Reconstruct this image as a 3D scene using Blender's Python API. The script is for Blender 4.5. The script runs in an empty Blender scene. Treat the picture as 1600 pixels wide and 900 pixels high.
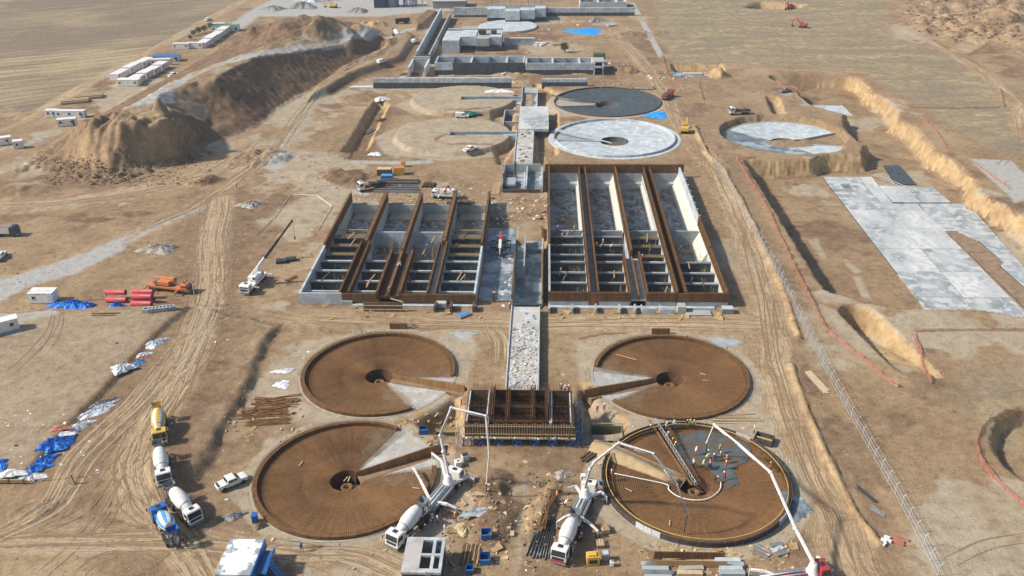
import bpy, bmesh, math, random
import numpy as np
from mathutils import Vector, Matrix
random.seed(7); rng = np.random.default_rng(7)
scene = bpy.context.scene
COL = scene.collection

# ------------------------------------------------------------------ camera
# World axes: X across the works, Y along its main axis (away from the camera), Z up, metres.
F_PX, CAM_H = 1420.0, 97.0
_dy = np.array([55 / F_PX, 730 / F_PX, -1.0]); _dy /= np.linalg.norm(_dy)
_p = np.array([0, -40 / F_PX, -1.0]); _q = np.array([1, -0.008, 0.0])
_dx = -(_q @ _dy) / (_p @ _dy) * _p + _q; _dx /= np.linalg.norm(_dx)
RC = np.stack([_dx, _dy, np.cross(_dx, _dy)])        # world = RC @ camera axes
cam_d = bpy.data.cameras.new('camera'); cam = bpy.data.objects.new('camera', cam_d); COL.objects.link(cam)
cam_d.sensor_width = 36; cam_d.lens = F_PX / 1600 * 36; cam_d.clip_start = 1; cam_d.clip_end = 9000
cam.matrix_world = Matrix.Translation((0, 0, CAM_H)) @ Matrix([list(r) for r in RC]).to_4x4()
scene.camera = cam

# ------------------------------------------------------------------ sky, sun, exposure
SUN_EL = math.radians(39); SUN_DIR = Vector((-0.99, -0.13, 0)).normalized()   # horizontal direction towards the sun
world = bpy.data.worlds.new('World'); scene.world = world; world.use_nodes = True
wn = world.node_tree.nodes; wl = world.node_tree.links
sky = wn.new('ShaderNodeTexSky'); sky.sky_type = 'NISHITA'; sky.sun_disc = False
sky.sun_elevation = SUN_EL; sky.sun_rotation = math.atan2(SUN_DIR.x, SUN_DIR.y)
sky.air_density = 1.0; sky.dust_density = 1.5; sky.ozone_density = 1.0
wn['Background'].inputs[1].default_value = 0.11
wl.new(sky.outputs[0], wn['Background'].inputs[0])
sun_d = bpy.data.lights.new('sun', 'SUN'); sun = bpy.data.objects.new('sun', sun_d); COL.objects.link(sun)
sun_d.energy = 4.3; sun_d.angle = math.radians(3.5); sun_d.color = (1.0, 0.93, 0.82)
_to = Vector((SUN_DIR.x * math.cos(SUN_EL), SUN_DIR.y * math.cos(SUN_EL), math.sin(SUN_EL)))
sun.rotation_euler = _to.to_track_quat('Z', 'Y').to_euler()
scene.view_settings.view_transform = 'Standard'; scene.view_settings.look = 'None'
scene.view_settings.gamma = 1.0; scene.view_settings.use_curve_mapping = False
scene.view_settings.exposure = 0.45
scene.render.engine = 'CYCLES'
scene.cycles.volume_bounces = 0; scene.cycles.max_bounces = 5
HAZE = 0.00015

# ------------------------------------------------------------------ survey helpers
def ray(px, py):
    return RC @ np.array([(px - 800) / F_PX, (450 - py) / F_PX, -1.0])
def W(px, py, z=0.0):
    """ground position at height z of a sighted point"""
    d = ray(px, py); t = (z - CAM_H) / d[2]
    return (t * d[0], t * d[1])
def W3(px, py, z=0.0):
    x, y = W(px, py, z); return (x, y, z)

# ------------------------------------------------------------------ materials
MATS = {}
def srgb(r, g, b):
    return tuple(((c / 255) / 12.92 if c / 255 <= 0.04045 else ((c / 255 + 0.055) / 1.055) ** 2.4) for c in (r, g, b))
def new_mat(name):
    m = bpy.data.materials.new(name); m.use_nodes = True
    MATS[name] = m
    return m, m.node_tree.nodes, m.node_tree.links, m.node_tree.nodes['Principled BSDF']
def N(nt, typ, **kw):
    n = nt.new(typ)
    for k, v in kw.items(): setattr(n, k, v)
    return n
def mat(name, c1, c2=None, scale=1.0, rough=0.8, bump=0.0, bscale=None, metal=0.0, stretch=None, coords='Object', lo=0.35, hi=0.65, detail=6, spec=0.3, c3=None, s3=0.2):
    """two-tone procedural surface: fractal noise between c1 and c2, optional large blotches of c3, bump"""
    m, n, l, b = new_mat(name)
    b.inputs['Roughness'].default_value = rough; b.inputs['Metallic'].default_value = metal
    b.inputs['Specular IOR Level'].default_value = spec
    if c2 is None: c2 = tuple(v * 0.8 for v in c1)
    if coords == 'World':
        tc = n.new('ShaderNodeNewGeometry').outputs['Position']
    else:
        tc = n.new('ShaderNodeTexCoord').outputs['Object']
    src = tc
    if stretch:
        mp = n.new('ShaderNodeMapping'); mp.inputs['Scale'].default_value = stretch
        l.new(tc, mp.inputs[0]); src = mp.outputs[0]
    nz = n.new('ShaderNodeTexNoise'); nz.inputs['Scale'].default_value = scale; nz.inputs['Detail'].default_value = detail
    nz.inputs['Roughness'].default_value = 0.65
    l.new(src, nz.inputs['Vector'])
    mr = n.new('ShaderNodeMapRange'); mr.inputs[1].default_value = lo; mr.inputs[2].default_value = hi
    l.new(nz.outputs[0], mr.inputs[0])
    mx = n.new('ShaderNodeMix'); mx.data_type = 'RGBA'
    mx.inputs[6].default_value = (*c1, 1); mx.inputs[7].default_value = (*c2, 1)
    l.new(mr.outputs[0], mx.inputs[0]); out = mx.outputs[2]
    if c3:
        n2 = n.new('ShaderNodeTexNoise'); n2.inputs['Scale'].default_value = s3; n2.inputs['Detail'].default_value = 5
        l.new(tc, n2.inputs['Vector'])
        r2 = n.new('ShaderNodeMapRange'); r2.inputs[1].default_value = 0.5; r2.inputs[2].default_value = 0.58
        l.new(n2.outputs[0], r2.inputs[0])
        m2 = n.new('ShaderNodeMix'); m2.data_type = 'RGBA'; m2.inputs[7].default_value = (*c3, 1)
        l.new(r2.outputs[0], m2.inputs[0]); l.new(out, m2.inputs[6]); out = m2.outputs[2]
    l.new(out, b.inputs['Base Color'])
    if bump:
        nb = n.new('ShaderNodeTexNoise'); nb.inputs['Scale'].default_value = bscale or scale * 3; nb.inputs['Detail'].default_value = 4
        l.new(src, nb.inputs['Vector'])
        bp = n.new('ShaderNodeBump'); bp.inputs['Strength'].default_value = bump; bp.inputs['Distance'].default_value = 0.06
        l.new(nb.outputs[0], bp.inputs['Height']); l.new(bp.outputs[0], b.inputs['Normal'])
    return m
mat('concrete', (.36, .40, .41), (.22, .26, .275), .5, .85, .25, 4, stretch=(1, 1, .5), coords='World', c3=(.36, .36, .34), s3=.15)
mat('concrete_new', (.54, .58, .60), (.34, .38, .40), .7, .85, .2, 4, coords='World', c3=(.36, .39, .395), s3=.3)
mat('concrete_sun', (.62, .60, .53), (.46, .45, .40), .7, .85, .2, 4, coords='World')  # warm pale copy of concrete with sunlight put into the colour
mat('concrete_wet', (.20, .245, .27), (.085, .11, .125), .35, .45, .2, 3, coords='World', c3=(.35, .38, .39), s3=.2)
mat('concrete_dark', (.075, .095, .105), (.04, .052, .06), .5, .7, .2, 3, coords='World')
mat('wedge', (.46, .46, .43), (.28, .27, .25), .6, .9, .3, 3, coords='World', c3=(.36, .33, .28), s3=.4)
mat('slab_grey', (.40, .42, .42), (.20, .235, .25), .16, .8, .15, 3, coords='World', stretch=(1, .5, 1), lo=.4, hi=.62, detail=9, c3=(.48, .48, .46), s3=.4)
mat('slab', (.56, .57, .56), (.23, .27, .29), .1, .8, .15, 3, coords='World', stretch=(1, .5, 1), lo=.4, hi=.62, detail=9, c3=(.46, .45, .42), s3=.6)
mat('roof_stained', (.66, .68, .69), (.25, .29, .31), .22, .8, .15, 3, coords='World', lo=.47, hi=.5, detail=4)
mat('thin_mat', (.235, .165, .10), (.15, .09, .045), .9, .9, .3, 4, coords='World', c3=(.26, .195, .13), s3=.35)
mat('slab_messy', (.52, .52, .50), (.33, .32, .30), .5, .85, .5, 2.5, coords='World', c3=(.42, .40, .36), s3=.3)
mat('basin_floor', (.33, .385, .41), (.12, .145, .16), .3, .6, .3, 2, coords='World', c3=(.20, .16, .13), s3=.22)
mat('blinding', (.40, .36, .29), (.30, .26, .205), .8, .9, .3, 3, coords='World')
mat('rust', (.21, .115, .048), (.10, .052, .023), 1.2, .9, .35, 5, coords='World', stretch=(1, 1, .12))
mat('rust_lit', (.36, .22, .10), (.22, .12, .05), 1.2, .9, .3, 5, coords='World', stretch=(1, 1, .12))  # lighter copy of rust, sunlight on the trench walls put into the colour
mat('rust_bar', (.30, .155, .06), (.15, .075, .03), 2.0, .85, 0)
mat('rust_dark', (.11, .055, .028), (.06, .033, .02), 1.5, .9, .3, 5, coords='World')
mat('timber', (.42, .28, .14), (.26, .17, .09), 2.0, .85, .2, 6)
mat('timber_pale', (.56, .45, .29), (.40, .31, .19), 2.0, .85, .2, 6)
mat('timber_dark', (.14, .09, .055), (.08, .055, .035), 2.0, .85, .2, 6)
mat('plywood', (.40, .27, .13), (.26, .17, .085), 1.2, .7, .1, 4, coords='World')
mat('form_yellow', (.55, .42, .13), (.38, .29, .12), 2, .6)
mat('form_panel', (.05, .045, .045), (.10, .08, .07), 1.5, .5)
mat('form_green', (.13, .14, .075), (.085, .09, .055), 1, .7)
mat('scaffold_blue', (.03, .12, .32), (.02, .08, .22), 3, .5)
mat('steel_grey', (.30, .31, .32), (.20, .21, .22), 2, .5, metal=.4)
mat('steel_dark', (.045, .047, .05), (.025, .026, .028), 2, .5)
mat('galvanised', (.62, .63, .64), (.48, .49, .50), 3, .5, metal=.2)
mat('white_paint', (.78, .78, .77), (.60, .55, .48), 1.6, .45, spec=.5)
mat('white_dusty', (.70, .68, .63), (.55, .51, .45), 1.5, .6)
mat('cream_paint', (.72, .66, .50), (.60, .55, .42), 1.2, .5)
mat('blue_paint', (.02, .14, .42), (.015, .10, .32), 2, .4, spec=.5)
mat('blue_light', (.08, .32, .62), (.06, .24, .5), 2, .5)
mat('red_paint', (.42, .045, .05), (.32, .04, .045), 2, .4, spec=.5)
mat('maroon_pipe', (.42, .06, .07), (.32, .045, .055), 2, .5, spec=.4)
mat('orange_paint', (.58, .20, .07), (.44, .16, .07), 2, .5)
mat('yellow_paint', (.64, .42, .07), (.52, .34, .07), 2, .45)
mat('green_paint', (.03, .20, .12), (.025, .15, .09), 2, .6)
mat('navy_paint', (.03, .05, .09), (.02, .035, .07), 2, .6)
mat('tyre', (.022, .021, .020), (.05, .045, .04), 4, .9)
mat('hub', (.35, .34, .32), (.2, .19, .18), 4, .6, metal=.5)
mat('glass', (.02, .03, .035), (.03, .04, .045), 2, .08, spec=.8)
mat('lamp_glass', (.8, .8, .75), (.7, .7, .65), 4, .2, spec=.8)
mat('tarp_blue', (.015, .17, .62), (.01, .12, .45), 1.5, .5, .5, 3, c3=(.05, .27, .72), s3=1.2)
mat('tarp_bright', (.02, .32, .78), (.015, .26, .66), .8, .5, .5, 2)
mat('tarp_white', (.78, .79, .79), (.60, .61, .61), 1.5, .6, .5, 3)
mat('net_orange', (.44, .175, .125), (.36, .145, .10), 1.5, .7)
mat('hose', (.03, .03, .03), (.05, .05, .05), 3, .7)
mat('hose_white', (.75, .75, .72), (.62, .62, .6), 3, .6)
mat('pipe_black', (.03, .033, .04), (.05, .052, .06), 3, .35, spec=.5)
mat('spoil', (.30, .21, .13), (.19, .13, .08), .6, .95, .6, 3, coords='World')
mat('spoil_dark', (.17, .115, .075), (.11, .075, .05), .6, .95, .6, 3, coords='World')
mat('spoil_tan', (.50, .37, .21), (.38, .27, .15), .8, .95, .6, 3, coords='World')
mat('rubble', (.42, .38, .32), (.27, .24, .20), 1.5, .9, .5, 4)
mat('stone_grey', (.30, .30, .29), (.20, .20, .20), 1.5, .9, .5, 4)
mat('leaf', (.07, .085, .035), (.045, .055, .025), 2, .9)
mat('bark', (.14, .10, .07), (.10, .07, .05), 3, .9)
mat('wet_concrete', (.11, .125, .125), (.065, .08, .082), .8, .35, .4, 3, coords='World', c3=(.13, .085, .05), s3=.45)
mat('skin', (.42, .24, .16), (.38, .21, .14), 4, .6)
mat('cloth_dark', (.04, .045, .06), (.03, .035, .05), 4, .9)
mat('cloth_blue', (.05, .10, .22), (.04, .08, .17), 4, .9)
mat('cloth_grey', (.22, .22, .23), (.16, .16, .17), 4, .9)
mat('cloth_white', (.72, .72, .70), (.62, .62, .6), 4, .9)
mat('cloth_orange', (.70, .20, .07), (.58, .17, .06), 4, .8)
mat('cloth_red', (.60, .06, .05), (.5, .05, .04), 4, .8)
mat('cloth_lime', (.45, .55, .16), (.38, .47, .14), 4, .8)
mat('hat_white', (.80, .80, .78), (.75, .75, .72), 4, .4)
mat('hat_yellow', (.80, .60, .05), (.75, .55, .05), 4, .4)
mat('hat_blue', (.05, .18, .55), (.04, .15, .48), 4, .4)

# ------------------------------------------------------------------ mesh builder
class MB:
    def __init__(s): s.v = []; s.f = []
    def add(s, vs, fs):
        o = len(s.v); s.v.extend([tuple(map(float, p)) for p in vs]); s.f.extend([tuple(i + o for i in f) for f in fs]); return s
    def box(s, c, d, rz=0.0, rx=0.0, ry=0.0):
        hx, hy, hz = d[0] / 2, d[1] / 2, d[2] / 2
        vs = [Vector((x, y, z)) for z in (-hz, hz) for x, y in ((-hx, -hy), (hx, -hy), (hx, hy), (-hx, hy))]
        if rz or rx or ry:
            M = Matrix.Rotation(rz, 3, 'Z') @ Matrix.Rotation(ry, 3, 'Y') @ Matrix.Rotation(rx, 3, 'X')
            vs = [M @ v for v in vs]
        return s.add([(v.x + c[0], v.y + c[1], v.z + c[2]) for v in vs], [(3, 2, 1, 0), (4, 5, 6, 7), (0, 1, 5, 4), (1, 2, 6, 5), (2, 3, 7, 6), (3, 0, 4, 7)])
    def b2(s, x0, x1, y0, y1, z0, z1):
        return s.box(((x0 + x1) / 2, (y0 + y1) / 2, (z0 + z1) / 2), (x1 - x0, y1 - y0, z1 - z0))
    def beam(s, a, b, w, h=None, up=(0, 0, 1)):
        h = h or w; a = Vector(a); b = Vector(b); d = b - a
        if d.length < 1e-6: return s
        d.normalize(); u = Vector(up)
        if abs(d.dot(u)) > .98: u = Vector((1, 0, 0))
        r = d.cross(u).normalized(); u2 = r.cross(d)
        vs = [p + r * (i * w / 2) + u2 * (j * h / 2) for p in (a, b) for i, j in ((-1, -1), (1, -1), (1, 1), (-1, 1))]
        return s.add(vs, [(0, 1, 2, 3), (7, 6, 5, 4), (0, 4, 5, 1), (1, 5, 6, 2), (2, 6, 7, 3), (3, 7, 4, 0)])
    def tube(s, path, r, n=6, cap=True, r1=None):
        path = [Vector(p) for p in path]; k = len(path); rings = []
        for i, p in enumerate(path):
            d = (path[min(i + 1, k - 1)] - path[max(i - 1, 0)])
            d = d.normalized() if d.length > 1e-9 else Vector((0, 0, 1))
            u = Vector((0, 0, 1)) if abs(d.z) < .95 else Vector((1, 0, 0))
            a = d.cross(u).normalized(); b = a.cross(d)
            rr = r if r1 is None else r + (r1 - r) * i / max(1, k - 1)
            rings.append([p + a * (rr * math.cos(t)) + b * (rr * math.sin(t)) for t in [2 * math.pi * j / n for j in range(n)]])
        vs = [v for g in rings for v in g]; fs = []
        for i in range(k - 1):
            for j in range(n):
                fs.append((i * n + j, i * n + (j + 1) % n, (i + 1) * n + (j + 1) % n, (i + 1) * n + j))
        if cap and n > 2:
            fs.append(tuple(range(n))[::-1]); fs.append(tuple((k - 1) * n + j for j in range(n)))
        return s.add(vs, fs)
    def lathe(s, prof, n=24, axis='z', c=(0, 0, 0), cap=True):
        """profile of (t, r) along an axis"""
        vs = []; fs = []; k = len(prof)
        for t, r in prof:
            for j in range(n):
                a = 2 * math.pi * j / n; p = (r * math.cos(a), r * math.sin(a))
                q = (p[0], p[1], t) if axis == 'z' else ((t, p[0], p[1]) if axis == 'x' else (p[0], t, p[1]))
                vs.append((q[0] + c[0], q[1] + c[1], q[2] + c[2]))
        for i in range(k - 1):
            for j in range(n):
                fs.append((i * n + j, i * n + (j + 1) % n, (i + 1) * n + (j + 1) % n, (i + 1) * n + j))
        if cap: fs.append(tuple(range(n))[::-1]); fs.append(tuple((k - 1) * n + j for j in range(n)))
        return s.add(vs, fs)
    def prism(s, poly, z0, z1):
        k = len(poly); vs = [(p[0], p[1], z0) for p in poly] + [(p[0], p[1], z1) for p in poly]
        return s.add(vs, [tuple(range(k))[::-1], tuple(range(k, 2 * k))] + [(i, (i + 1) % k, k + (i + 1) % k, k + i) for i in range(k)])
    def xprism(s, prof, y0, y1):
        """side outline (x, z) extruded across y"""
        k = len(prof); vs = [(p[0], y0, p[1]) for p in prof] + [(p[0], y1, p[1]) for p in prof]
        return s.add(vs, [tuple(range(k)), tuple(range(k, 2 * k))[::-1]] + [(i, k + i, k + (i + 1) % k, (i + 1) % k) for i in range(k)])
    def mesh(s, name, m, smooth=False):
        me = bpy.data.meshes.new(name); me.from_pydata(s.v, [], s.f); me.update()
        if m: me.materials.append(MATS[m])
        if smooth: me.polygons.foreach_set('use_smooth', [True] * len(me.polygons))
        bm = bmesh.new(); bm.from_mesh(me); bmesh.ops.recalc_face_normals(bm, faces=bm.faces); bm.to_mesh(me); bm.free()
        return me
    def build(s, name, m, parent=None, smooth=False, bevel=0.0, loc=(0, 0, 0), rz=0.0):
        o = bpy.data.objects.new(name, s.mesh(name, m, smooth)); COL.objects.link(o)
        o.location = loc; o.rotation_euler = (0, 0, rz)
        if parent: o.parent = parent
        if bevel:
            md = o.modifiers.new('bevel', 'BEVEL'); md.width = bevel; md.segments = 2; md.limit_method = 'ANGLE'
        return o
def tag(o, label=None, cat=None, group=None, kind=None):
    if label: o['label'] = label
    if cat: o['category'] = cat
    if group: o['group'] = group
    if kind: o['kind'] = kind
    return o
def thing(name, label, cat, loc=(0, 0, 0), rz=0.0, group=None):
    o = bpy.data.objects.new(name, None); COL.objects.link(o); o.empty_display_size = .5
    o.location = loc; o.rotation_euler = (0, 0, rz)
    return tag(o, label, cat, group, 'thing')
def inst(name, me, parent, loc=(0, 0, 0), rz=0.0, rot=None, m=None, scale=None):
    o = bpy.data.objects.new(name, me); COL.objects.link(o); o.parent = parent; o.location = loc
    o.rotation_euler = rot if rot else (0, 0, rz)
    if scale: o.scale = scale
    if m:
        o.material_slots[0].link = 'OBJECT'; o.material_slots[0].material = MATS[m]
    return o
def copy_thing(root, loc, rz, label, group=None):
    r = root.copy(); COL.objects.link(r); r.location = loc; r.rotation_euler = (0, 0, rz); r['label'] = label
    if group: r['group'] = group
    for ch in list(root.children):
        c = ch.copy(); COL.objects.link(c); c.parent = r
        for g in list(ch.children):
            d = g.copy(); COL.objects.link(d); d.parent = c
    return r
# ------------------------------------------------------------------ terrain
def spaced(segs):
    out = [segs[0][0]]
    for a, b, st in segs:
        n = max(1, int(round((b - a) / st))); out += list(np.linspace(a, b, n + 1)[1:])
    return np.array(out)
GX = spaced([(-2400, -800, 200), (-800, -420, 20), (-420, -220, 2.0), (-220, -180, 1.0), (-180, -110, .6), (-110, 110, .5), (110, 220, 1.0), (220, 400, 2.0), (400, 800, 20), (800, 2400, 200)])
GY = spaced([(20, 80, 4), (80, 300, .5), (300, 460, .9), (460, 620, 1.6), (620, 1000, 12), (1000, 4500, 250)])
TX, TY = np.meshgrid(GX, GY)
def vnoise(x, y, seed=0):
    xi = np.floor(x).astype(np.int64); yi = np.floor(y).astype(np.int64); fx = x - xi; fy = y - yi
    fx = fx * fx * (3 - 2 * fx); fy = fy * fy * (3 - 2 * fy)
    def h(a, b):
        n = (a * 374761393 + b * 668265263 + seed * 974711) & 0x7fffffff
        n = ((n ^ (n >> 13)) * 1274126177) & 0x7fffffff
        return ((n ^ (n >> 16)) & 0xffff) / 65535.0
    return (h(xi, yi) * (1 - fx) + h(xi + 1, yi) * fx) * (1 - fy) + (h(xi, yi + 1) * (1 - fx) + h(xi + 1, yi + 1) * fx) * fy
def fbm(x, y, sc, octs=4, seed=0):
    t = 0; a = 1; s = 0
    for i in range(octs):
        t = t + a * (vnoise(x / sc, y / sc, seed + i) - .5); s += a; a *= .5; sc *= .5
    return t / s * 2
def sstep(t):
    t = np.clip(t, 0, 1); return t * t * (3 - 2 * t)
def box_of(pts, pad):
    p = np.array(pts); x0, y0 = p.min(0) - pad; x1, y1 = p.max(0) + pad
    i0, i1 = np.searchsorted(GX, [x0, x1]); j0, j1 = np.searchsorted(GY, [y0, y1])
    return slice(j0, j1), slice(i0, i1)
def seg_dist(X, Y, pts, closed):
    p = np.array(pts, float); n = len(p); best = np.full(X.shape, 1e9)
    for i in range(n if closed else n - 1):
        a = p[i]; b = p[(i + 1) % n]; d = b - a; L = d @ d + 1e-12
        t = np.clip(((X - a[0]) * d[0] + (Y - a[1]) * d[1]) / L, 0, 1)
        best = np.minimum(best, (X - a[0] - t * d[0]) ** 2 + (Y - a[1] - t * d[1]) ** 2)
    return np.sqrt(best)
def inside(X, Y, pts):
    p = np.array(pts, float); n = len(p); r = np.zeros(X.shape, bool)
    for i in range(n):
        x0, y0 = p[i]; x1, y1 = p[(i + 1) % n]
        if y0 == y1: continue
        c = ((y0 > Y) != (y1 > Y)) & (X < (x1 - x0) * (Y - y0) / (y1 - y0) + x0)
        r ^= c
    return r
def sdist(X, Y, pts):                      # positive inside
    d = seg_dist(X, Y, pts, True); return np.where(inside(X, Y, pts), d, -d)
def PP(l, z=0.0): return [W(a, b, z) for a, b in l]

TZ = fbm(TX, TY, 22, 4, 3) * .22 + fbm(TX, TY, 3.0, 3, 11) * .07
masks = {k: np.zeros(TX.shape, np.float32) for k in ('road', 'gravel', 'grass', 'dark', 'tan', 'pale', 'field', 'rough')}
FU, FV = TX * .35 + 0, TY * 1.0
FU = FU.copy(); FV = FV.copy(); best_road = np.full(TX.shape, 1e9)

def paint(k, pts, soft=2.0, val=1.0, z=0.0, world=False, mode='max'):
    P = pts if world else PP(pts, z); sl = box_of(P, soft)
    d = sdist(TX[sl], TY[sl], P); m = sstep(d / soft * .5 + .5) * val
    masks[k][sl] = np.maximum(masks[k][sl], m) if mode == 'max' else masks[k][sl] * (1 - m)
def stroke(k, pts, width, soft=1.0, val=1.0, z=0.0, world=False):
    P = pts if world else PP(pts, z); sl = box_of(P, width + soft)
    d = seg_dist(TX[sl], TY[sl], P, False); m = sstep((width / 2 - d) / soft * .5 + .5) * val
    masks[k][sl] = np.maximum(masks[k][sl], m)
def flow(pts, width, z=0.0, seed=0.0):
    P = np.array(PP(pts, z)); sl = box_of(P, width); X, Y = TX[sl], TY[sl]; s0 = 0.0
    for i in range(len(P) - 1):
        a, b = P[i], P[i + 1]; d = b - a; L = np.hypot(*d); t = ((X - a[0]) * d[0] + (Y - a[1]) * d[1]) / L ** 2
        tc = np.clip(t, 0, 1); D = np.hypot(X - a[0] - tc * d[0], Y - a[1] - tc * d[1])
        u = ((X - a[0]) * -d[1] + (Y - a[1]) * d[0]) / L
        ok = (D < best_road[sl]) & (D < width)
        FU[sl][ok] = (u + seed)[ok]; FV[sl][ok] = (s0 + tc * L)[ok]; best_road[sl][ok] = D[ok]; s0 += L
def raise_poly(pts, h, w, z=0.0, world=False, noise=0.0):
    P = pts if world else PP(pts, z); sl = box_of(P, 1)
    d = sdist(TX[sl], TY[sl], P) + (fbm(TX[sl], TY[sl], 5, 3, 21) * noise if noise else 0)
    TZ[sl] += h * sstep(d / w)
def carve(pts, depth, w, world=False, noise=.5, z=None, lobes=0.0):
    """excavation with a floor of the given outline (sighted at floor level) and battered sides of width w"""
    P = pts if world else PP(pts, -depth if z is None else z); sl = box_of(P, w + 2)
    X, Y = TX[sl], TY[sl]
    d = -sdist(X, Y, P) + fbm(X, Y, 4, 3, 33) * noise
    if lobes: d = d - lobes * np.abs(np.sin(Y * .085 + X * .03)) ** .6 * sstep((X - 82 - (300 - Y) * .12) / 8) * (d > -1)
    d = d + (np.abs(fbm(X * 1.3, Y * 1.3, 1.8, 3, 35)) * 1.0 - .2) * np.clip(w / 3, 0, 1)
    t = np.clip(d / w, 0, 1)
    TZ[sl] = np.where(t < 1, TZ[sl] * t - depth * (1 - t) + (1 - t) * fbm(X, Y, 6, 2, 5) * .1, TZ[sl])
    side = (t > 0.02) & (t < 1.0)
    masks['tan'][sl] = np.maximum(masks['tan'][sl], np.where(side, .9, 0)); return P
def heap(px, py, rx, ry, h, rz=0.0, k='dark', val=.8, seed=5):
    x, y = W(px, py); sl = box_of([(x, y)], max(rx, ry) * 1.6); X, Y = TX[sl] - x, TY[sl] - y
    c, s = math.cos(rz), math.sin(rz); a = (X * c + Y * s) / rx; b = (-X * s + Y * c) / ry
    r = np.sqrt(a * a + b * b) + fbm(TX[sl], TY[sl], 3.5, 3, seed) * .35
    m = np.clip(1 - r, 0, 1); TZ[sl] += h * np.minimum(m * 1.5, 1) * (.8 + .4 * fbm(TX[sl], TY[sl], 2, 3, seed + 1))
    if k: masks[k][sl] = np.maximum(masks[k][sl], sstep(m * 5) * val)
def berm(pts, h, w, k='tan', val=1.0):
    P = PP(pts); sl = box_of(P, w * 2); d = seg_dist(TX[sl], TY[sl], P, False) + fbm(TX[sl], TY[sl], 4, 4, 9) * .7
    m = np.clip(1 - d / w, 0, 1); TZ[sl] += h * np.minimum(m * 1.4, 1)
    if k: masks[k][sl] = np.maximum(masks[k][sl], sstep(m * 3) * val)

# --- the great spoil heap on the left, 14 m high, with a haul road along its crest
HH = 14.0
CREST = [(345, 113, 14), (400, 89, 14), (450, 81, 12), (500, 74, 9.5), (545, 69, 6.5), (588, 65, 3.5)]
toe = PP([(8, 274), (60, 264), (110, 282), (170, 292), (235, 268), (290, 252), (345, 222), (398, 200), (440, 171), (490, 141), (560, 109), (603, 94), (628, 70), (604, 48), (560, 36), (470, 27), (420, 30), (388, 52), (318, 88), (205, 152), (120, 198)])
top = PP([(192, 172), (222, 186), (250, 182), (285, 160), (312, 146)], HH) + [W(*p) for p in CREST + [(585, 60, 3.5), (545, 58, 6.5), (500, 58, 9.5), (450, 66, 12)]] + PP([(400, 76), (350, 94), (275, 126)], HH)
_cx = [W(*p)[0] for p in CREST]; HX = np.interp(TX, _cx, [p[2] for p in CREST])
sl = box_of(toe, 3); X, Y = TX[sl], TY[sl]
wob = fbm(X, Y, 14, 4, 41) * 2.6
dt = sdist(X, Y, toe) + wob; dp = -(sdist(X, Y, top) + wob * .6)
t = np.clip(dt, 0, None) / (np.clip(dt, 0, None) + np.clip(dp, 0, None) + 1e-6)
front = sstep((300 - Y) / 25)                       # dug, cliff-like face towards the camera
tt = t * (1 - front * .8) + sstep((t - .28) / .34) * front * .8
rid = 1 - np.abs(fbm(X * 1.2 + fbm(X, Y, 7, 2, 45) * 2, Y * .22, 4.5, 4, 43)) * 2.2
gul = 1 + front * (.12 * rid - .06) * np.where((t > .12) & (t < .95), 1, 0) + front * .12 * fbm(X, Y * .25, 5, 4, 44) * np.where((t > .1) & (t < .98), 1, 0)
hz = HX[sl] * np.clip(tt * gul, 0, 1.06)
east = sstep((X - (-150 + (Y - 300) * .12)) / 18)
furrow = np.abs(np.sin((X * .45 + Y * .75) * 1.1 + fbm(X, Y, 9, 2, 46) * 2)) * .3
hz = hz - furrow * np.where((t > .05) & (t < .97), 1, 0) * (1 - front) + np.where(t > 0, fbm(X, Y, 6, 5, 47) * .45 + fbm(X, Y, 1.8, 3, 48) * (.35 + front * .55), 0)
TZ[sl] += np.where(t > 0, hz, 0)
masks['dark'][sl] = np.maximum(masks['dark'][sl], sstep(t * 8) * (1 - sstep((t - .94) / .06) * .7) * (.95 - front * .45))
masks['tan'][sl] = np.maximum(masks['tan'][sl], front * sstep((t - .2) * 6) * sstep((.97 - t) * 8) * sstep(.35 + fbm(X, Y, 7, 3, 49) * 1.2) * .55)
# broken clods below the dug face
tm = (t > 0) & (t < .35); TZ[sl] += np.where(tm, front * np.abs(fbm(X, Y, 3.0, 4, 52)) * 1.6, 0)
heap(251, 196, 3.6, 2.6, 0, k=None)
x, y = W(251, 176, HH); s2 = box_of([(x, y)], 8); rr = np.hypot((TX[s2] - x) / 2.6, (TY[s2] - y) / 2.0); TZ[s2] += 5.0 * np.clip(1.15 - rr, 0, 1)
# the bay dug into its flank
x, y = W(330, 190, 4); s2 = box_of([(x, y)], 22); rr = np.hypot((TX[s2] - x) / 15, (TY[s2] - y) / 19) + fbm(TX[s2], TY[s2], 6, 3, 53) * .15
TZ[s2] -= np.clip(1 - rr, 0, 1) * np.clip(TZ[s2] - .3, 0, None) * .85
# upper humps behind the haul road
for hx, hy, ra, rb, hh in ((455, 58, 26, 20, 6), (415, 50, 22, 18, 5), (525, 55, 20, 14, 6), (578, 47, 11, 9, 5)):
    x, y = W(hx, hy, 9); s2 = box_of([(x, y)], ra * 1.4); rr = np.hypot((TX[s2] - x) / ra, (TY[s2] - y) / rb) + fbm(TX[s2], TY[s2], 8, 3, 57) * .3
    TZ[s2] += hh * sstep(1.1 - rr)
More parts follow.
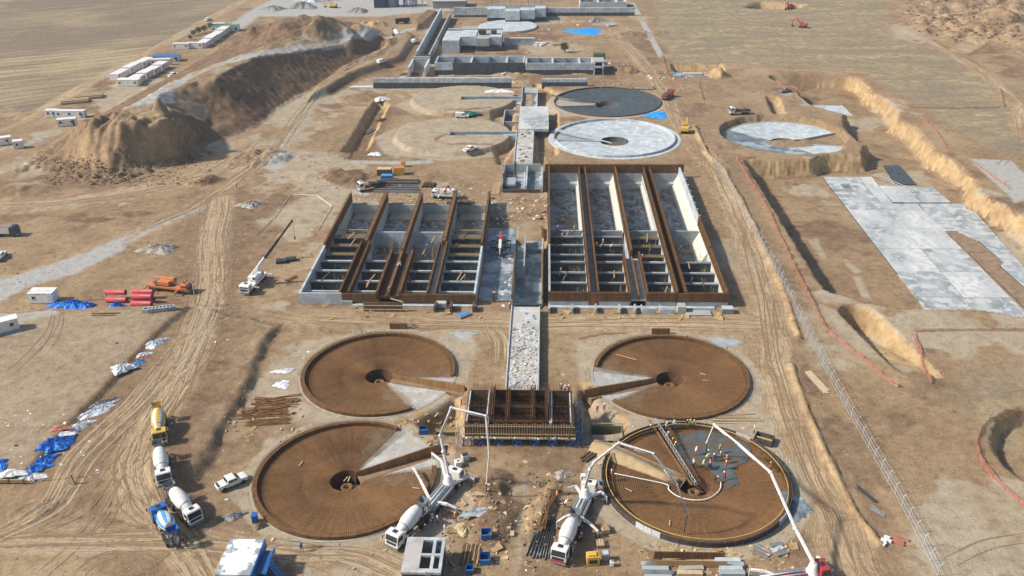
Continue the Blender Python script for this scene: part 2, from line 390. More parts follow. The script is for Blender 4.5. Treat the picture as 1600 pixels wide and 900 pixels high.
# --- raised haul road and yard on the left
lev = PP([(445, 512), (412, 575), (380, 640), (345, 705), (300, 770), (200, 800), (-200, 830), (-300, 500), (300, 470)])
sl = box_of(lev, 1); d = sdist(TX[sl], TY[sl], lev) + fbm(TX[sl], TY[sl], 7, 4, 77) * 1.6 - .4; fade = sstep((TY[sl] - 108) / 14) * sstep((184 - TY[sl]) / 20)
TZ[sl] += 1.3 * sstep(d / 2.2) * fade + fbm(TX[sl], TY[sl], 1.6, 3, 78) * .25 * ((d > -1) & (d < 3.5))
YARD = PP([(303, 476), (240, 540), (163, 625), (100, 690), (42, 752), (-60, 762), (-260, 770), (-260, 520), (-60, 500), (150, 482)], .8)
sl = box_of(YARD, 1); d = sdist(TX[sl], TY[sl], YARD) + fbm(TX[sl], TY[sl], 6, 3, 79) * .8; TZ[sl] += .8 * sstep(d / 1.2)
# platform edge north of the front tanks
berm([(440, 513), (520, 514), (600, 512), (640, 511)], .9, 1.6, 'dark', .5)
# --- the road bank in the left distance and the drain cut
raise_poly([(470, 165), (520, 148), (560, 122), (632, 97), (655, 62), (640, 50), (610, 62), (590, 85), (545, 105), (490, 138)], 2.6, 4.0)
stroke('dark', [(516, 147), (560, 123), (632, 97), (656, 64)], 5, 2, .8)
carve([(592, 168), (602, 172), (566, 246), (545, 246)], 2.6, 2.2); stroke('dark', [(600, 170), (560, 246)], 8, 2, .9)
raise_poly([(640, 40), (665, 20), (690, 24), (668, 45), (648, 50)], 3.0, 3.0); stroke('dark', [(650, 45), (672, 24)], 8, 3, .8)
# --- excavations on the right
carve([(1172, 279), (1374, 275), (1352, 235), (1330, 200), (1285, 184), (1262, 160), (1222, 142), (1312, 142), (1347, 166), (1392, 216), (1412, 241), (1457, 276), (1497, 320), (1602, 406), (1760, 520), (1760, 512), (1425, 509), (1385, 507), (1296, 482)], 5.5, 2.4, noise=.4, lobes=4.0)
carve([(1200, 162), (1211, 187), (1221, 187), (1211, 162)], 2.6, 1.4)

rp = PP([(1338, 506), (1388, 556), (1442, 612)], -2.7); sl = box_of(rp, 8); d = seg_dist(TX[sl], TY[sl], rp, False)
prog = np.clip((TY[sl] - rp[2][1]) / (rp[0][1] - rp[2][1]), 0, 1); tt = np.clip((d - 2.4) / 1.7, 0, 1)
dep = -5.5 * prog; TZ[sl] = np.where((tt < 1) & (prog > 0), np.minimum(TZ[sl], TZ[sl] * tt + dep * (1 - tt)), TZ[sl])
masks['tan'][sl] = np.maximum(masks['tan'][sl], np.where((tt > .02) & (tt < 1) & (prog > .03), .9, 0))
heap(1398, 540, 2.6, 8, .5, .35, 'tan', .9)
carve([(1056, 122), (1124, 122), (1122, 112), (1054, 112)], 3.2, 2.2); heap(1122, 118, 6, 6, 3.2, 0, 'tan', 1)
carve([(1172, 22), (1222, 26), (1250, 18), (1190, 14)], 4, 4)
cx_, cy_ = W(1692, 735, -2.8); carve([(cx_ + 13.5 * math.cos(a), cy_ + 13.5 * math.sin(a)) for a in np.linspace(0, 6.28, 28)[:-1]], 2.8, 1.7, world=True); 
berm([(1085, 196), (1096, 222), (1104, 240), (1130, 262), (1152, 305), (1178, 352), (1205, 410), (1230, 470), (1248, 530)], .7, .8)
berm([(1236, 572), (1245, 600), (1262, 645), (1285, 700), (1312, 755), (1335, 800), (1372, 850)], .7, .75)
heap(1240, 533, 3, 1.5, .8, 0, 'dark', .4)
stroke('dark', [(1300, 668), (1330, 720), (1350, 775), (1372, 800)], 5, 3, .6)
# strip of rough ground between the berm and the fence, foundation trench on it
stroke('dark', [(1256, 572), (1268, 615)], 2.2, .8, .9)
# --- ragged spoil slopes in the far right corner
far = PP([(1385, 50), (1460, 70), (1500, 80), (1540, 75), (1620, 150), (1900, 200), (1900, -40), (1400, -40), (1375, 15)])
sl = box_of(far, 2); d = sdist(TX[sl], TY[sl], far); m = sstep(d / 25)
TZ[sl] += m * (np.abs(fbm(TX[sl], TY[sl], 26, 4, 61)) * 11 + np.abs(fbm(TX[sl], TY[sl], 5, 4, 62)) * 2.2); masks['rough'][sl] = np.maximum(masks['rough'][sl], m)
# --- smaller heaps and pits
for a in [(410, 248, 11, 8, 2.6, .6, 'dark', .9), (325, 283, 6, 4, 2.2, .3, 'dark', .9), (545, 277, 8, 6, 1.8, .3, 'dark', .9), (500, 276, 9, 4, 1.2, 0, 'tan', .3),
          (143, 345, 7, 2.4, .9, .1, 'dark', .8), (205, 335, 7, 2.0, .7, 0, 'dark', .7), (955, 110, 9, 5, 1.8, 0, 'dark', .5), (985, 115, 8, 4, 2.5, 0, 'dark', .5),
          (800, 52, 5, 3, 1, 0, 'tan', .4), (770, 812, 4.6, 8.5, 1.7, .05, 'dark', .75), (772, 760, 3.8, 4.5, 1.6, .1, 'dark', .75), (850, 790, 2.2, 8.5, 1.5, -.35, 'tan', .5),
          (990, 55, 20, 9, 1.6, .4, 'dark', .4), (900, 115, 7, 4, 1.2, 0, 'tan', .4), (690, 147, 14, 4, 1.5, 0, 'dark', .3), (560, 152, 10, 4, 1.2, 0, 'dark', .5),
          (812, 118, 14, 2.2, 1.6, 0, 'tan', .5), (1135, 228, 5, 4, .8, 0, 'dark', .4), (55, 800, 4, 3, .7, .2, 'dark', .8), (995, 710, 3.2, 1.4, 1.3, 0, 'tan', .5),
          (20, 300, 10, 6, 1.5, 0, 'dark', .5), (1085, 232, 4, 3, 1.4, 0, 'dark', .5), (585, 40, 8, 6, 3, 0, 'tan', .8), (1210, 846, 4, 3, .5, 0, 'dark', .4)]:
    heap(*a)
# pits beside the pump house
carve([(664, 628), (706, 622), (716, 690), (664, 690)], 2.6, 1.6, noise=.8); carve([(916, 620), (962, 640), (972, 690), (912, 690)], 2.6, 1.6, noise=.8)
carve([(1030, 868), (1128, 863), (1130, 880), (1030, 884)], 1.2, .5, noise=.2); masks['dark'][box_of(PP([(1020, 890), (1140, 856)]), 1)] = .6
carve([(820, 232), (848, 232), (848, 262), (802, 262)], .1, 1)
# sunken ground of the far works
for q in ([(770, 150), (796, 150), (800, 232), (782, 262), (776, 240)], [(838, 138), (868, 150), (866, 245), (842, 262)]):
    carve(q, 1.6, 1.6)

# --- ground colours (what the surface is made of, plus painted bank shade)
gr = masks
R_MAIN = [(-60, 470), (0, 447), (120, 405), (220, 362), (300, 327), (345, 300), (390, 262), (430, 245), (470, 185), (495, 145), (560, 112), (615, 80), (625, 55)]
R_HAUL = [(345, 310), (332, 380), (330, 440), (320, 500), (300, 560), (270, 620), (230, 680), (205, 740), (225, 790), (290, 850), (340, 930)]
R_LEFT2 = [(320, 500), (290, 560), (215, 640), (130, 720), (80, 800), (-40, 850)]
R_BOT = [(-60, 850), (100, 850), (260, 845), (420, 860), (560, 870), (700, 935)]
R_CAMP = [(-40, 226), (60, 176), (150, 124), (230, 85), (290, 50), (345, 20), (400, -8)]
R_HILLTOE = [(0, 322), (90, 318), (180, 305), (280, 285), (345, 255), (390, 225)]
R_RIGHT = [(1075, 210), (1110, 250), (1140, 310), (1175, 390), (1200, 470), (1208, 560), (1230, 640), (1262, 720), (1300, 800), (1330, 900)]
R_FARR = [(950, 48), (985, 78), (1010, 105), (1035, 140), (1052, 180), (1068, 205)]
R_MID = [(480, 500), (620, 503), (790, 505), (990, 505), (1190, 505)]
R_FIELD = [(1150, 30), (1250, 45), (1340, 62), (1440, 100), (1520, 125), (1600, 140), (1680, 150)]
R_FIELD2 = [(1600, 210), (1590, 160), (1540, 115), (1500, 92), (1440, 60)]
for i, (r, w) in enumerate([(R_MAIN, 16), (R_HAUL, 14), (R_LEFT2, 12), (R_BOT, 13), (R_CAMP, 10), (R_HILLTOE, 14), (R_RIGHT, 9), (R_FARR, 9), (R_MID, 10), (R_FIELD, 6), (R_FIELD2, 6)]):
    flow(r, w, seed=i * 37.0)
FV2 = FV
stroke('dark', R_HAUL, 24, 9, .6); stroke('dark', R_LEFT2, 17, 8, .5); stroke('dark', R_RIGHT, 16, 6, .45); stroke('dark', R_BOT, 16, 8, .3)
stroke('road', R_MAIN, 9, 4, .7); stroke('road', R_HAUL, 7.5, 5, 1.0); stroke('road', R_LEFT2, 5, 4, .8); stroke('road', R_BOT, 8, 6, .8)
stroke('road', R_CAMP, 7, 2, .8); stroke('road', R_HILLTOE, 14, 8, .8); stroke('road', R_RIGHT, 9, 5, .85); stroke('road', R_FARR, 7, 3, .9); stroke('road', R_MID, 10, 6, .8)
stroke('road', R_FIELD2, 6, 2, .8); stroke('road', [(1500, 80), (1540, 60), (1600, 15)], 9, 2, 1)
stroke('dark', R_FIELD, 1.0, 1.0, .8); stroke('dark', [(p[0], p[1] - 6) for p in R_FIELD], 1.0, 1.0, .7)
stroke('road', [(1200, 108), (1330, 112), (1480, 122)], 2.5, 2, .8); stroke('dark', [(1195, 45), (1240, 95)], 3, 2, .5); stroke('dark', [(1225, 42), (1320, 106)], 2, 2, .4)
# crest road and gravel
stroke('gravel', [W(*p) for p in [(205, 165, 14), (250, 142, 14), (300, 116, 14), (345, 98, 14), (400, 85, 14), (450, 78, 12), (500, 72, 9.5), (545, 67, 6.5), (590, 63, 3.5)]], 6, 2.0, .95, world=True); paint('gravel', [(205, 168), (235, 152), (272, 138), (270, 148), (245, 160)], 3, .95, HH)
stroke('gravel', [(590, 64), (615, 58), (640, 46)], 6, 3, .8); paint('gravel', [(-60, 500), (-60, 452), (30, 428), (130, 395), (200, 365), (195, 390), (120, 428), (50, 447)], 3, .95)
stroke('gravel', [(195, 378), (250, 350), (310, 325)], 5, 3, .6); paint('gravel', [(-40, 540), (-40, 480), (20, 490), (70, 480), (98, 485), (92, 500), (40, 510), (38, 530)], 2, .9, .8)
paint('gravel', [(405, 262), (440, 240), (470, 240), (472, 252), (430, 270)], 4, .9); stroke('gravel', [(425, 280), (470, 285), (520, 295), (570, 303)], 4, 2, .8)
stroke('gravel', [(460, 258), (540, 253), (640, 255), (668, 253)], 4.5, 2.5, .75); stroke('gravel', [(500, 150), (470, 195), (440, 235)], 5, 3, .6); paint('gravel', [(450, 190), (478, 178), (470, 194)], 3, .9)
paint('gravel', [(355, 40), (400, 10), (470, -20), (720, -20), (705, 16), (590, 26), (480, 26), (405, 26), (380, 46)], 6, .95); stroke('gravel', [(618, 58), (660, 60)], 5, 4, .5)
stroke('gravel', [(988, 5), (1010, 45), (1033, 88)], 3, 1, 1); stroke('gravel', [(620, 95), (650, 62), (690, 30)], 3, 2, .5)
paint('gravel', [(810, 745), (835, 740), (820, 900), (795, 900)], 3, .55); paint('gravel', [(560, 850), (700, 760), (760, 760), (720, 880), (600, 900)], 6, .45)
paint('gravel', [(345, 760), (395, 740), (405, 790), (345, 800)], 4, .5); paint('gravel', [(30, 790), (60, 755), (55, 800)], 3, .5)
paint('gravel', [(1512, 248), (1580, 250), (1610, 280), (1610, 310), (1585, 318), (1570, 300)], 2, 1.0); paint('gravel', [(20, 232), (60, 205), (110, 200), (60, 225)], 4, .6)
# dry grass, stubble and ploughed fields
paint('grass', [(1018, 0), (1015, -60), (1420, -60), (1380, 10), (1390, 60), (1480, 85), (1620, 145), (1700, 170), (1700, 260), (1560, 240), (1440, 170), (1330, 106), (1210, 104), (1060, 100), (1030, 60)], 8, .9)
paint('grass', [(1470, 620), (1500, 570), (1620, 555), (1620, 700), (1540, 690)], 9, .7); paint('grass', [(1255, 580), (1300, 560), (1330, 640), (1300, 650)], 6, .4); paint('grass', [(1330, 700), (1360, 760), (1420, 860), (1440, 900), (1400, 900), (1370, 840)], 4, .5)
paint('grass', [(1480, 760), (1540, 760), (1620, 830), (1620, 900), (1560, 860)], 8, .4); paint('grass', [(1130, 260), (1175, 260), (1260, 440), (1400, 600), (1360, 640), (1230, 440)], 5, .35)
paint('grass', [(0, 775), (40, 770), (45, 810), (0, 830)], 4, .7); paint('grass', [(455, 235), (520, 200), (560, 170), (590, 170), (545, 245)], 6, .35)
masks['field'][(TY > 260) & (TX < -1.0 * (TY - 230) * .62 - 105) & (TX < -130)] = 0
paint('field', [(-400, 480), (-400, -60), (395, -60), (370, 5), (300, 40), (220, 85), (150, 120), (60, 172), (-40, 222)], 3, 1.0)
paint('rough', [(-200, 225), (-200, 160), (20, 168), (55, 175), (0, 205)], 3, .9)
# fresh brown soil, shade painted dark on the haul road bank, pale blinding aprons
paint('dark', [(440, 515), (412, 575), (380, 640), (345, 705), (310, 765), (296, 760), (330, 700), (372, 630), (405, 565), (432, 512)], 3, .75)
paint('dark', [(150, 640), (230, 560), (300, 490), (318, 500), (240, 590), (150, 690), (80, 770), (60, 800), (50, 770)], 5, .6); paint('dark', [(150, 820), (120, 780), (70, 830), (100, 860)], 4, .4)
paint('dark', [(300, 330), (325, 330), (318, 430), (290, 440), (285, 400)], 4, .5); paint('dark', [(0, 250), (60, 262), (200, 295), (330, 270), (280, 300), (100, 310), (0, 300)], 10, .35)
for cx0, cy0, rr in ((-32.8, 119.4, 17.6), (25.1, 119.4, 18.4), (-32.6, 151.5, 18.0), (24.9, 151.5, 18.0)):
    paint('pale', [(cx0 + rr * math.cos(a), cy0 + rr * math.sin(a)) for a in np.linspace(0, 6.28, 40)[:-1]], 1.2, .9, world=True)
paint('pale', [(440, 560), (470, 530), (600, 515), (740, 518), (752, 545), (735, 580), (712, 600), (640, 660), (480, 650), (400, 640), (360, 680), (400, 590)], 3, .8)
paint('pale', [(895, 530), (960, 520), (1150, 522), (1170, 560), (1160, 600), (1220, 660), (1240, 780), (1180, 850), (1050, 860), (930, 760), (900, 640), (925, 600), (895, 575)], 3, .7)
paint('pale', [(585, 215), (640, 190), (720, 195), (775, 215), (775, 245), (690, 252), (600, 240)], 3, 1); paint('pale', [(615, 165), (660, 145), (790, 142), (780, 170), (740, 180), (650, 180)], 3, 1)
paint('pale', [(470, 470), (440, 490), (500, 500), (560, 495)], 4, .4); paint('pale', [(785, 340), (845, 340), (845, 400), (785, 400)], 4, .5); paint('pale', [(560, 290), (760, 290), (770, 320), (560, 320)], 6, .4)
paint('pale', [(1262, 374), (1275, 372), (1292, 402), (1285, 406)], 1.5, 1, -5.5); paint('pale', [(1313, 407), (1322, 405), (1348, 426), (1335, 428)], 1.5, 1, -5.5); paint('pale', [(1330, 430), (1345, 432), (1365, 470), (1345, 465)], 1.5, .8, -5.5); paint('pale', YARD, 4, .5, world=True); paint('tan', [(500, 790), (560, 850), (500, 880), (430, 860)], 8, .3); paint('tan', [(1180, 285), (1280, 275), (1420, 505), (1300, 490)], 3, .15, -4)
# --- holes under the built tanks
def sink(x0, x1, y0, y1, z=-7.5):
    sl = (slice(*np.searchsorted(GY, [y0, y1])), slice(*np.searchsorted(GX, [x0, x1]))); TZ[sl] = z
CLAR = dict(LL=(-32.8, 119.4), LR=(25.1, 119.4), UL=(-32.6, 151.5), UR=(24.9, 151.5)); CR = 15.2
for cx0, cy0 in CLAR.values():
    d = np.hypot(TX - cx0, TY - cy0); apron = sstep((19.5 - d) / 2.5); TZ = TZ * (1 - apron) + 0.0 * apron
    TZ = np.where(d < CR - .25, -7.5, TZ)

def gz(x, y):
    i = int(np.clip(np.searchsorted(GX, x) - 1, 0, len(GX) - 2)); j = int(np.clip(np.searchsorted(GY, y) - 1, 0, len(GY) - 2))
    a = (x - GX[i]) / (GX[i + 1] - GX[i]); b = (y - GY[j]) / (GY[j + 1] - GY[j])
    return float((TZ[j, i] * (1 - a) + TZ[j, i + 1] * a) * (1 - b) + (TZ[j + 1, i] * (1 - a) + TZ[j + 1, i + 1] * a) * b)
def G(px, py, z0=0.0):
    """point of the terrain seen at a sighted point"""
    z = z0
    for _ in range(12):
        x, y = W(px, py, z); z = z * .4 + gz(x, y) * .6
    return (x, y, gz(x, y))
# ------------------------------------------------------------------ cuts for the big structures, then the ground sheet
LB = dict(x=[-55.3, -45.0, -35.0, -25.3, -15.3], y0=180.0, y1=241.0, ym=217.5)     # left basin
RB = dict(x=[1.0, 11.2, 21.2, 30.7, 41.0], y0=180.0, y1=263.0, ym=219.0)           # right basin
BF = -3.0                                                                           # basin floor level
sink(LB['x'][0] + .3, LB['x'][-1] - .3, LB['y0'] + .3, LB['y1'] - .3, -5); sink(RB['x'][0] + .3, RB['x'][-1] - .3, RB['y0'] + .3, RB['y1'] - .3, -5)
sink(-15.3, -7.2, 183, 226, -1.0); sink(-7.2, -.2, 179, 219, -3.2); sink(-.2, 1.0, 182, 226, -1.5)
for j in range(np.searchsorted(GY, 226), np.searchsorted(GY, 236)):      # ramp down between the basins
    k = (GY[j] - 226) / 10; s = slice(*np.searchsorted(GX, [-15.3, 1.0])); TZ[j, s] = -1.0 * (1 - k) + TZ[j, s] * k
TANK = dict(A=(23.8, 302.0), B=(24.0, 347.0), C=(83.3, 307.5)); TR = 20.6
for k, (x, y) in TANK.items():
    d = np.hypot(TX - x, TY - y); zt = -2.2 if k == 'C' else 0.0
    ap = sstep((24.0 - d) / 2) if k != 'C' else sstep((22.4 - d + fbm(TX, TY, 5, 3, 81) * .8) / 1.0) * (TX < x + 16)
    TZ = TZ * (1 - ap) + zt * ap; TZ = np.where(d < TR - .5, -6.0, TZ)
PADM = np.zeros(TX.shape)
for cy0 in (302.0, 347.0):                                               # two unfinished tank platforms on the left
    circ = [(-31.6 + 20.8 * math.cos(a), cy0 + 20.2 * math.sin(a)) for a in np.linspace(0, 6.283, 48)[:-1]]
    sl = box_of(circ, 1); d = sdist(TX[sl], TY[sl], circ); TZ[sl] = TZ[sl] * (1 - sstep(d / 1.0)) + 1.5 * sstep((d + fbm(TX[sl], TY[sl], 5, 3, 83) * .5) / .9)
    masks['pale'][sl] = np.maximum(masks['pale'][sl], sstep(d / 1.5)); masks['road'][sl] *= 1 - sstep(d / 1.5)
    masks['gravel'][sl] = np.maximum(masks['gravel'][sl], sstep(d / 3) * .5); masks['dark'][sl] *= 1 - sstep(d / 1.0); masks['tan'][sl] *= 1 - sstep(d / 1.0); PADM[sl] = np.maximum(PADM[sl], sstep(d / 1.0))
    sink(-32, -10.0, cy0 - 1.7, cy0 + 1.7, -1.6)
# trench heads of the front tanks
TRA = {k: math.atan2(W(*p)[1] - CLAR[k][1], W(*p)[0] - CLAR[k][0]) for k, p in dict(UL=(706, 606), LL=(684, 704), UR=(932, 613), LR=(946, 700)).items()}
for k, a in TRA.items():
    c0 = np.array(CLAR[k]); u = np.array([math.cos(a), math.sin(a)]); s = box_of([c0], 20); X = TX[s] - c0[0]; Y = TY[s] - c0[1]
    al = X * u[0] + Y * u[1]; pe = np.abs(-X * u[1] + Y * u[0]); TZ[s] = np.where((al > 14.6) & (al < 18.6) & (pe < 1.9), -2.7, TZ[s])

# keep the part of the sheet that the lens, or one a few steps aside, can see; the rest is coarse anyway
vis = (np.abs(TX) < 110 + (TY - 60).clip(0) * .75)
nr, nc = TX.shape; idx = np.arange(nr * nc).reshape(nr, nc)
fm = (vis[:-1, :-1] | vis[1:, 1:] | vis[:-1, 1:] | vis[1:, :-1])
quads = np.stack([idx[:-1, :-1], idx[:-1, 1:], idx[1:, 1:], idx[1:, :-1]], -1)[fm]
used = np.unique(quads); remap = np.full(nr * nc, -1, np.int64); remap[used] = np.arange(len(used)); quads = remap[quads]
# natural variation of the soil over the site: dry crust and damp earth
_pm = fbm(TX, TY, 34, 6, 91) + .35 * fbm(TX, TY, 6, 4, 92); masks['grass'] *= (1 - masks['road']) * (1 - masks['dark'] * .85); masks['field'] *= 1 - masks['road'] * .9; _ok = (1 - PADM) * (1 - masks['field']) * (1 - masks['grass']) * (1 - masks['rough'])
masks['pale'] = np.maximum(masks['pale'], sstep((_pm - .08) / .3) * .8 * _ok * (1 - masks['dark'])).astype(np.float32); _pm = fbm(TX, TY, 26, 6, 95) + .4 * fbm(TX, TY, 5, 4, 96)
masks['dark'] = np.maximum(masks['dark'], sstep((_pm - .10) / .3) * .7 * _ok * (1 - masks['pale'] * .8)).astype(np.float32)
gm = bpy.data.meshes.new('ground')
co = np.stack([TX.ravel()[used], TY.ravel()[used], TZ.ravel()[used]], -1).astype(np.float32)
gm.vertices.add(len(used)); gm.vertices.foreach_set('co', co.ravel())
gm.loops.add(quads.size); gm.loops.foreach_set('vertex_index', quads.ravel().astype(np.int32))
gm.polygons.add(len(quads)); gm.polygons.foreach_set('loop_start', (np.arange(len(quads)) * 4).astype(np.int32))
gm.polygons.foreach_set('use_smooth', np.ones(len(quads), bool))
gm.update(calc_edges=True)
def attr4(name, ks):
    a = gm.attributes.new(name, 'FLOAT_COLOR', 'POINT'); a.data.foreach_set('color', np.stack([masks[k].ravel()[used] for k in ks], -1).astype(np.float32).ravel())
attr4('m1', ('road', 'gravel', 'grass', 'dark')); attr4('m2', ('tan', 'pale', 'field', 'rough'))
a = gm.attributes.new('flow', 'FLOAT_VECTOR', 'POINT'); a.data.foreach_set('vector', np.stack([FU.ravel()[used], FV.ravel()[used], np.zeros(len(used))], -1).astype(np.float32).ravel())
ground = bpy.data.objects.new('ground', gm); COL.objects.link(ground); tag(ground, 'bare brown earth of the building site with haul roads and dry fields', None, None, 'structure')

def ground_material():
    m, n, l, b = new_mat('earth'); b.inputs['Roughness'].default_value = .95; b.inputs['Specular IOR Level'].default_value = .15
    pos = n.new('ShaderNodeNewGeometry').outputs['Position']
    def noise(scale, vec=pos, detail=6, rough=.6, st=None):
        if st is not None:
            mp = n.new('ShaderNodeMapping'); mp.inputs['Scale'].default_value = st; l.new(vec, mp.inputs[0]); vec = mp.outputs[0]
        z = n.new('ShaderNodeTexNoise'); z.inputs['Scale'].default_value = scale; z.inputs['Detail'].default_value = detail; z.inputs['Roughness'].default_value = rough
        l.new(vec, z.inputs['Vector']); return z.outputs[0]
    def rng_(v, a, b_, c=0.0, d=1.0):
        r = n.new('ShaderNodeMapRange'); r.inputs[1].default_value = a; r.inputs[2].default_value = b_; r.inputs[3].default_value = c; r.inputs[4].default_value = d
        l.new(v, r.inputs[0]); return r.outputs[0]
    def mix(f, a, c, blend='MIX'):
        x = n.new('ShaderNodeMix'); x.data_type = 'RGBA'; x.blend_type = blend
        for i, v in ((0, f), (6, a), (7, c)):
            if isinstance(v, (int, float)): x.inputs[i].default_value = v
            elif isinstance(v, tuple): x.inputs[i].default_value = (*v, 1)
            else: l.new(v, x.inputs[i])
        return x.outputs[2]
    def mth(op, a, c):
        x = n.new('ShaderNodeMath'); x.operation = op
        for i, v in ((0, a), (1, c)):
            if isinstance(v, (int, float)): x.inputs[i].default_value = v
            else: l.new(v, x.inputs[i])
        return x.outputs[0]
    A1 = n.new('ShaderNodeAttribute'); A1.attribute_name = 'm1'; A2 = n.new('ShaderNodeAttribute'); A2.attribute_name = 'm2'; AF = n.new('ShaderNodeAttribute'); AF.attribute_name = 'flow'
    def split(A):
        s = n.new('ShaderNodeSeparateColor'); l.new(A.outputs['Color'], s.inputs[0]); return [s.outputs[0], s.outputs[1], s.outputs[2], A.outputs['Alpha']]
    road, gravel, grass, dark = split(A1); tan, pale, field, rough = split(A2)
    n_big = noise(.035, detail=5); n_mid = noise(.22, detail=4, rough=.65); n_fine = noise(1.6, detail=3, rough=.75); n_grit = noise(7, detail=1)
    edge = noise(.45, detail=3, rough=.7)
    def ragged(mask, amt=.7, lo=.35, hi=.65):
        return rng_(mth('ADD', mask, mth('MULTIPLY', mth('SUBTRACT', edge, .5), amt)), lo, hi)
    wv = n.new('ShaderNodeVectorMath'); wv.operation = 'MULTIPLY_ADD'; wn_ = n.new('ShaderNodeTexNoise'); wn_.inputs['Scale'].default_value = .06; wn_.inputs['Detail'].default_value = 2; l.new(pos, wn_.inputs['Vector'])
    l.new(wn_.outputs['Color'], wv.inputs[0]); wv.inputs[1].default_value = (7, 0, 0); l.new(AF.outputs['Vector'], wv.inputs[2]); fl = wv.outputs[0]
    rdm = rng_(road, .05, .6)
    s_wide = noise(1.0, fl, 5, .7, (.42, .025, 1)); s_fine = noise(1.0, fl, 4, .7, (2.4, .05, 1)); s_rut = noise(1.0, fl, 3, .6, (1.1, .018, 1))
    n_patch = noise(.11, detail=8, rough=.74)
    base = mix(rng_(n_patch, .36, .64), (.19, .122, .07), (.39, .29, .182)); base = mix(mth('MULTIPLY', rng_(n_big, .42, .62), .55), base, (.285, .20, .118)); base = mix(mth('MULTIPLY', rng_(n_mid, .5, .66), .6), base, (.18, .118, .068))
    base = mix(mth('MULTIPLY', mth('MULTIPLY', rng_(s_fine, .52, .7), rdm), .35), base, (.15, .10, .06)); base = mix(mth('MULTIPLY', rng_(noise(.03, detail=6, rough=.7, st=(1, .6, 1)), .5, .62), .5), base, (.43, .335, .215)); base = mix(mth('MULTIPLY', rng_(n_fine, .5, .72), .5), base, (.15, .103, .064))
    # compacted haul roads: pale crust, brown ruts along the way
    rd = mix(rng_(s_wide, .38, .62), (.29, .20, .118), (.53, .415, .27)); rd = mix(mth('MULTIPLY', rng_(n_patch, .48, .62), .6), rd, (.25, .165, .095)); rd = mix(mth('MULTIPLY', rng_(s_fine, .5, .66), .5), rd, (.18, .12, .07)); rd = mix(mth('MULTIPLY', rng_(s_rut, .58, .70), .45), rd, (.19, .128, .075))
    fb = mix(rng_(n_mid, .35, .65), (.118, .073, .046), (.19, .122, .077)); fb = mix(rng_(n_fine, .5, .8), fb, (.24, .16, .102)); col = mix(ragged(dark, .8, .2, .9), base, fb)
    col = mix(ragged(road, .9, .3, .75), col, rd)
    gra = mix(rng_(n_fine, .35, .7), (.42, .43, .43), (.31, .31, .30)); gra = mix(mth('MULTIPLY', rng_(s_wide, .52, .7), .45), gra, (.38, .32, .23)); col = mix(ragged(gravel, .7, .35, .7), col, gra)
    pa = mix(rng_(n_mid, .35, .65), (.39, .335, .25), (.31, .255, .185)); pa = mix(mth('MULTIPLY', rng_(n_fine, .5, .7), .4), pa, (.46, .42, .35)); col = mix(ragged(pale, .5, .35, .65), col, pa)
    gs = mix(rng_(n_mid, .42, .64), (.25, .21, .14), (.42, .345, .195)); gs = mix(rng_(noise(.06, detail=4, st=(.5, 1.6, 1)), .42, .6), gs, (.24, .195, .14)); gs = mix(mth('MULTIPLY', rng_(n_fine, .5, .75), .6), gs, (.16, .145, .085))
    col = mix(ragged(grass, .9, .3, .75), col, gs)
    # stubble and ploughland in the left distance
    rot = n.new('ShaderNodeMapping'); rot.inputs['Rotation'].default_value = (0, 0, math.radians(-28)); l.new(pos, rot.inputs[0]); rp_ = rot.outputs[0]
    f_row = noise(1.0, rp_, 5, .7, (.012, .16, 1)); f_big = noise(.010, rp_, 4, .6, (.7, 1.2, 1))
    wvt = n.new('ShaderNodeTexWave'); wvt.inputs['Scale'].default_value = .045; wvt.inputs['Distortion'].default_value = 5; wvt.inputs['Detail'].default_value = 3; wvt.inputs['Detail Scale'].default_value = .5; wvt.bands_direction = 'Y'; l.new(rp_, wvt.inputs['Vector'])
    fd = mix(rng_(f_big, .40, .56), (.40, .325, .20), (.205, .165, .122)); fd = mix(mth('MULTIPLY', rng_(wvt.outputs['Fac'], .45, .8), .45), fd, (.155, .122, .09)); fd = mix(mth('MULTIPLY', rng_(f_row, .47, .6), .75), fd, (.165, .128, .092)); fd = mix(mth('MULTIPLY', rng_(n_fine, .5, .72), .5), fd, (.25, .20, .12))
    fd = mix(mth('MULTIPLY', rng_(noise(.02, detail=4), .57, .66), .45), fd, (.38, .31, .185)); col = mix(ragged(field, .4, .4, .6), col, fd)
    ro = mix(rng_(n_mid, .4, .6), (.37, .265, .165), (.20, .135, .085)); col = mix(ragged(rough, .8, .3, .7), col, ro)
    tn = mix(rng_(n_mid, .35, .65), (.47, .345, .195), (.33, .225, .12)); tn = mix(mth('MULTIPLY', rng_(noise(.9, detail=4, st=(1, 1, .2)), .5, .7), .5), tn, (.27, .18, .10)); col = mix(ragged(tan, .8, .3, .7), col, tn)
    n_m2 = noise(.5, detail=5, rough=.82)
    col = mix(mth('MULTIPLY', rng_(n_m2, .5, .68), .9), col, (.62, .55, .47), 'MULTIPLY'); col = mix(mth('MULTIPLY', rng_(n_m2, .46, .32), .3), col, (.50, .41, .29))
    col = mix(1.0, col, (1.0, .97, .92), 'MULTIPLY')
    sp = rng_(n_grit, .62, .72); col = mix(mth('MULTIPLY', sp, .4), col, (.47, .38, .26)); col = mix(mth('MULTIPLY', rng_(n_grit, .40, .30), .35), col, (.12, .085, .055))
    l.new(col, b.inputs['Base Color'])
    h = mth('ADD', mth('MULTIPLY', n_fine, .32), mth('MULTIPLY', mth('MULTIPLY', mth('ADD', s_fine, s_rut), .5), rdm)); h = mth('ADD', h, mth('MULTIPLY', n_grit, .15))
    bp = n.new('ShaderNodeBump'); bp.inputs['Strength'].default_value = .85; bp.inputs['Distance'].default_value = .4; l.new(h, bp.inputs['Height']); l.new(bp.outputs[0], b.inputs['Normal'])
    return m
gm.materials.append(ground_material())

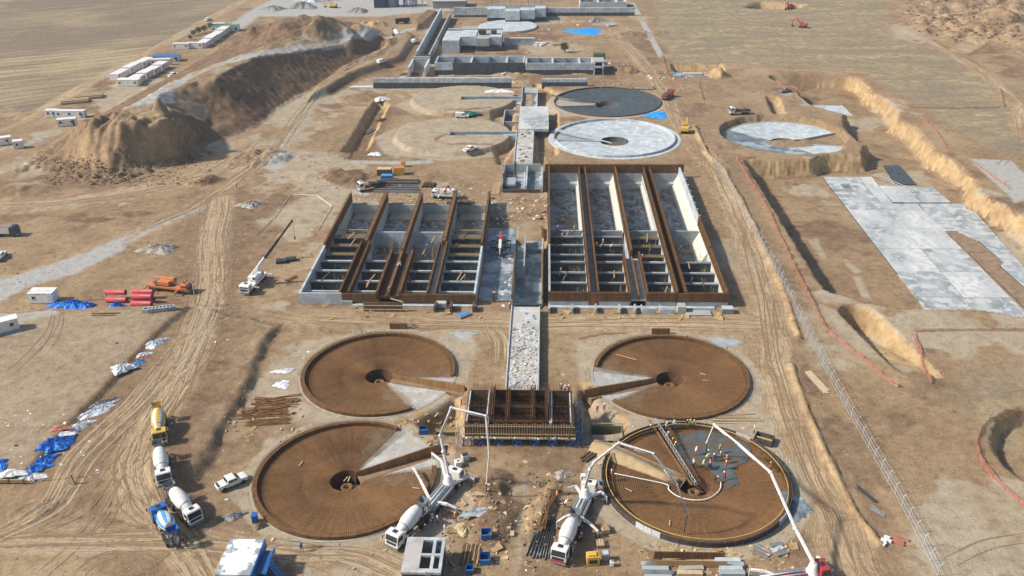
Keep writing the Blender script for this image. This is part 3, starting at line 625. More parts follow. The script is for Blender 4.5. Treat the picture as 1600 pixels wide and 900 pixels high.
# ------------------------------------------------------------------ front settling tanks
def rust_mat():
    m, n, l, b = new_mat('rebar_floor'); b.inputs['Roughness'].default_value = .9
    tc0 = n.new('ShaderNodeTexCoord').outputs['Object']; tc = tc0; sx = n.new('ShaderNodeSeparateXYZ'); l.new(tc, sx.inputs[0]); oi = n.new('ShaderNodeNewGeometry').outputs['Position']
    at = n.new('ShaderNodeMath'); at.operation = 'ARCTAN2'; l.new(sx.outputs[1], at.inputs[0]); l.new(sx.outputs[0], at.inputs[1])
    ln = n.new('ShaderNodeVectorMath'); ln.operation = 'LENGTH'; l.new(tc, ln.inputs[0])
    def cmb(ka, kr):
        c = n.new('ShaderNodeCombineXYZ'); a = n.new('ShaderNodeMath'); a.operation = 'MULTIPLY'; a.inputs[1].default_value = ka; l.new(at.outputs[0], a.inputs[0])
        r = n.new('ShaderNodeMath'); r.operation = 'MULTIPLY'; r.inputs[1].default_value = kr; l.new(ln.outputs['Value'], r.inputs[0]); l.new(a.outputs[0], c.inputs[0]); l.new(r.outputs[0], c.inputs[1]); return c.outputs[0]
    def nz(v, s, d=4):
        z = n.new('ShaderNodeTexNoise'); z.inputs['Scale'].default_value = s; z.inputs['Detail'].default_value = d; z.inputs['Roughness'].default_value = .7; l.new(v, z.inputs['Vector']); return z.outputs[0]
    def mr(v, a, c):
        r = n.new('ShaderNodeMapRange'); r.inputs[1].default_value = a; r.inputs[2].default_value = c; l.new(v, r.inputs[0]); return r.outputs[0]
    def mx(f, a, c):
        x = n.new('ShaderNodeMix'); x.data_type = 'RGBA'; l.new(f, x.inputs[0])
        for i, v in ((6, a), (7, c)):
            if isinstance(v, tuple): x.inputs[i].default_value = (*v, 1)
            else: l.new(v, x.inputs[i])
        return x.outputs[2]
    rad = nz(cmb(28, .12), 1); ring = nz(cmb(1.2, 2.6), 1); blot = nz(oi, .13, 6); spot = nz(oi, .9, 5)
    c = mx(mr(blot, .38, .62), (.125, .062, .025), (.26, .128, .046)); c = mx(mr(spot, .55, .8), c, (.32, .18, .075)); c = mx(mr(rad, .45, .72), c, (.32, .175, .068)); c = mx(mr(ring, .55, .75), c, (.06, .033, .017))
    ob = n.new('ShaderNodeObjectInfo'); r_ = n.new('ShaderNodeMapRange'); r_.inputs[3].default_value = 0; r_.inputs[4].default_value = .45; l.new(ob.outputs['Random'], r_.inputs[0]); c = mx(r_.outputs[0], c, (.10, .055, .026))
    l.new(c, b.inputs['Base Color'])
    bp = n.new('ShaderNodeBump'); bp.inputs['Strength'].default_value = .6; bp.inputs['Distance'].default_value = .12; l.new(rad, bp.inputs['Height']); l.new(bp.outputs[0], b.inputs['Normal'])
rust_mat()
def cone_z(r): return -.95 * (1 - r / CR)
def polar_sheet(mb, r0, r1, a_of, nr, na, zf, ad=0.0):
    """sheet between radii and between the two angles a_of(r) -> (start, end)"""
    vs = []; fs = []
    for i in range(nr + 1):
        r = r0 + (r1 - r0) * i / nr; s, e = a_of(r)
        for j in range(na + 1):
            t = s + (e - s) * j / na; vs.append((r * math.cos(t), r * math.sin(t), zf(r) + ad))
    for i in range(nr):
        for j in range(na):
            q = i * (na + 1) + j; fs.append((q, q + 1, q + na + 2, q + na + 1))
    return mb.add(vs, fs)
def rot2(p, a): return (p[0] * math.cos(a) - p[1] * math.sin(a), p[0] * math.sin(a) + p[1] * math.cos(a))
def settling_tank(key, label, d_lo, d_hi, rim):
    """conical floor under a rusty reinforcement mat, hub pit, radial trench; bare blinding d_lo / d_hi degrees either side of the trench"""
    x, y = CLAR[key]; T = thing('settling_tank', label, 'settling tank', (x, y, 0), group='round settling tanks under reinforcement')
    a0 = TRA[key]; hw = 1.45; lo = math.radians(d_lo); hi = math.radians(d_hi); PI2 = 2 * math.pi
    hubr = 2.7
    am = lambda r: math.asin(min(.95, (hw + .15) / r))
    polar_sheet(MB(), hubr, CR, lambda r: (a0 + max(hi, am(r)), a0 + PI2 - max(lo, am(r))), 14, 150, cone_z).build('reinforced_floor', 'rebar_floor', T, smooth=True)
    for s, dlt in ((1, hi), (-1, lo)):
        if dlt > math.radians(3):
            polar_sheet(MB(), hubr + .6, CR, lambda r: (a0 + s * am(r), a0 + s * max(dlt, am(r) + .005)), 10, 24, cone_z).build('blinding_wedge', 'wedge', T)
    for s, dlt in ((1, hi), (-1, lo)):                      # single layer of bars beside the bare wedges, blinding showing through
        if dlt > math.radians(3): polar_sheet(MB(), hubr + 1.2, CR - .8, lambda r: (a0 + s * max(dlt, am(r) + .005), a0 + s * (max(dlt, am(r)) + math.radians(17 + 6 * math.sin(r * 1.7)))), 12, 14, cone_z, .03).build('thin_reinforcement', 'thin_mat', T)
    # reinforcement: radial bars and hoops, bars frayed where the blinding shows
    mb = MB(); nb = 260
    for i in range(nb):
        t = PI2 * i / nb; dlt = (t - a0 + math.pi) % PI2 - math.pi
        if -lo * .8 < dlt < hi * .8: continue
        r0 = hubr if i % 2 == 0 else 7.2 + random.uniform(-.4, .4)
        mb.tube([(r * math.cos(t), r * math.sin(t), cone_z(r) + .07) for r in (r0, CR - .1)], .028, 3, cap=False)
    for k in range(34):
        r = hubr + .3 + k * (CR - hubr - .5) / 33; n0 = 90
        a1 = a0 + max(hi * .9, am(r)); a2 = a0 + PI2 - max(lo * .9, am(r))
        mb.tube([(r * math.cos(a1 + (a2 - a1) * j / n0), r * math.sin(a1 + (a2 - a1) * j / n0), cone_z(r) + .11) for j in range(n0 + 1)], .02, 3, cap=False)
    tag(mb.build('reinforcement_bars', 'rust_bar', T), kind='stuff')
    # hub pit
    gap = lambda r: (a0 + am(r), a0 + PI2 - am(r))
    vs = MB(); polar_sheet(vs, hubr, hubr - .35, lambda r: gap(hubr), 2, 48, lambda r: cone_z(hubr) - (hubr - r) / .35 * 2.3)
    vs.build('hub_pit_wall', 'rust_dark', T, smooth=True)
    MB().lathe([(-3.3, hubr - .3), (-3.28, hubr - .3)], 40).build('hub_pit_floor', 'rust_dark', T)
    MB().lathe([(-3.25, 1.15), (-2.2, 1.1), (-2.05, .95), (-2.1, .5), (-2.6, .45)], 28).build('hub_column', 'rust', T, smooth=True)
    # trench
    L0, L1, zb = hubr - .5, CR + 2.6, -1.75
    def R(p): q = rot2(p, a0); return (q[0], q[1], p[2])
    for s in (1, -1):
        w = MB(); w.add([R((L0, s * hw, zb)), R((L1, s * hw, zb)), R((L1, s * hw, .05)), R((CR, s * hw, .05)), R((L0, s * hw, cone_z(L0))),
                         R((L0, s * (hw + .2), zb)), R((L1, s * (hw + .2), zb)), R((L1, s * (hw + .2), .05)), R((CR, s * (hw + .2), .05)), R((L0, s * (hw + .2), cone_z(L0)))],
                        [(0, 1, 2, 3, 4), (9, 8, 7, 6, 5), (2, 7, 8, 3), (3, 8, 9, 4), (0, 5, 6, 1), (1, 6, 7, 2), (4, 9, 5, 0)])
        w.build('trench_wall', 'rust_lit' if key != 'LR' else 'blinding', T)
        st = MB()
        for i in range(60):
            u = L0 + .6 + (CR - L0 - .6) * i / 59; st.tube([R((u, s * (hw + .1), cone_z(min(u, CR)))), R((u, s * (hw + .1), cone_z(min(u, CR)) + .3))], .02, 3, cap=False)
        tag(st.build('starter_bars', 'rust_bar', T), kind='stuff')
    fl = MB(); fl.add([R((L0, -hw, zb + .01)), R((L1, -hw, zb + .01)), R((L1, hw, zb + .01)), R((L0, hw, zb + .01))], [(0, 1, 2, 3)]); fl.build('trench_floor', 'spoil', T)
    # rim
    ra = am(CR) if rim else max(am(CR), 0); segs = 120
    def ring(r0, r1, z0, z1, name, m, s=a0 + ra, e=a0 + PI2 - ra, n=segs, parent=T):
        mb = MB(); vs = []; fs = []
        for j in range(n + 1):
            t = s + (e - s) * j / n
            for r, z in ((r0, z0), (r1, z0), (r1, z1), (r0, z1)): vs.append((r * math.cos(t), r * math.sin(t), z))
        for j in range(n):
            for k in range(4): fs.append((j * 4 + k, j * 4 + (k + 1) % 4, j * 4 + 4 + (k + 1) % 4, j * 4 + 4 + k))
        fs += [(0, 1, 2, 3), (n * 4 + 3, n * 4 + 2, n * 4 + 1, n * 4)]
        return mb.add(vs, fs).build(name, m, parent)
    ring(CR - .05, CR + .4, -.35, .06, 'blinding_ring', 'blinding')
    def bars(r, h, n, z0=0.0, name='rim_starter_bars'):
        mb = MB()
        for i in range(n):
            t = PI2 * i / n; dlt = (t - a0 + math.pi) % PI2 - math.pi
            if -max(lo, ra) < dlt < max(hi, ra): continue
            q = h * random.uniform(.85, 1.1); l_ = random.uniform(-.06, .06); mb.tube([(r * math.cos(t), r * math.sin(t), z0), ((r + l_) * math.cos(t), (r + l_) * math.sin(t), z0 + q)], .022, 3, cap=False)
        for zz in (h * .25, h * .55, h * .8):
            s_, e_ = a0 + max(hi, ra), a0 + PI2 - max(lo, ra); mb.tube([(r * math.cos(s_ + (e_ - s_) * j / 110), r * math.sin(s_ + (e_ - s_) * j / 110), z0 + zz) for j in range(111)], .022, 3, cap=False)
        tag(mb.build(name, 'rust_bar', T), kind='stuff')
    if not rim:
        ring(CR - .75, CR - .1, -.1, .62, 'rim_cage', 'rust', a0 + max(hi, ra), a0 + PI2 - max(lo, ra)); bars(CR - .05, 1.1, 300); bars(CR - .8, 1.15, 300)
    else:
        ring(CR - .62, CR - .5, 1.02, 1.12, 'rim_rail', 'form_yellow'); bars(CR - .2, 1.15, 320); bars(CR - .65, 1.05, 300); ring(CR - .6, CR - .3, -.1, .35, 'rim_cage', 'rust')
        n = 64; s_, e_ = a0 + ra + .02, a0 + PI2 - ra - .02
        for i in range(n):                                  # formwork panels round the outside
            b_, c_ = s_ + (e_ - s_) * i / n, s_ + (e_ - s_) * (i + 1) / n - .004; r0, r1 = CR + .06, CR + .16
            light = (i % 64) in (13, 14, 15, 30, 31, 46, 47)
            p = MB(); p.prism([(r0 * math.cos(b_), r0 * math.sin(b_)), (r1 * math.cos(b_), r1 * math.sin(b_)), (r1 * math.cos(c_), r1 * math.sin(c_)), (r0 * math.cos(c_), r0 * math.sin(c_))], 0.07, 1.1)
            for zz in (.3, .62, .95):
                r2 = r1 + .07; p.prism([(r1 * math.cos(b_), r1 * math.sin(b_)), (r2 * math.cos(b_), r2 * math.sin(b_)), (r2 * math.cos(c_), r2 * math.sin(c_)), (r1 * math.cos(c_), r1 * math.sin(c_))], zz - .05, zz + .05)
            p.build('formwork_panel', 'galvanised' if light else 'form_panel', T)
    return T
settling_tank('LL', 'rust brown round tank floor at front left, mixer truck beside its rim', 17, 36, False)
settling_tank('UL', 'rust brown round tank behind the front left one, below the left basin', 38, 14, False)
settling_tank('UR', 'rust brown round tank floor below the right basin, no workers on it', 34, 16, False)
LR = settling_tank('LR', 'round tank at front right being concreted, yellow rail and workers on its rust floor', 2, 2, True)
# fresh concrete spread on the mat of the front right tank
poly = [(p[0] - CLAR['LR'][0], p[1] - CLAR['LR'][1]) for p in PP([(1044, 700), (1052, 684), (1085, 678), (1110, 673), (1143, 679), (1168, 696), (1174, 716), (1163, 730), (1148, 735), (1153, 748), (1156, 760), (1136, 766), (1122, 748), (1108, 737), (1085, 729), (1062, 724), (1050, 712)], -.5)]
g = np.arange(-15, 15.01, .28); X, Y = np.meshgrid(g, g); sd = sdist(X, Y, poly) + fbm(X + 40, Y, 2.2, 4, 71) * .9
ins = sd > 0; vi = -np.ones(X.shape, int); vs = []; fs = []
for j in range(len(g)):
    for i in range(len(g)):
        if ins[j, i]:
            r = math.hypot(X[j, i], Y[j, i]); vi[j, i] = len(vs); vs.append((X[j, i], Y[j, i], cone_z(r) + .10 + min(.09, sd[j, i] * .12) + .04 * float(fbm(np.array(X[j, i] * 3.), np.array(Y[j, i] * 3.), 2.0, 3, 72))))
for j in range(len(g) - 1):
    for i in range(len(g) - 1):
        q = (vi[j, i], vi[j, i + 1], vi[j + 1, i + 1], vi[j + 1, i])
        if min(q) >= 0: fs.append(q)
MB().add(vs, fs).build('fresh_concrete', 'wet_concrete', LR, smooth=True)
# ------------------------------------------------------------------ lane basins
def rebar_curtain(mb, p, q, z0, z1, sp=.35, r=.022, jit=.15):
    p = Vector(p); q = Vector(q); L = (q - p).length; n = max(2, int(L / sp))
    for i in range(n + 1):
        c = p + (q - p) * (i / n); mb.tube([(c.x, c.y, z0), (c.x + random.uniform(-.05, .05), c.y + random.uniform(-.05, .05), z1 + random.uniform(-jit, jit))], r, 3, cap=False)
    for k in range(1, 4):
        z = z0 + (z1 - z0) * k / 4; mb.tube([(p.x, p.y, z), (q.x, q.y, z)], r, 3, cap=False)
def far_clutter():
    for m, n, lab in (('timber', 150, 'timber lengths strewn through the far works'), ('stone_grey', 150, 'grey rubble strewn through the far works'), ('white_dusty', 70, 'pale panels strewn through the far works')):
        mb = MB()
        for k in range(n):
            x, y = random.choice(((random.uniform(-50, 45), random.uniform(403, 520)), (random.uniform(20, 60), random.uniform(360, 420)), (random.uniform(-62, -8), random.uniform(372, 388)))); s = random.uniform(.4, 2.0) * random.random() + .3; mb.box((x, y, gz(x, y) + .15), (s, s * random.uniform(.2, .7), random.uniform(.1, .5)), random.uniform(0, 3.1))
        tag(mb.build('site_debris', m), lab, None, None, 'stuff')
far_clutter()
def lane_basin(name, label, B, side):
    xs, y0, y1, ym = B['x'], B['y0'], B['y1'], B['ym']
    T = thing(name, label, 'basin', ((xs[0] + xs[-1]) / 2, y0, 0)); O = Vector(T.location)
    def bld(mb, nm, m, kind=None, parent=T, **k):
        o = mb.build(nm, m, None, **k); o.parent = parent; o.location = -O if parent is T else (0, 0, 0)
        if kind: o['kind'] = kind
        return o
    bld(MB().b2(xs[0], xs[-1], y0, y1, BF - .6, BF), 'floor_slab', 'basin_floor')
    right = side == 'right'
    TOP = 4.2
    # side walls: cast lower part, bare reinforcement above, some lengths already finished
    def wall(x, ya, yb, zc, zr, th=.45, m='concrete', face=None):
        bld(MB().b2(x - th / 2, x + th / 2, ya, yb, BF, zc), 'wall', m)
        if zr > zc + .1:
            bld(MB().b2(x - th / 2 + .06, x + th / 2 - .06, ya + .03, yb - .03, zc + .002, zr), 'reinforcement_core', 'rust')
            mb = MB(); rebar_curtain(mb, (x - th / 2, ya, 0), (x - th / 2, yb, 0), zc, zr + .45); rebar_curtain(mb, (x + th / 2, ya, 0), (x + th / 2, yb, 0), zc, zr + .45)
            bld(mb, 'reinforcement_bars', 'rust_bar', 'stuff')
    if right:
        wall(xs[0] + .25, y0 + .4, 206, 3.6, 3.6); wall(xs[0] + .25, 206.01, y1, 1.0, 4.0)
        for x in (xs[1], xs[3]):
            wall(x - .95, y0 + .4, y1 - .6, 1.2, 3.7, .4, 'concrete_new'); wall(x + .95, y0 + .4, y1 - .6, 1.2, 3.7, .4)
            bld(MB().b2(x - .74, x + .74, y0 + .4, y1 - .6, 1.2, 1.5), 'channel_bed', 'rust_dark' if x == xs[3] else 'concrete')
        wall(xs[2], 202.01, y1 - .6, 1.2, 3.9, .6, 'concrete_new')
        for dx in (-1.9, 1.9): wall(xs[2] + dx, y0 + .4, 202, 1.2, 3.4, .4, 'timber_pale')
        bld(MB().b2(xs[2] - 1.69, xs[2] + 1.69, y0 + .4, 202, 1.2, 1.5), 'channel_bed', 'slab_messy'); bld(MB().b2(xs[2] - .2, xs[2] + .2, y0 + .4, 201, 1.5, 2.7), 'channel_divider', 'rust')
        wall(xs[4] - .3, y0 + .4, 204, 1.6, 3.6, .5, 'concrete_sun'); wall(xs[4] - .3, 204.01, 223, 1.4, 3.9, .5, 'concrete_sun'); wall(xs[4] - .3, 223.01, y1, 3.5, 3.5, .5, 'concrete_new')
        for k in range(8): bld(MB().b2(xs[4] - .02, xs[4] + .55, 225 + k * 4.6, 225.35 + k * 4.6, 0, 3.4), 'buttress', 'concrete_new')
        # tall bare cage along the far end
        bld(MB().b2(xs[0], xs[-1], y1 - .55, y1, BF, 1.6), 'end_wall', 'concrete'); bld(MB().b2(xs[0] - 1, xs[-1] + 1, y1 - .45, y1 - .1, 1.602, 4.3), 'end_reinforcement', 'rust')
        mb = MB(); rebar_curtain(mb, (xs[0] - 1, y1 - .55, 0), (xs[-1] + 1, y1 - .55, 0), 1.6, 4.9); rebar_curtain(mb, (xs[0] - 1, y1, 0), (xs[-1] + 1, y1, 0), 1.6, 4.9); bld(mb, 'reinforcement_bars', 'rust_bar', 'stuff')
        bld(MB().b2(xs[0] + .5, xs[-1] - .6, y1 - 2.2, y1 - .56, BF, -1.2), 'haunch', 'concrete_new')
    else:
        wall(xs[0] + .2, y0 + .4, 206, 2.8, 2.8, .5, 'concrete_new'); wall(xs[0] + .2, 206.01, y1, 1.0, 3.4, .5)
        x = xs[1]
        for xx, wdt in ((xs[1], 2.0), (xs[3], 1.8)):
            wall(xx - wdt / 2, y0 + .4, 208, 1.2, 3.2, .4); wall(xx + wdt / 2, y0 + .4, 208, 1.2, 3.2, .4, 'concrete_new'); wall(xx, 208.01, y1, 1.2, 3.4, 1.0)
            bld(MB().b2(xx - wdt / 2 + .21, xx + wdt / 2 - .21, y0 + .4, 208, 1.2, 2.2), 'channel_bed', 'rust_dark' if xx == xs[1] else 'concrete')
        wall(xs[2], 203.01, y1, 1.2, 3.4, .8)
        for dx in (-2.6, 2.6): wall(xs[2] + dx, y0 + .4, 203, 1.2, 3.2, .5, 'plywood')
        bld(MB().b2(xs[2] - 2.34, xs[2] + 2.34, y0 + .4, 203, 1.4, 2.0), 'channel_bed', 'rust_dark'); bld(MB().b2(xs[2] - .25, xs[2] + .25, y0 + .4, 204, 2.0, 3.0), 'channel_divider', 'rust')
        wall(xs[4] - .25, y0 + .4, 206, 2.9, 2.9, .5, 'concrete_new'); wall(xs[4] - .25, 206.01, y1, 1.0, 3.9, .5)
        bld(MB().b2(xs[0], xs[-1], y1 - .5, y1, BF, -.15), 'end_wall', 'concrete')
        for i in range(4): bld(MB().b2(xs[i] + 1.2, xs[i + 1] - 1.2, y1 - 5.5, y1 - .55, BF - .01, BF + .45), 'haunch', 'blinding')
    # sloping footings at the foot of the lane walls (sunlight painted into the pale faces)
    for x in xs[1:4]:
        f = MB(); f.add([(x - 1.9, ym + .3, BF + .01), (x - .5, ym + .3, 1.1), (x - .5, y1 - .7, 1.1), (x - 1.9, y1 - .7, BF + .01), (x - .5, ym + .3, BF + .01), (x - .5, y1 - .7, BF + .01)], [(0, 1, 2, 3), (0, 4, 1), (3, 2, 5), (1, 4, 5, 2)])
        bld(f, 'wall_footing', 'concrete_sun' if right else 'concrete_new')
    if right:
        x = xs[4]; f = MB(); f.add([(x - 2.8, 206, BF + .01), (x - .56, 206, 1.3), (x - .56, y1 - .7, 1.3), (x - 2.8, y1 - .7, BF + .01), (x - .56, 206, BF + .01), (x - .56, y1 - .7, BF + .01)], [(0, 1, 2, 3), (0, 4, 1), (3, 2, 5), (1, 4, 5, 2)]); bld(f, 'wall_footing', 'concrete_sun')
    # front wall
    if right:
        for i in range(4):
            a, b = xs[i] + (.0 if i == 0 else 1.2), xs[i + 1] - (1.2 if i < 3 else 0)
            if i == 1: b = xs[2] - 2.2
            if i == 2: a = xs[2] + 2.2
            bld(MB().b2(a, b, y0, y0 + .38, BF, 1.3), 'front_wall', 'concrete'); bld(MB().b2(a, b, y0 + .03, y0 + .33, 1.302, 3.5), 'front_reinforcement', 'rust')
            mb = MB(); rebar_curtain(mb, (a, y0 - .03, 0), (b, y0 - .03, 0), 1.2, 3.9, .3); bld(mb, 'reinforcement_bars', 'rust_bar', 'stuff')
        for x in (xs[1], xs[3]): bld(MB().b2(x - 1.19, x + 1.19, y0 + .02, y0 + .3, BF, 3.3), 'front_reinforcement', 'rust')
        bld(MB().b2(xs[0], xs[-1] - 3, y0 - 1.1, y0 - .06, -.3, .25), 'footing_ledge', 'concrete_new')
        for k, x in enumerate((1.2, 6.3, 11.5, 16.8, 20.2)): bld(MB().b2(x - .22, x + .22, y0 - 3.6, y0 - 1.12, -.2, 1.3), 'buttress', 'concrete')
        for a, b in ((21.5, 24.6), (25.6, 28.8)):
            bld(MB().b2(a, b, y0 - 3.3, y0 - 3.0, -.2, 1.2), 'pit_wall', 'concrete_new'); bld(MB().b2(a, a + .3, y0 - 2.99, y0 - 1.12, -.2, 1.2), 'pit_wall', 'concrete'); bld(MB().b2(a + .31, b, y0 - 2.98, y0 - 1.12, .0, .06), 'pit_floor', 'concrete_dark')
        bld(MB().b2(29.5, 31.3, y0 - 3.2, y0 - 1.12, -.2, 1.7), 'pump_plinth', 'concrete')
    else:
        bld(MB().b2(xs[0], xs[1] - .6, y0, y0 + .38, BF, 2.8), 'front_wall', 'concrete_new'); bld(MB().b2(xs[1] - .59, xs[1] + 1.8, y0 - .4, y0 + .3, -.2, 1.0), 'front_wall', 'concrete')
        for a, b in ((xs[1] - .6 + .01, xs[2] - 2.9), (xs[2] + 2.9, xs[3] - .9), (xs[3] - .89, xs[4])):
            bld(MB().b2(a, b, y0 + .02, y0 + .36, BF, .7), 'front_wall', 'concrete_dark'); bld(MB().b2(a, b, y0 + .05, y0 + .33, .702, 2.7), 'front_reinforcement', 'rust')
            mb = MB(); rebar_curtain(mb, (a, y0, 0), (b, y0, 0), .6, 3.0, .3); bld(mb, 'reinforcement_bars', 'rust_bar', 'stuff')
        bld(MB().b2(xs[1] + 1.9, xs[-1], y0 - 1.0, y0 - .05, -.3, .3), 'footing_ledge', 'concrete_new')
        for x in (-24.2, -20.6, -15.6): bld(MB().b2(x - .25, x + .25, y0 - 3.4, y0 - 1.02, -.2, 1.5), 'buttress', 'timber_dark')
        # timber shutter for the inlet box
        sh = bld(MB().b2(-40.2, -31.4, y0 - 3.0, y0 - 2.86, -.1, 2.1), 'shutter_back', 'timber_dark')
        for k in range(26): bld(MB().b2(-40.2 + k * .345, -40.08 + k * .345, y0 - 3.16, y0 - 3.0, -.1, 2.3), 'shutter_stud', 'timber')
        for z in (.5, 1.5): bld(MB().b2(-40.3, -31.3, y0 - 3.28, y0 - 3.17, z - .07, z + .07), 'shutter_waling', 'timber_pale')
        bld(MB().b2(-40.2, -31.4, y0 - 2.85, y0 - 1.02, -.1, .05), 'shutter_deck', 'plywood')
        bld(MB().beam((-34.0, y0 - 3.0, 3.2), (-31.2, y0 - 3.0, 2.3), .5, .12), 'shutter_ramp', 'timber_pale')
    # cross wall at mid length
    for i in range(4):
        a, b = xs[i] + .8, xs[i + 1] - .8
        if right or i in (1, 2): bld(MB().b2(a, b, ym - .25, ym + .25, BF, 1.5), 'cross_wall', 'concrete_new' if not right else 'concrete')
        elif i == 0 or i == 3:
            for k in range(2): bld(MB().b2(a, b, ym - 1.1 + k * 3.4, ym - .9 + k * 3.4, .8, 1.1), 'shutter_beam', 'form_yellow')
    # struts across the front half of each lane, shuttering still on some
    ys = ([183.8, 189.0, 194.4, 200.2, 204.3, 210.2, 215.4] if right else [183.8, 189.1, 194.6, 200.0, 204.6, 209.8, 215.0])
    for i in range(4):
        for k, yy in enumerate(ys):
            a, b = xs[i] + (1.2 if i else .5), xs[i + 1] - (1.2 if i < 3 else .5)
            if i == 1 and yy < 203: b = xs[2] - (2.12 if right else 2.87)
            if i == 2 and yy < 203: a = xs[2] + (2.12 if right else 2.87)
            fin = yy < 203
            if not right and i in (1, 2) and not fin: continue
            if right and i == 3 and not fin: continue
            if fin or (right and i in (0, 1)):
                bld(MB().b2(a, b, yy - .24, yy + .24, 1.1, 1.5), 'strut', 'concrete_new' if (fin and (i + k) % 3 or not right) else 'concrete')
                bld(MB().b2(a, b, yy - .12, yy + .12, BF, 1.1), 'strut_wall', 'concrete_dark')  # dark colour puts the deep lane shade into the wall below
                mb = MB(); n_ = int((b - a) / .3)
                for q in range(n_): mb.tube([(a + .2 + q * .3, yy, 1.5), (a + .2 + q * .3, yy + random.uniform(-.05, .05), 1.95)], .02, 3, cap=False)
                if right or k % 2: bld(mb, 'starter_bars', 'rust_bar', 'stuff')
            else:
                bld(MB().b2(a, b, yy - .42, yy - .34, 1.0, 1.3), 'shutter_board', 'form_yellow'); bld(MB().b2(a, b, yy + .26, yy + .34, 1.0, 1.3), 'shutter_board', 'timber')
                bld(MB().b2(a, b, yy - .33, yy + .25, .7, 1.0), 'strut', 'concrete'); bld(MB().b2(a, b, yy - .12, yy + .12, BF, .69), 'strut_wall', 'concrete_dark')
                mb = MB()
                for q in range(int((b - a) / .28)): mb.tube([(a + .2 + q * .28, yy, .9), (a + .2 + q * .28, yy, 1.7)], .025, 3, cap=False)
                bld(mb, 'starter_bars', 'galvanised', 'stuff')
    for i in range(4):                                    # working platforms and cross boards laid over the struts
        for q in range(4):
            y = random.uniform(y0 + 2, ym - 3); x = random.uniform(xs[i] + 1.6, xs[i + 1] - 3.2); bld(MB().beam((x, y, 1.56), (x + random.uniform(.2, 1.2), y + random.uniform(3.5, 5.5), 1.58), .3, .06), 'walk_board', 'timber' if q % 2 else 'timber_dark')
    # formwork props and waste on the floor
    mb = MB(); mt = MB()
    for q in range(900 if right else 760):
        x = random.uniform(xs[0] + .8, xs[-1] - .8); y = random.uniform(y0 + 1, y1 - 1); a = random.uniform(0, 3.14); L = random.uniform(.4, 2.6)
        (mb if q % 3 else mt).beam((x, y, BF + .06), (x + L * math.cos(a), min(y1 - .6, y + L * math.sin(a)), BF + random.uniform(.06, .5)), .14, .08)
    bld(mb, 'scattered_boards', 'timber_dark', 'stuff'); bld(mt, 'scattered_offcuts', 'white_dusty', 'stuff')
    mb = MB()
    for q in range(260):
        i = random.randrange(4); x = random.uniform(xs[i] + 1.2, xs[i + 1] - 1.2); y = random.uniform(y0 + 1, ym - 2); mb.tube([(x, y, BF), (x, y, random.uniform(.0, .9))], .035, 4)
    bld(mb, 'props', 'form_yellow', 'stuff')
    return T
LBT = lane_basin('lane_basin', 'left basin of long parallel rusty walls, finished pale wall at its front left corner', LB, 'left')
RBT = lane_basin('lane_basin', 'right basin of long parallel lanes with tall rusty cage along its far end', RB, 'right')

# ------------------------------------------------------------------ channel along the middle axis
def block(name, label, cat, parts, at=(0, 0, 0), group=None):
    """thing made of named parts; part = (name, material, x0, x1, y0, y1, z0, z1)"""
    T = thing(name, label, cat, at, group=group); O = Vector(at)
    for p in parts:
        if callable(p): p(T, O); continue
        nm, m, x0, x1, y0, y1, z0, z1 = p; o = MB().b2(x0, x1, y0, y1, z0, z1).build(nm, m, T, bevel=.02); o.location = -O
    return T
def curtain_part(name, m, segs):
    def f(T, O):
        mb = MB()
        for p, q, z0, z1, sp in segs: rebar_curtain(mb, p, q, z0, z1, sp)
        o = mb.build(name, m, T); o.location = -O; o['kind'] = 'stuff'
    return f
block('culvert', 'open concrete channel sunk between the two basins, red crane beside it', 'channel', [
    ('floor', 'concrete_wet', -7.0, -.6, 180, 218.4, -2.6, -2.2), ('wall', 'concrete', -7.4, -7.0, 180, 203, -2.6, 1.6), ('wall', 'concrete', -.6, -.2, 180, 214, -2.6, 1.5), ('wall', 'concrete', -5.0, -4.7, 198, 217, -2.2, 1.4),
    ('wall', 'concrete_dark', -6.98, -.62, 179.5, 179.98, -2.6, .6), ('wall_reinforcement', 'rust', -7.35, -7.05, 180.1, 202.9, 1.602, 2.7), ('wall_reinforcement', 'rust', -.55, -.25, 180.1, 205, 1.502, 2.5),
    ('end_slab', 'concrete_wet', -4.69, -.61, 213, 218.3, -2.2, -1.2), ('bed_plate', 'concrete', -6.9, -5.02, 198, 203, -2.2, .2)], (-4, 180, 0))
mb = MB().b2(-15.25, -7.5, 184, 226, -1.3, -.93); mb.build('apron_slab', 'concrete_wet', tag(thing('concrete_apron', 'wet grey concrete floor between left basin and channel', 'slab', (-11, 205, -1)), None)).location = (11, -205, 1)
for k, (px, py) in enumerate([(772, 466)]):
    x, y, z = G(px, py + 6); block('concrete_post', 'short concrete post standing before the channel mouth', 'post', [('shaft', 'timber_dark', x - .3, x + .3, y - .3, y + .3, z - .2, z + 2.4), ('cap', 'concrete', x - .36, x + .36, y - .36, y + .36, z + 2.4, z + 2.6)], (x, y, z))
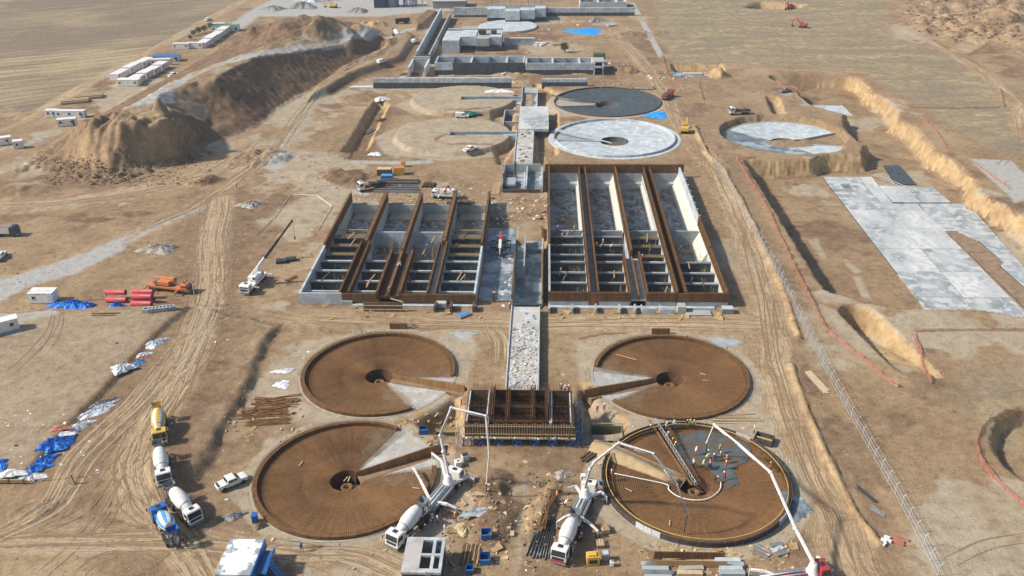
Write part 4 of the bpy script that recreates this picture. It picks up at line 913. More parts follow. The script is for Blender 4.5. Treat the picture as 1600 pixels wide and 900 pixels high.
# cluttered culvert roof leading to the pump house
T = block('channel_deck', 'pale cluttered concrete strip leading from the channel to the pump house', 'slab', [('deck', 'slab_messy', -7.0, -1.0, 140.2, 177.2, -.3, 1.25), ('kerb', 'concrete_new', -7.2, -6.98, 141, 177.3, -.3, 1.55), ('kerb', 'concrete', -1.02, -.8, 141, 177.3, -.3, 1.45)], (-4, 160, 0))
def litter(T, x0, x1, y0, y1, z, n, mats, name='litter', smin=.15, smax=.7):
    O = Vector(T.location)
    for m in mats:
        mb = MB()
        for q in range(n):
            s = random.uniform(smin, smax); mb.box((random.uniform(x0, x1) - O.x, random.uniform(y0, y1) - O.y, z + .08 - O.z), (s, s * random.uniform(.2, .9), random.uniform(.05, .22)), random.uniform(0, 3.1), random.uniform(-.2, .2))
        tag(mb.build(name, m, T), kind='stuff')
litter(T, -6.6, -1.4, 141, 168, 1.25, 70, ('tarp_white', 'timber', 'steel_grey', 'white_dusty', 'concrete'), 'litter', .1, .5); litter(T, -6.6, -1.4, 168, 176, 1.25, 8, ('steel_grey',))
# ------------------------------------------------------------------ pump house with blue scaffold
PH = thing('pump_house', 'rusty reinforcement cage of a building on blue scaffold in the middle front', 'building', (-4.2, 128.5, 0)); PO = Vector(PH.location)
def ph(mb, nm, m, kind=None, parent=None, **k):
    o = mb.build(nm, m, parent or PH, **k); o.location = -PO if not parent else (0, 0, 0)
    if kind: o['kind'] = kind
    return o
px0, px1, py0, py1 = -13.6, 5.2, 128.6, 139.0
ph(MB().b2(px0 - .5, px1 + .5, py0 - .35, py1, 1.55, 1.85), 'deck', 'timber_pale'); ph(MB().b2(px0 + 1.2, px1 - 1.0, py0 + 1.8, py1, -.4, 1.49), 'lower_wall', 'concrete_dark')
for x in (-13.4, -9.6, 1.3, 5.0): ph(MB().b2(x - .22, x + .22, py0 + .3, py1, 1.86, 4.6), 'wall', 'concrete' if x in (-9.6, 1.3) else 'rust')
for x, z in ((-9.0, 5.4), (-6.2, 5.2), (-1.8, 5.2), (.7, 5.4)):
    ph(MB().b2(x - .12, x + .12, py0 + 1.4, py1, 1.86, z), 'reinforcement_core', 'rust_dark'); mb = MB(); rebar_curtain(mb, (x - .35, py0 + 1.3, 0), (x - .35, py1, 0), 1.9, z + .7, .24, .03); rebar_curtain(mb, (x + .35, py0 + 1.3, 0), (x + .35, py1, 0), 1.9, z + .7, .24, .03); ph(mb, 'reinforcement_bars', 'rust_bar', 'stuff')
for y, z in ((py0 + 1.2, 4.7), (py0 + 5.2, 5.0), (py1 - .3, 5.4)):
    ph(MB().b2(-8.7, .4, y - .1, y + .1, 1.86, z - .6), 'cross_reinforcement', 'rust_dark'); mb = MB(); rebar_curtain(mb, (-13.4, y - .28, 0), (5.0, y - .28, 0), 1.9, z + .9, .24, .032, .3); ph(mb, 'reinforcement_bars', 'rust_bar', 'stuff')
for x0, x1, y0, y1 in ((-13.1, -9.9, py0 + .5, py1 - .6), (1.6, 4.7, py0 + .5, py1 - .6)):
    ph(MB().b2(x0, x1, y0, y1, 1.86, 1.95), 'shaft_floor', 'steel_dark'); ph(MB().b2(x0 - .12, x1 + .12, y1, y1 + .12, 1.86, 4.9), 'shaft_back', 'timber_dark'); ph(MB().b2(x0 - .2, x0, y0, y1 + .1, 4.602, 4.8), 'shaft_kerb', 'concrete_new'); ph(MB().b2(x1, x1 + .2, y0, y1 + .1, 4.602, 4.8), 'shaft_kerb', 'concrete_new')
ph(MB().b2(px0, px1, py0, py0 + .12, 1.86, 4.3), 'front_shutter', 'timber_dark')
for k in range(42): ph(MB().b2(px0 + k * .452, px0 + .09 + k * .452, py0 - .14, py0 - .01, 1.86, 4.55 + .15 * math.sin(k * 1.7)), 'shutter_stud', 'timber_pale')
for z in (2.5, 4.1): ph(MB().b2(px0 - .3, px1 + .3, py0 - .26, py0 - .15, z - .08, z + .08), 'shutter_waling', 'timber')
def scaffold(mb, x0, x1, y0, y1, z0, z1, n=1, r=.05, brace=True):
    for i in range(n + 1):
        x = x0 + (x1 - x0) * i / n
        for y in (y0, y1): mb.tube([(x, y, z0), (x, y, z1)], r, 5)
        for z in (z0 + .2, z1 - .1): mb.tube([(x, y0, z), (x, y1, z)], r * .8, 4)
    for i in range(n):
        a = x0 + (x1 - x0) * i / n; b = x0 + (x1 - x0) * (i + 1) / n
        for y in (y0, y1):
            if brace: mb.tube([(a, y, z0 + .1), (b, y, z1 - .1)], r * .7, 4); mb.tube([(b, y, z0 + .1), (a, y, z1 - .1)], r * .7, 4)
            for z in (z0 + .2, z1 - .1): mb.tube([(a, y, z), (b, y, z)], r * .8, 4)
for k, x in enumerate((-13.9, -11.6, -8.3, -5.2, -2.1, 1.0, 4.0)): mb = MB(); scaffold(mb, x, x + 1.4, py0 - .45, py0 + 1.0, -.1, 1.54); ph(mb, 'scaffold_bay', 'scaffold_blue')
for k in range(4): mb = MB(); scaffold(mb, px1 + .5, px1 + 1.6, py0 - .6 + k * 2.4, py0 + 1.6 + k * 2.4, -.1, 3.6); ph(mb, 'scaffold_bay', 'scaffold_blue')
mb = MB(); scaffold(mb, px0 - 1.5, px0 - .5, py0 - .6, py0 + 3, -.1, 2.6); ph(mb, 'scaffold_bay', 'galvanised')
litter(PH, px0, px1, py0 - .7, py0 - .3, 1.86, 14, ('tarp_white', 'timber_dark'), 'deck_litter', .1, .4); litter(PH, -9.3, -8, py1 + .2, py1 + 1.5, 1.0, 4, ('tarp_blue',), 'blue_sheet', .5, 1.2)
# green shuttered boxes either side
for x0, x1, y0, y1, lab in ((-19.2, -15.0, 128.8, 132.6, 'green shuttered pit left of the pump house, beside the pump truck boom'), (8.6, 14.2, 130.0, 134.5, 'green shuttered pit with timber top frame right of the pump house')):
    rt = x0 > 0; parts = [('floor', 'form_green', x0, x1, y0, y1, -2.7, -2.35)]
    for a in ((x0, x0 + .15, y0, y1), (x1 - .15, x1, y0, y1), (x0 + .16, x1 - .16, y0, y0 + .15), (x0 + .16, x1 - .16, y1 - .15, y1)): parts.append(('side_panel', 'form_green', *a, -2.6, -.3 if not rt else .2))
    parts += [('top_rail', 'timber_pale' if rt else 'galvanised', x0 - .1, x1 + .1, y0 - .12, y0 + .02, -.3 + rt * .5, -.1 + rt * .5), ('top_rail', 'timber_pale', x0 - .1, x1 + .1, y1 - .02, y1 + .12, -.3 + rt * .8, -.1 + rt * .8)]
    parts.append(curtain_part('reinforcement_bars', 'rust_bar', [((x0, y1 + .2, 0), (x1, y1 + .2, 0), -2.5, 1.4, .3), ((x0 - .1, y0, 0), (x0 - .1, y1, 0), -2.5, .8, .35), ((x1 + .1, y0, 0), (x1 + .1, y1, 0), -2.5, .8, .35)]))
    block('shuttered_pit', lab, 'formwork', parts, ((x0 + x1) / 2, y0, -2.6))

# ------------------------------------------------------------------ structures behind the basins, along the axis
block('valve_chamber', 'half built concrete chamber with rusty uprights at the head of the channel', 'chamber', [
    ('floor', 'concrete_wet', -12.6, -.8, 250.6, 268, -.6, .1), ('wall', 'concrete', -12.9, -12.3, 250, 268, .0, 2.4), ('wall', 'concrete_new', -1.1, -.5, 250, 268, .0, 2.0), ('wall', 'timber_dark', -12.2, -1.2, 249.8, 250.3, -.2, 1.0), ('wall', 'concrete', -12.2, -1.2, 267.4, 268, .1, 2.6), ('partition', 'concrete_new', -5.6, -5.2, 250.4, 267.3, .1, 2.0), ('slab_block', 'concrete_wet', -11.8, -8.6, 252, 259, .1, 1.4),
    ('upright', 'rust', -12.2, -11.6, 251, 251.6, .1, 5.6), ('upright', 'rust', -9.2, -8.6, 262, 262.6, .1, 5.2), ('cross_bar', 'galvanised', -6.2, -5.9, 249, 262, 2.02, 2.2), ('timber_ramp', 'plywood', -15.4, -13.2, 248, 258, .02, .25),
    curtain_part('reinforcement_bars', 'rust_bar', [((-12.6, 250, 0), (-12.6, 268, 0), 2.3, 3.6, .4), ((-.8, 250, 0), (-.8, 268, 0), 2.0, 3.4, .4), ((-12, 267.7, 0), (-1, 267.7, 0), 2.5, 3.8, .4)])], (-6.7, 250, 0))
T = block('channel_deck', 'pale concrete strip behind the valve chamber with a round grey stain', 'slab', [('deck', 'slab_messy', -9.6, -3.8, 270.5, 306, -.4, 1.4), ('side_wall', 'concrete', -9.5, -3.9, 270.1, 270.49, -.6, .9), ('kerb', 'concrete_new', -9.85, -9.61, 270.5, 306, -.3, 1.7)], (-6.7, 270, 0)); litter(T, -9.2, -4.2, 272, 305, 1.4, 14, ('timber', 'steel_dark', 'timber_pale'), 'litter', .3, 1.1)
block('roof_slab', 'white patched concrete roof slab of the chamber between the round tanks', 'slab', [('roof', 'slab', -9.3, 1.3, 306.1, 334, .9, 1.9), ('wall', 'concrete_dark', -9.0, 1.0, 306.4, 333.7, -2.2, .88)], (-4, 306, -1.6))
block('open_chamber', 'open two cell concrete chamber left of the white roof slab', 'chamber', [('floor', 'concrete_wet', -14.8, -9.6, 303.5, 331.5, -1.9, -1.5), ('wall', 'concrete', -15.2, -14.8, 303, 332, -2, 1.2), ('wall', 'concrete_new', -14.79, -9.7, 303, 303.4, -2, .8), ('wall', 'concrete', -14.79, -9.7, 317.5, 317.9, -1.5, 1.0), ('wall', 'concrete', -14.79, -9.7, 331.6, 332, -1.5, 1.2), ('inner_slab', 'concrete_dark', -14.6, -9.8, 318.2, 331.4, -1.49, -1.2)], (-12, 303, -1.6))
block('inlet_channel', 'concrete channel running back from the white roof slab to the long wall', 'channel', [('floor', 'concrete_wet', -9.0, -3.4, 334.2, 366, -1.6, -.4), ('wall', 'concrete', -9.4, -9.0, 334.2, 366, -1.8, 1.2), ('wall', 'concrete_new', -3.4, -3.0, 334.2, 366, -1.8, 1.2), ('head_slab', 'concrete', -8.9, -3.5, 358, 366, -.39, .6)], (-6, 334, -1.6))
block('access_box', 'small white concrete box beside the inlet channel', 'box', [('body', 'concrete_dark', -12.4, -9.6, 343, 354, -1.8, -.2), ('lid', 'concrete_new', -12.6, -9.5, 342.6, 347, -.19, .4)], (-11, 343, -1.6))
# trenches of the two unfinished platforms
for cy0, lab in ((302.0, 'walled trench in the nearer unfinished round platform'), (347.0, 'walled trench in the farther unfinished round platform')):
    block('trench', lab, 'trench', [('floor', 'concrete_wet', -32, -10.2, cy0 - 1.5, cy0 + 1.5, -1.6, -1.3), ('wall', 'concrete', -32, -8.6, cy0 + 1.4, cy0 + 1.9, -1.6, 1.7), ('wall', 'concrete_new', -27, -8.6, cy0 - 1.9, cy0 - 1.4, -1.6, 1.5), ('end_wall', 'rust_dark', -32.4, -32.01, cy0 - 1.5, cy0 + 1.39, -1.6, 1.5)], (-20, cy0, -1.6))
# ------------------------------------------------------------------ three cast round tanks further back
def cast_tank(key, label, m, gap_c, gap_w, pit_m, rim_m, zb, rimh=.7, rail=None):
    x, y = TANK[key]; T = thing('round_tank', label, 'round tank', (x, y, zb), group='cast round tanks behind the basins')
    g0, g1 = math.radians(gap_c - gap_w / 2), math.radians(gap_c + gap_w / 2); zf = lambda r: -1.6 * (1 - r / TR); PI2 = 2 * math.pi
    polar_sheet(MB(), 5.0, TR, lambda r: (g1, g0 + PI2), 8, 96, zf).build('floor', m, T, smooth=True)
    polar_sheet(MB(), 5.0, TR, lambda r: (g0, g1), 4, 20, lambda r: zf(r) - .5).build('unfinished_sector', pit_m, T)
    MB().lathe([(zf(5) - .02, 5.0), (-3.0, 4.4)], 40, cap=False).build('hub_pit_wall', 'concrete_dark' if key != 'C' else 'spoil_dark', T, smooth=True); MB().lathe([(-3.0, 4.4), (-2.98, 4.4)], 40).build('hub_pit_floor', 'spoil_dark', T)
    n = 90; vs = []; fs = []
    for j in range(n + 1):
        t = g1 + (g0 + PI2 - g1) * j / n
        for r, z in ((TR - .35, -.3), (TR + .1, -.3), (TR + .1, rimh), (TR - .35, rimh)): vs.append((r * math.cos(t), r * math.sin(t), z))
    for j in range(n):
        for k in range(4): fs.append((j * 4 + k, j * 4 + (k + 1) % 4, j * 4 + 4 + (k + 1) % 4, j * 4 + 4 + k))
    MB().add(vs, fs + [(0, 1, 2, 3), (n * 4 + 3, n * 4 + 2, n * 4 + 1, n * 4)]).build('rim', rim_m, T)
    MB().lathe([(-.4, TR + .12), (-.4, TR + 2.0), (.03, TR + 1.9), (.03, TR + .12)], 72, cap=False).build('outer_ledge', 'blinding' if key != 'A' else 'concrete_new', T)
    for s, a in ((1, g0), (-1, g1)):
        u = Vector((math.cos(a), math.sin(a), 0)); w = MB(); w.beam(u * 4.6 + Vector((0, 0, -1.3)), u * (TR + .5) + Vector((0, 0, -.2)), .35, 1.0); w.build('trench_kerb', 'concrete_new' if key == 'A' else 'concrete', T)
    return T
cast_tank('A', 'pale cast round tank just behind the right basin', 'concrete_new', 172, 34, 'concrete', 'concrete_new', 0)
cast_tank('B', 'dark grey cast round tank, farther of the pair on the right', 'concrete_dark', 180, 40, 'blinding', 'timber_dark', 0, .5)
C3 = cast_tank('C', 'crescent of cast concrete in the round excavation on the far right', 'concrete_new', -2, 44, 'spoil', 'blinding', -2.2, .15)
mb = MB(); polar_sheet(mb, 5.1, TR - .4, lambda r: (math.radians(150), math.radians(292)), 6, 40, lambda r: -1.6 * (1 - r / TR) + .05); mb.build('damp_sector', 'concrete_wet', C3)
mb = MB(); polar_sheet(mb, .1, 1, lambda r: (0, 6.283), 8, 30, lambda r: 1.3 * (1 - r * r) ** .6 - 1.3)
mb.v = [(4 + p[0] * 13, p[1] * 4.6 - 1.5, p[2] * 1.4 + .35 * math.sin(p[0] * 9) * (1 - math.hypot(p[0], p[1]))) for p in mb.v]; mb.build('earth_heap', 'spoil', C3, smooth=True)
x, y = TANK['A']; mb = MB(); mb.beam((x - 20, y + 6, .8), (x - 1, y - 2.5, -1.0), .5, .25); tag(mb.build('tank_beam', 'galvanised'), 'pale steel beam laid from rim to hub of the pale tank', 'beam')
mb = MB(); mb.beam((x - 21, y + 51, .8), (x - 2, y + 46, -.8), .5, .3); tag(mb.build('tank_beam', 'timber_dark'), 'dark beam laid across the dark grey round tank', 'beam')
x, y, z = G(1300, 173); block('foundation_slab', 'small pale square slab in the upper right excavation', 'slab', [('plate', 'concrete_new', x - 6, x + 6, y - 7, y + 7, z - .3, z + .12)], (x, y, z))
# ------------------------------------------------------------------ far works
def long_wall(label, x0, x1, y, h, segs, dark=.55, th=1.2, z0=-1.0, name='long_wall'):
    parts = []; n = segs
    for i in range(n):
        a = x0 + (x1 - x0) * i / n + .02; b = x0 + (x1 - x0) * (i + 1) / n - .02; j = random.uniform(-.05, .05)
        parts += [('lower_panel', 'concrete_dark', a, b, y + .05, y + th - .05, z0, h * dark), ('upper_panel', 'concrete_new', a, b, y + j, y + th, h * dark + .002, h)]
    return block(name, label, 'wall', parts, ((x0 + x1) / 2, y, z0))
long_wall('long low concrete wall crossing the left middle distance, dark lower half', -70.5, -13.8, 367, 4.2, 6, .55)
long_wall('shorter concrete wall with dark foot right of the central axis', -1.5, 17.4, 370, 3.0, 3, .55)
def cell_tank(label, x0, x1, y0, y1, h, cells, m='concrete', z0=-1.0, fm=None, dark=.4):
    parts = [('floor', 'concrete_wet', x0, x1, y0, y1, z0, z0 + .4), ('wall', m, x0, x1, y1 - .6, y1, z0, h), ('wall', m, x0, x0 + .6, y0 + .61, y1 - .61, z0, h), ('wall', m, x1 - .6, x1, y0 + .61, y1 - .61, z0, h)]
    for i in range(cells):
        a = x0 + (x1 - x0) * i / cells + .01; b = x0 + (x1 - x0) * (i + 1) / cells - .01
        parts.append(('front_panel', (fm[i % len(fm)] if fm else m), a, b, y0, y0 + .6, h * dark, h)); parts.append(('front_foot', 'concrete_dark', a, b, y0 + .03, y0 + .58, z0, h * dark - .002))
        if i: parts.append(('partition', 'concrete_dark' if i % 2 else m, a - .4, a + .4, y0 + .62, y1 - .62, z0 + .4, h - .2))
    return block('cell_tank', label, 'tank', parts, ((x0 + x1) / 2, y0, z0))
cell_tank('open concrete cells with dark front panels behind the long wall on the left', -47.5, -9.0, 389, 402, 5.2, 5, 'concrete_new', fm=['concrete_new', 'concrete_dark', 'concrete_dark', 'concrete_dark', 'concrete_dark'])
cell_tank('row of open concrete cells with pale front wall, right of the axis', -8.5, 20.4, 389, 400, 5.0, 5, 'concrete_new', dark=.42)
block('stair_tower', 'small open concrete tower at the right end of the far cells', 'tower', [('wall', 'concrete_new', 20.6, 21.1, 388, 394, -1, 5), ('wall', 'concrete_new', 24.3, 24.8, 388, 394, -1, 4.6), ('back', 'concrete_dark', 21.11, 24.29, 393.4, 394, -1, 4.8), ('lintel', 'concrete_new', 20.5, 25.0, 387.6, 388.2, 3.2, 4.0), ('roof', 'concrete', 20.4, 25.2, 390, 398, 5.01, 5.4), ('landing', 'concrete_new', 25.21, 28, 391, 395, 3.6, 4.0), ('roof_formwork', 'form_green', 20.8, 26, 398.2, 402, 4.4, 6.8)], (22, 388, 0))
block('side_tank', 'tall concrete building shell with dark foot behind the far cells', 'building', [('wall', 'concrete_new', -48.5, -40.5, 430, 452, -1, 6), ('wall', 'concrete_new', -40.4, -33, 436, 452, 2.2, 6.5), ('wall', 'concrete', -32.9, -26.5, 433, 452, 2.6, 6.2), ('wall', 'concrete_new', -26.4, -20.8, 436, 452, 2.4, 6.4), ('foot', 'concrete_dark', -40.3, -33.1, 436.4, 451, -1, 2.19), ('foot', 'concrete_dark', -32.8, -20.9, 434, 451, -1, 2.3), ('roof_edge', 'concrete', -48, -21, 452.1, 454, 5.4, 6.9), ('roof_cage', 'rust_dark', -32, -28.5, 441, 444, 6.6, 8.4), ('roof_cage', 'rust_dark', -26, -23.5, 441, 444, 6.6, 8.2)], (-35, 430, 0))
block('round_pad', 'flat white round pad in the far works', 'pad', [lambda T, O: MB().lathe([(-.3, 15.5), (.9, 15.5), (1.0, 15.2)], 48).build('plate', 'concrete_new', T)], (-20, 490, 0))
block('flat_pad', 'flat pale concrete pad left of the white round pad', 'pad', [('plate', 'blinding', -44, -34, 470, 492, -.2, .5), ('plate', 'concrete_new', -33.9, -28, 468, 474, -.2, .8)], (-38, 470, 0))
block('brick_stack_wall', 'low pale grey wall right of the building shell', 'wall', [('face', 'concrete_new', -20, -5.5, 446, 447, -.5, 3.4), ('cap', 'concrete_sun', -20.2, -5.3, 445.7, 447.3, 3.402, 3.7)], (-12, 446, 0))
# channel on the far left
sl_ = []
for i in range(7):
    y = 410 + i * 15.0; sl_ += [('outer_wall', 'concrete_new', -58.2, -57.4, y, y + 14.94, -1, 5.5), ('inner_wall', 'concrete', -53.2, -52.5, y, y + 14.94, -1, 3.2)]
block('far_channel', 'long high walled concrete channel running back on the left of the far works', 'channel', sl_ + [('floor', 'concrete_wet', -57.3, -53.3, 410, 515, -1, -.4), ('end_wall', 'concrete_dark', -58.2, -50.5, 408.6, 409.9, -1, 4.0)], (-55, 410, 0))
block('roofless_box', 'roofless rubble topped concrete box at the near end of the far channel', 'building', [('wall', 'concrete_new', -58.8, -58.0, 386, 402, -1, 4), ('wall', 'concrete_sun', -51.8, -51.0, 386, 402, -1, 4), ('back_wall', 'concrete', -57.9, -51.9, 401.2, 402, -1, 4.3), ('inside', 'steel_dark', -57.9, -51.9, 387, 401, -1, -.5), ('rubble_edge', 'rubble', -58.9, -50.9, 402.1, 403.4, 3.4, 4.8)], (-55, 386, 0))
long_wall('pale wall at the back of the far works on the left', -51, -32, 519, 5.2, 2, .2); long_wall('pale wall at the back right of the far works', 0, 49, 521, 4.4, 7, .42)
ot = []
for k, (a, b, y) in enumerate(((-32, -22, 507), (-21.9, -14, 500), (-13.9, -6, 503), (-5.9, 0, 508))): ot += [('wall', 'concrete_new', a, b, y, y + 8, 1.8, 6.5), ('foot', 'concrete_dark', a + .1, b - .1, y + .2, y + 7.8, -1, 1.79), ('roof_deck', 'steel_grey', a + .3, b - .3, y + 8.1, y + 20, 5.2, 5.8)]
for k in range(9): ot.append(('mast', 'steel_dark', -30 + k * 3.4, -29.85 + k * 3.4, 518, 518.2, 5.81, 9.5))
block('octagon_works', 'stepped concrete works with masts on its deck at the top centre', 'building', ot, (-16, 500, 0))
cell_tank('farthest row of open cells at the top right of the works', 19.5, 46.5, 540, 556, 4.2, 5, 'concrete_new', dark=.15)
# batching plant at the far edge
bp_ = [('loading_bay', 'navy_paint', -101, -94, 548, 556, 0, 9), ('conveyor_house', 'steel_grey', -93, -88, 550, 556, 0, 7), ('shed', 'white_dusty', -70, -58, 552, 566, 0, 4.2)]
T = block('batching_plant', 'blue and white concrete batching plant at the top edge', 'plant', bp_, (-85, 550, 0))
for k in range(6): MB().lathe([(0, .4), (2.5, .4), (4.5, 1.7), (12, 1.7), (12.6, .6)], 14).build('silo', 'white_paint', T, True, loc=(-3 + k * 3.7, 4 + (k % 2) * 3, 0)); 
mb = MB(); mb.beam((-12, 2, 7), (8, 4, 12), 1.6, 1.2); mb.build('conveyor', 'steel_grey', T)
for k in range(4): mb = MB(); scaffold(mb, -9 + k * 5, -7 + k * 5, 0, 3, 0, 7, r=.18); mb.build('frame', 'scaffold_blue', T)
block('site_shed', 'white roofed shed right of the batching plant', 'shed', [('wall', 'steel_grey', -66, -47, 546, 560, 0, 4), ('roof', 'white_paint', -66.4, -46.6, 545.6, 560.4, 4.01, 4.6)], (-57, 550, 0))
# ------------------------------------------------------------------ slabs in the right hand excavation
def sheet(px, z): return [W(a, b, z) for a, b in px]
def slab_thing(label, px, z, m='slab', pits=(), th=.35):
    P = sheet(px, z); c = P[0]; T = thing('ground_slab', label, 'slab', (c[0], c[1], z - th)); q = [(x - c[0], y - c[1]) for x, y in P]
    def clip(poly, ax, lim, sgn):
        out = []
        for i in range(len(poly)):
            a, b = poly[i], poly[(i + 1) % len(poly)]; da, db = sgn * (a[ax] - lim), sgn * (b[ax] - lim)
            if da >= 0: out.append(a)
            if da * db < 0: t = da / (da - db); out.append((a[0] + (b[0] - a[0]) * t, a[1] + (b[1] - a[1]) * t))
        return out
    xs_, ys_ = [p[0] for p in q], [p[1] for p in q]; nx, ny = max(1, round((max(xs_) - min(xs_)) / 11)), max(1, round((max(ys_) - min(ys_)) / 13))
    for i in range(nx):
        for j in range(ny):
            x0, x1 = min(xs_) + (max(xs_) - min(xs_)) * i / nx, min(xs_) + (max(xs_) - min(xs_)) * (i + 1) / nx; y0, y1 = min(ys_) + (max(ys_) - min(ys_)) * j / ny, min(ys_) + (max(ys_) - min(ys_)) * (j + 1) / ny
            p = clip(clip(clip(clip(q, 0, x0 + .06, 1), 0, x1 - .06, -1), 1, y0 + .06, 1), 1, y1 - .06, -1)
            if len(p) > 2: MB().prism(p, 0, th - random.uniform(0, .03)).build('slab_panel', 'slab_grey' if m == 'slab' and random.random() < .35 else m, T)
    MB().prism([(a * .998, b * .998) for a, b in q], -.1, th - .06).build('sub_base', 'concrete_dark', T)
    for x0, x1, y0, y1 in pits:
        MB().b2(x0 - c[0], x1 - c[0], y0 - c[1], y1 - c[1], th - .05, th + .012).build('sump', 'concrete_wet', T); 
        mb = MB()
        for a in ((x0 - .1, x1 + .1, y0 - .1, y0), (x0 - .1, x1 + .1, y1, y1 + .1), (x0 - .1, x0, y0, y1), (x1, x1 + .1, y0, y1)): mb.b2(a[0] - c[0], a[1] - c[0], a[2] - c[1], a[3] - c[1], th - .02, th + .1)
        mb.build('sump_kerb', 'concrete', T)
    return T
ZS = -5.15
A_ = [W(*p, ZS) for p in ((1285, 276), (1362, 276), (1433, 317), (1570, 507), (1426, 507))]
x0s, x1s = A_[0][0], A_[2][0]
sx = lambda a, b: W(a, b, ZS)
pt = [(1497, 498), (1569, 498), (1322, 291)]
pits = [(W(a, b, ZS)[0] - 1.3, W(a, b, ZS)[0] + 1.3, W(a, b, ZS)[1] - 1.6, W(a, b, ZS)[1] + 1.6) for a, b in pt]
slab_thing('large blotched pale slab, left half of the paving in the right excavation', [(1285, 276), (1362, 276), (1395, 318), (1433, 318), (1622, 508), (1465, 508)], ZS, pits=pits)
slab_thing('pale slab with square patches, right half of the paving in the right excavation', [(1436, 318), (1512, 318), (1620, 440), (1712, 522), (1668, 508), (1563, 415), (1568, 410), (1529, 375), (1497, 361), (1470, 361)], ZS)
slab_thing('small pale slab at the upper end of the paving', [(1372, 290), (1458, 293), (1486, 316), (1396, 316)], ZS + .1)
slab_thing('narrow grey slab strip at the foot of the tan bank', [(1380, 258), (1405, 258), (1432, 288), (1400, 288)], ZS, 'concrete_dark')
slab_thing('brown earth strip left open between the slabs', [(1481, 363), (1496, 363), (1528, 377), (1567, 412), (1561, 417), (1662, 508), (1630, 508)], ZS + .03, 'spoil', th=.4)
for (a, b, c, d, lab) in ((1346, 490, 1374, 502, 'left of two small square pads at the near end of the earth floor'), (1412, 490, 1444, 504, 'right of two small square pads, next to the large slab')):
    slab_thing(lab, [(a, b), (c, b), (c + 3, d), (a + 8, d)], -5.35, 'concrete', th=.3)
block('ladder', 'white access ladder lying along the slab edge in the right excavation', 'ladder', [lambda T, O: [MB().beam((0, 0, .2), (7.5, -15, .2), .12).build('rail', 'galvanised', T), MB().beam((1.3, .6, .2), (8.8, -14.4, .2), .12).build('rail', 'galvanised', T)] + [MB().beam((7.5 * k / 14, -15 * k / 14, .22), (1.3 + 7.5 * k / 14, .6 - 15 * k / 14, .22), .1).build('rung', 'galvanised', T) for k in range(15)]], (*W(1364, 275, -5.1), -4.9))
x, y, z = G(1090, 117); block('foundation_slab', 'pale slab with timber in the small rectangular excavation', 'slab', [('plate', 'concrete_wet', x - 10, x + 9, y - 4, y + 4, z - .2, z + .2), ('timber', 'timber_pale', x - 6, x + 2, y - 1, y + 2, z + .21, z + .7)], (x, y, z))
# ------------------------------------------------------------------ vehicles (front towards +X, origin on the ground)
def wheel_mesh(r=.52, w=.34):
    t = MB().lathe([(-w / 2, r * .62), (-w / 2, r * .92), (-w * .4, r), (w * .4, r), (w / 2, r * .92), (w / 2, r * .62)], 16, 'y'); h = MB().lathe([(-w * .42, r * .3), (-w * .3, r * .62), (w * .3, r * .62), (w * .42, r * .3)], 12, 'y')
    return t.mesh('tyre', 'tyre', True), h.mesh('rim', 'hub', True)
WH_TRUCK = wheel_mesh(); WH_CAR = wheel_mesh(.38, .25)
def wheels(T, xs, y, r=.52, meshes=WH_TRUCK):
    for x in xs:
        for s in (1, -1):
            o = inst('wheel', meshes[0], T, (x, s * y, r)); inst('rim', meshes[1], o)
def lorry_cab(T, x0, x1, m, w=2.4, h=2.9, z0=.75):
    c = MB().xprism([(x0, z0), (x1, z0), (x1, 1.75), (x1 - .28, h - .1), (x1 - .5, h), (x0, h)], -w / 2, w / 2).build('cab', m, T, bevel=.08)
    MB().xprism([(x1 + .012, 1.8), (x1 - .245, h - .22), (x1 - .29, h - .22), (x1 - .04, 1.8)], -w / 2 + .15, w / 2 - .15).build('windscreen', 'glass', c)
    for s in (1, -1):
        MB().xprism([(x0 + .35, 1.8), (x1 - .15, 1.8), (x1 - .38, h - .35), (x0 + .35, h - .35)], s * (w / 2 + .005) - .01, s * (w / 2 + .005) + .01).build('side_window', 'glass', c)
        MB().box((x1 + .03, s * (w / 2 - .35), 1.0), (.06, .4, .2)).build('headlight', 'lamp_glass', c); MB().beam((x1 - .1, s * (w / 2), 2.4), (x1 + .1, s * (w / 2 + .3), 2.3), .05).build('mirror_arm', 'steel_dark', c); MB().box((x1 + .1, s * (w / 2 + .3), 2.05), (.08, .18, .5)).build('mirror', 'steel_dark', c)
    MB().b2(x1 + .0, x1 + .09, -w / 2, w / 2, .45, .85).build('bumper', 'steel_grey', c); MB().b2(x1 + .0, x1 + .03, -w / 2 + .3, w / 2 - .3, 1.15, 1.65).build('grille', 'steel_dark', c); MB().b2(x0 + .3, x0 + .9, -.35, .35, h, h + .1).build('roof_hatch', 'glass', c)
    return c
DRUM = [(-.15, .45), (0, .62), (.9, .95), (1.9, 1.18), (3.1, 1.2), (4.3, 1.02), (4.9, .8), (5.0, .5)]
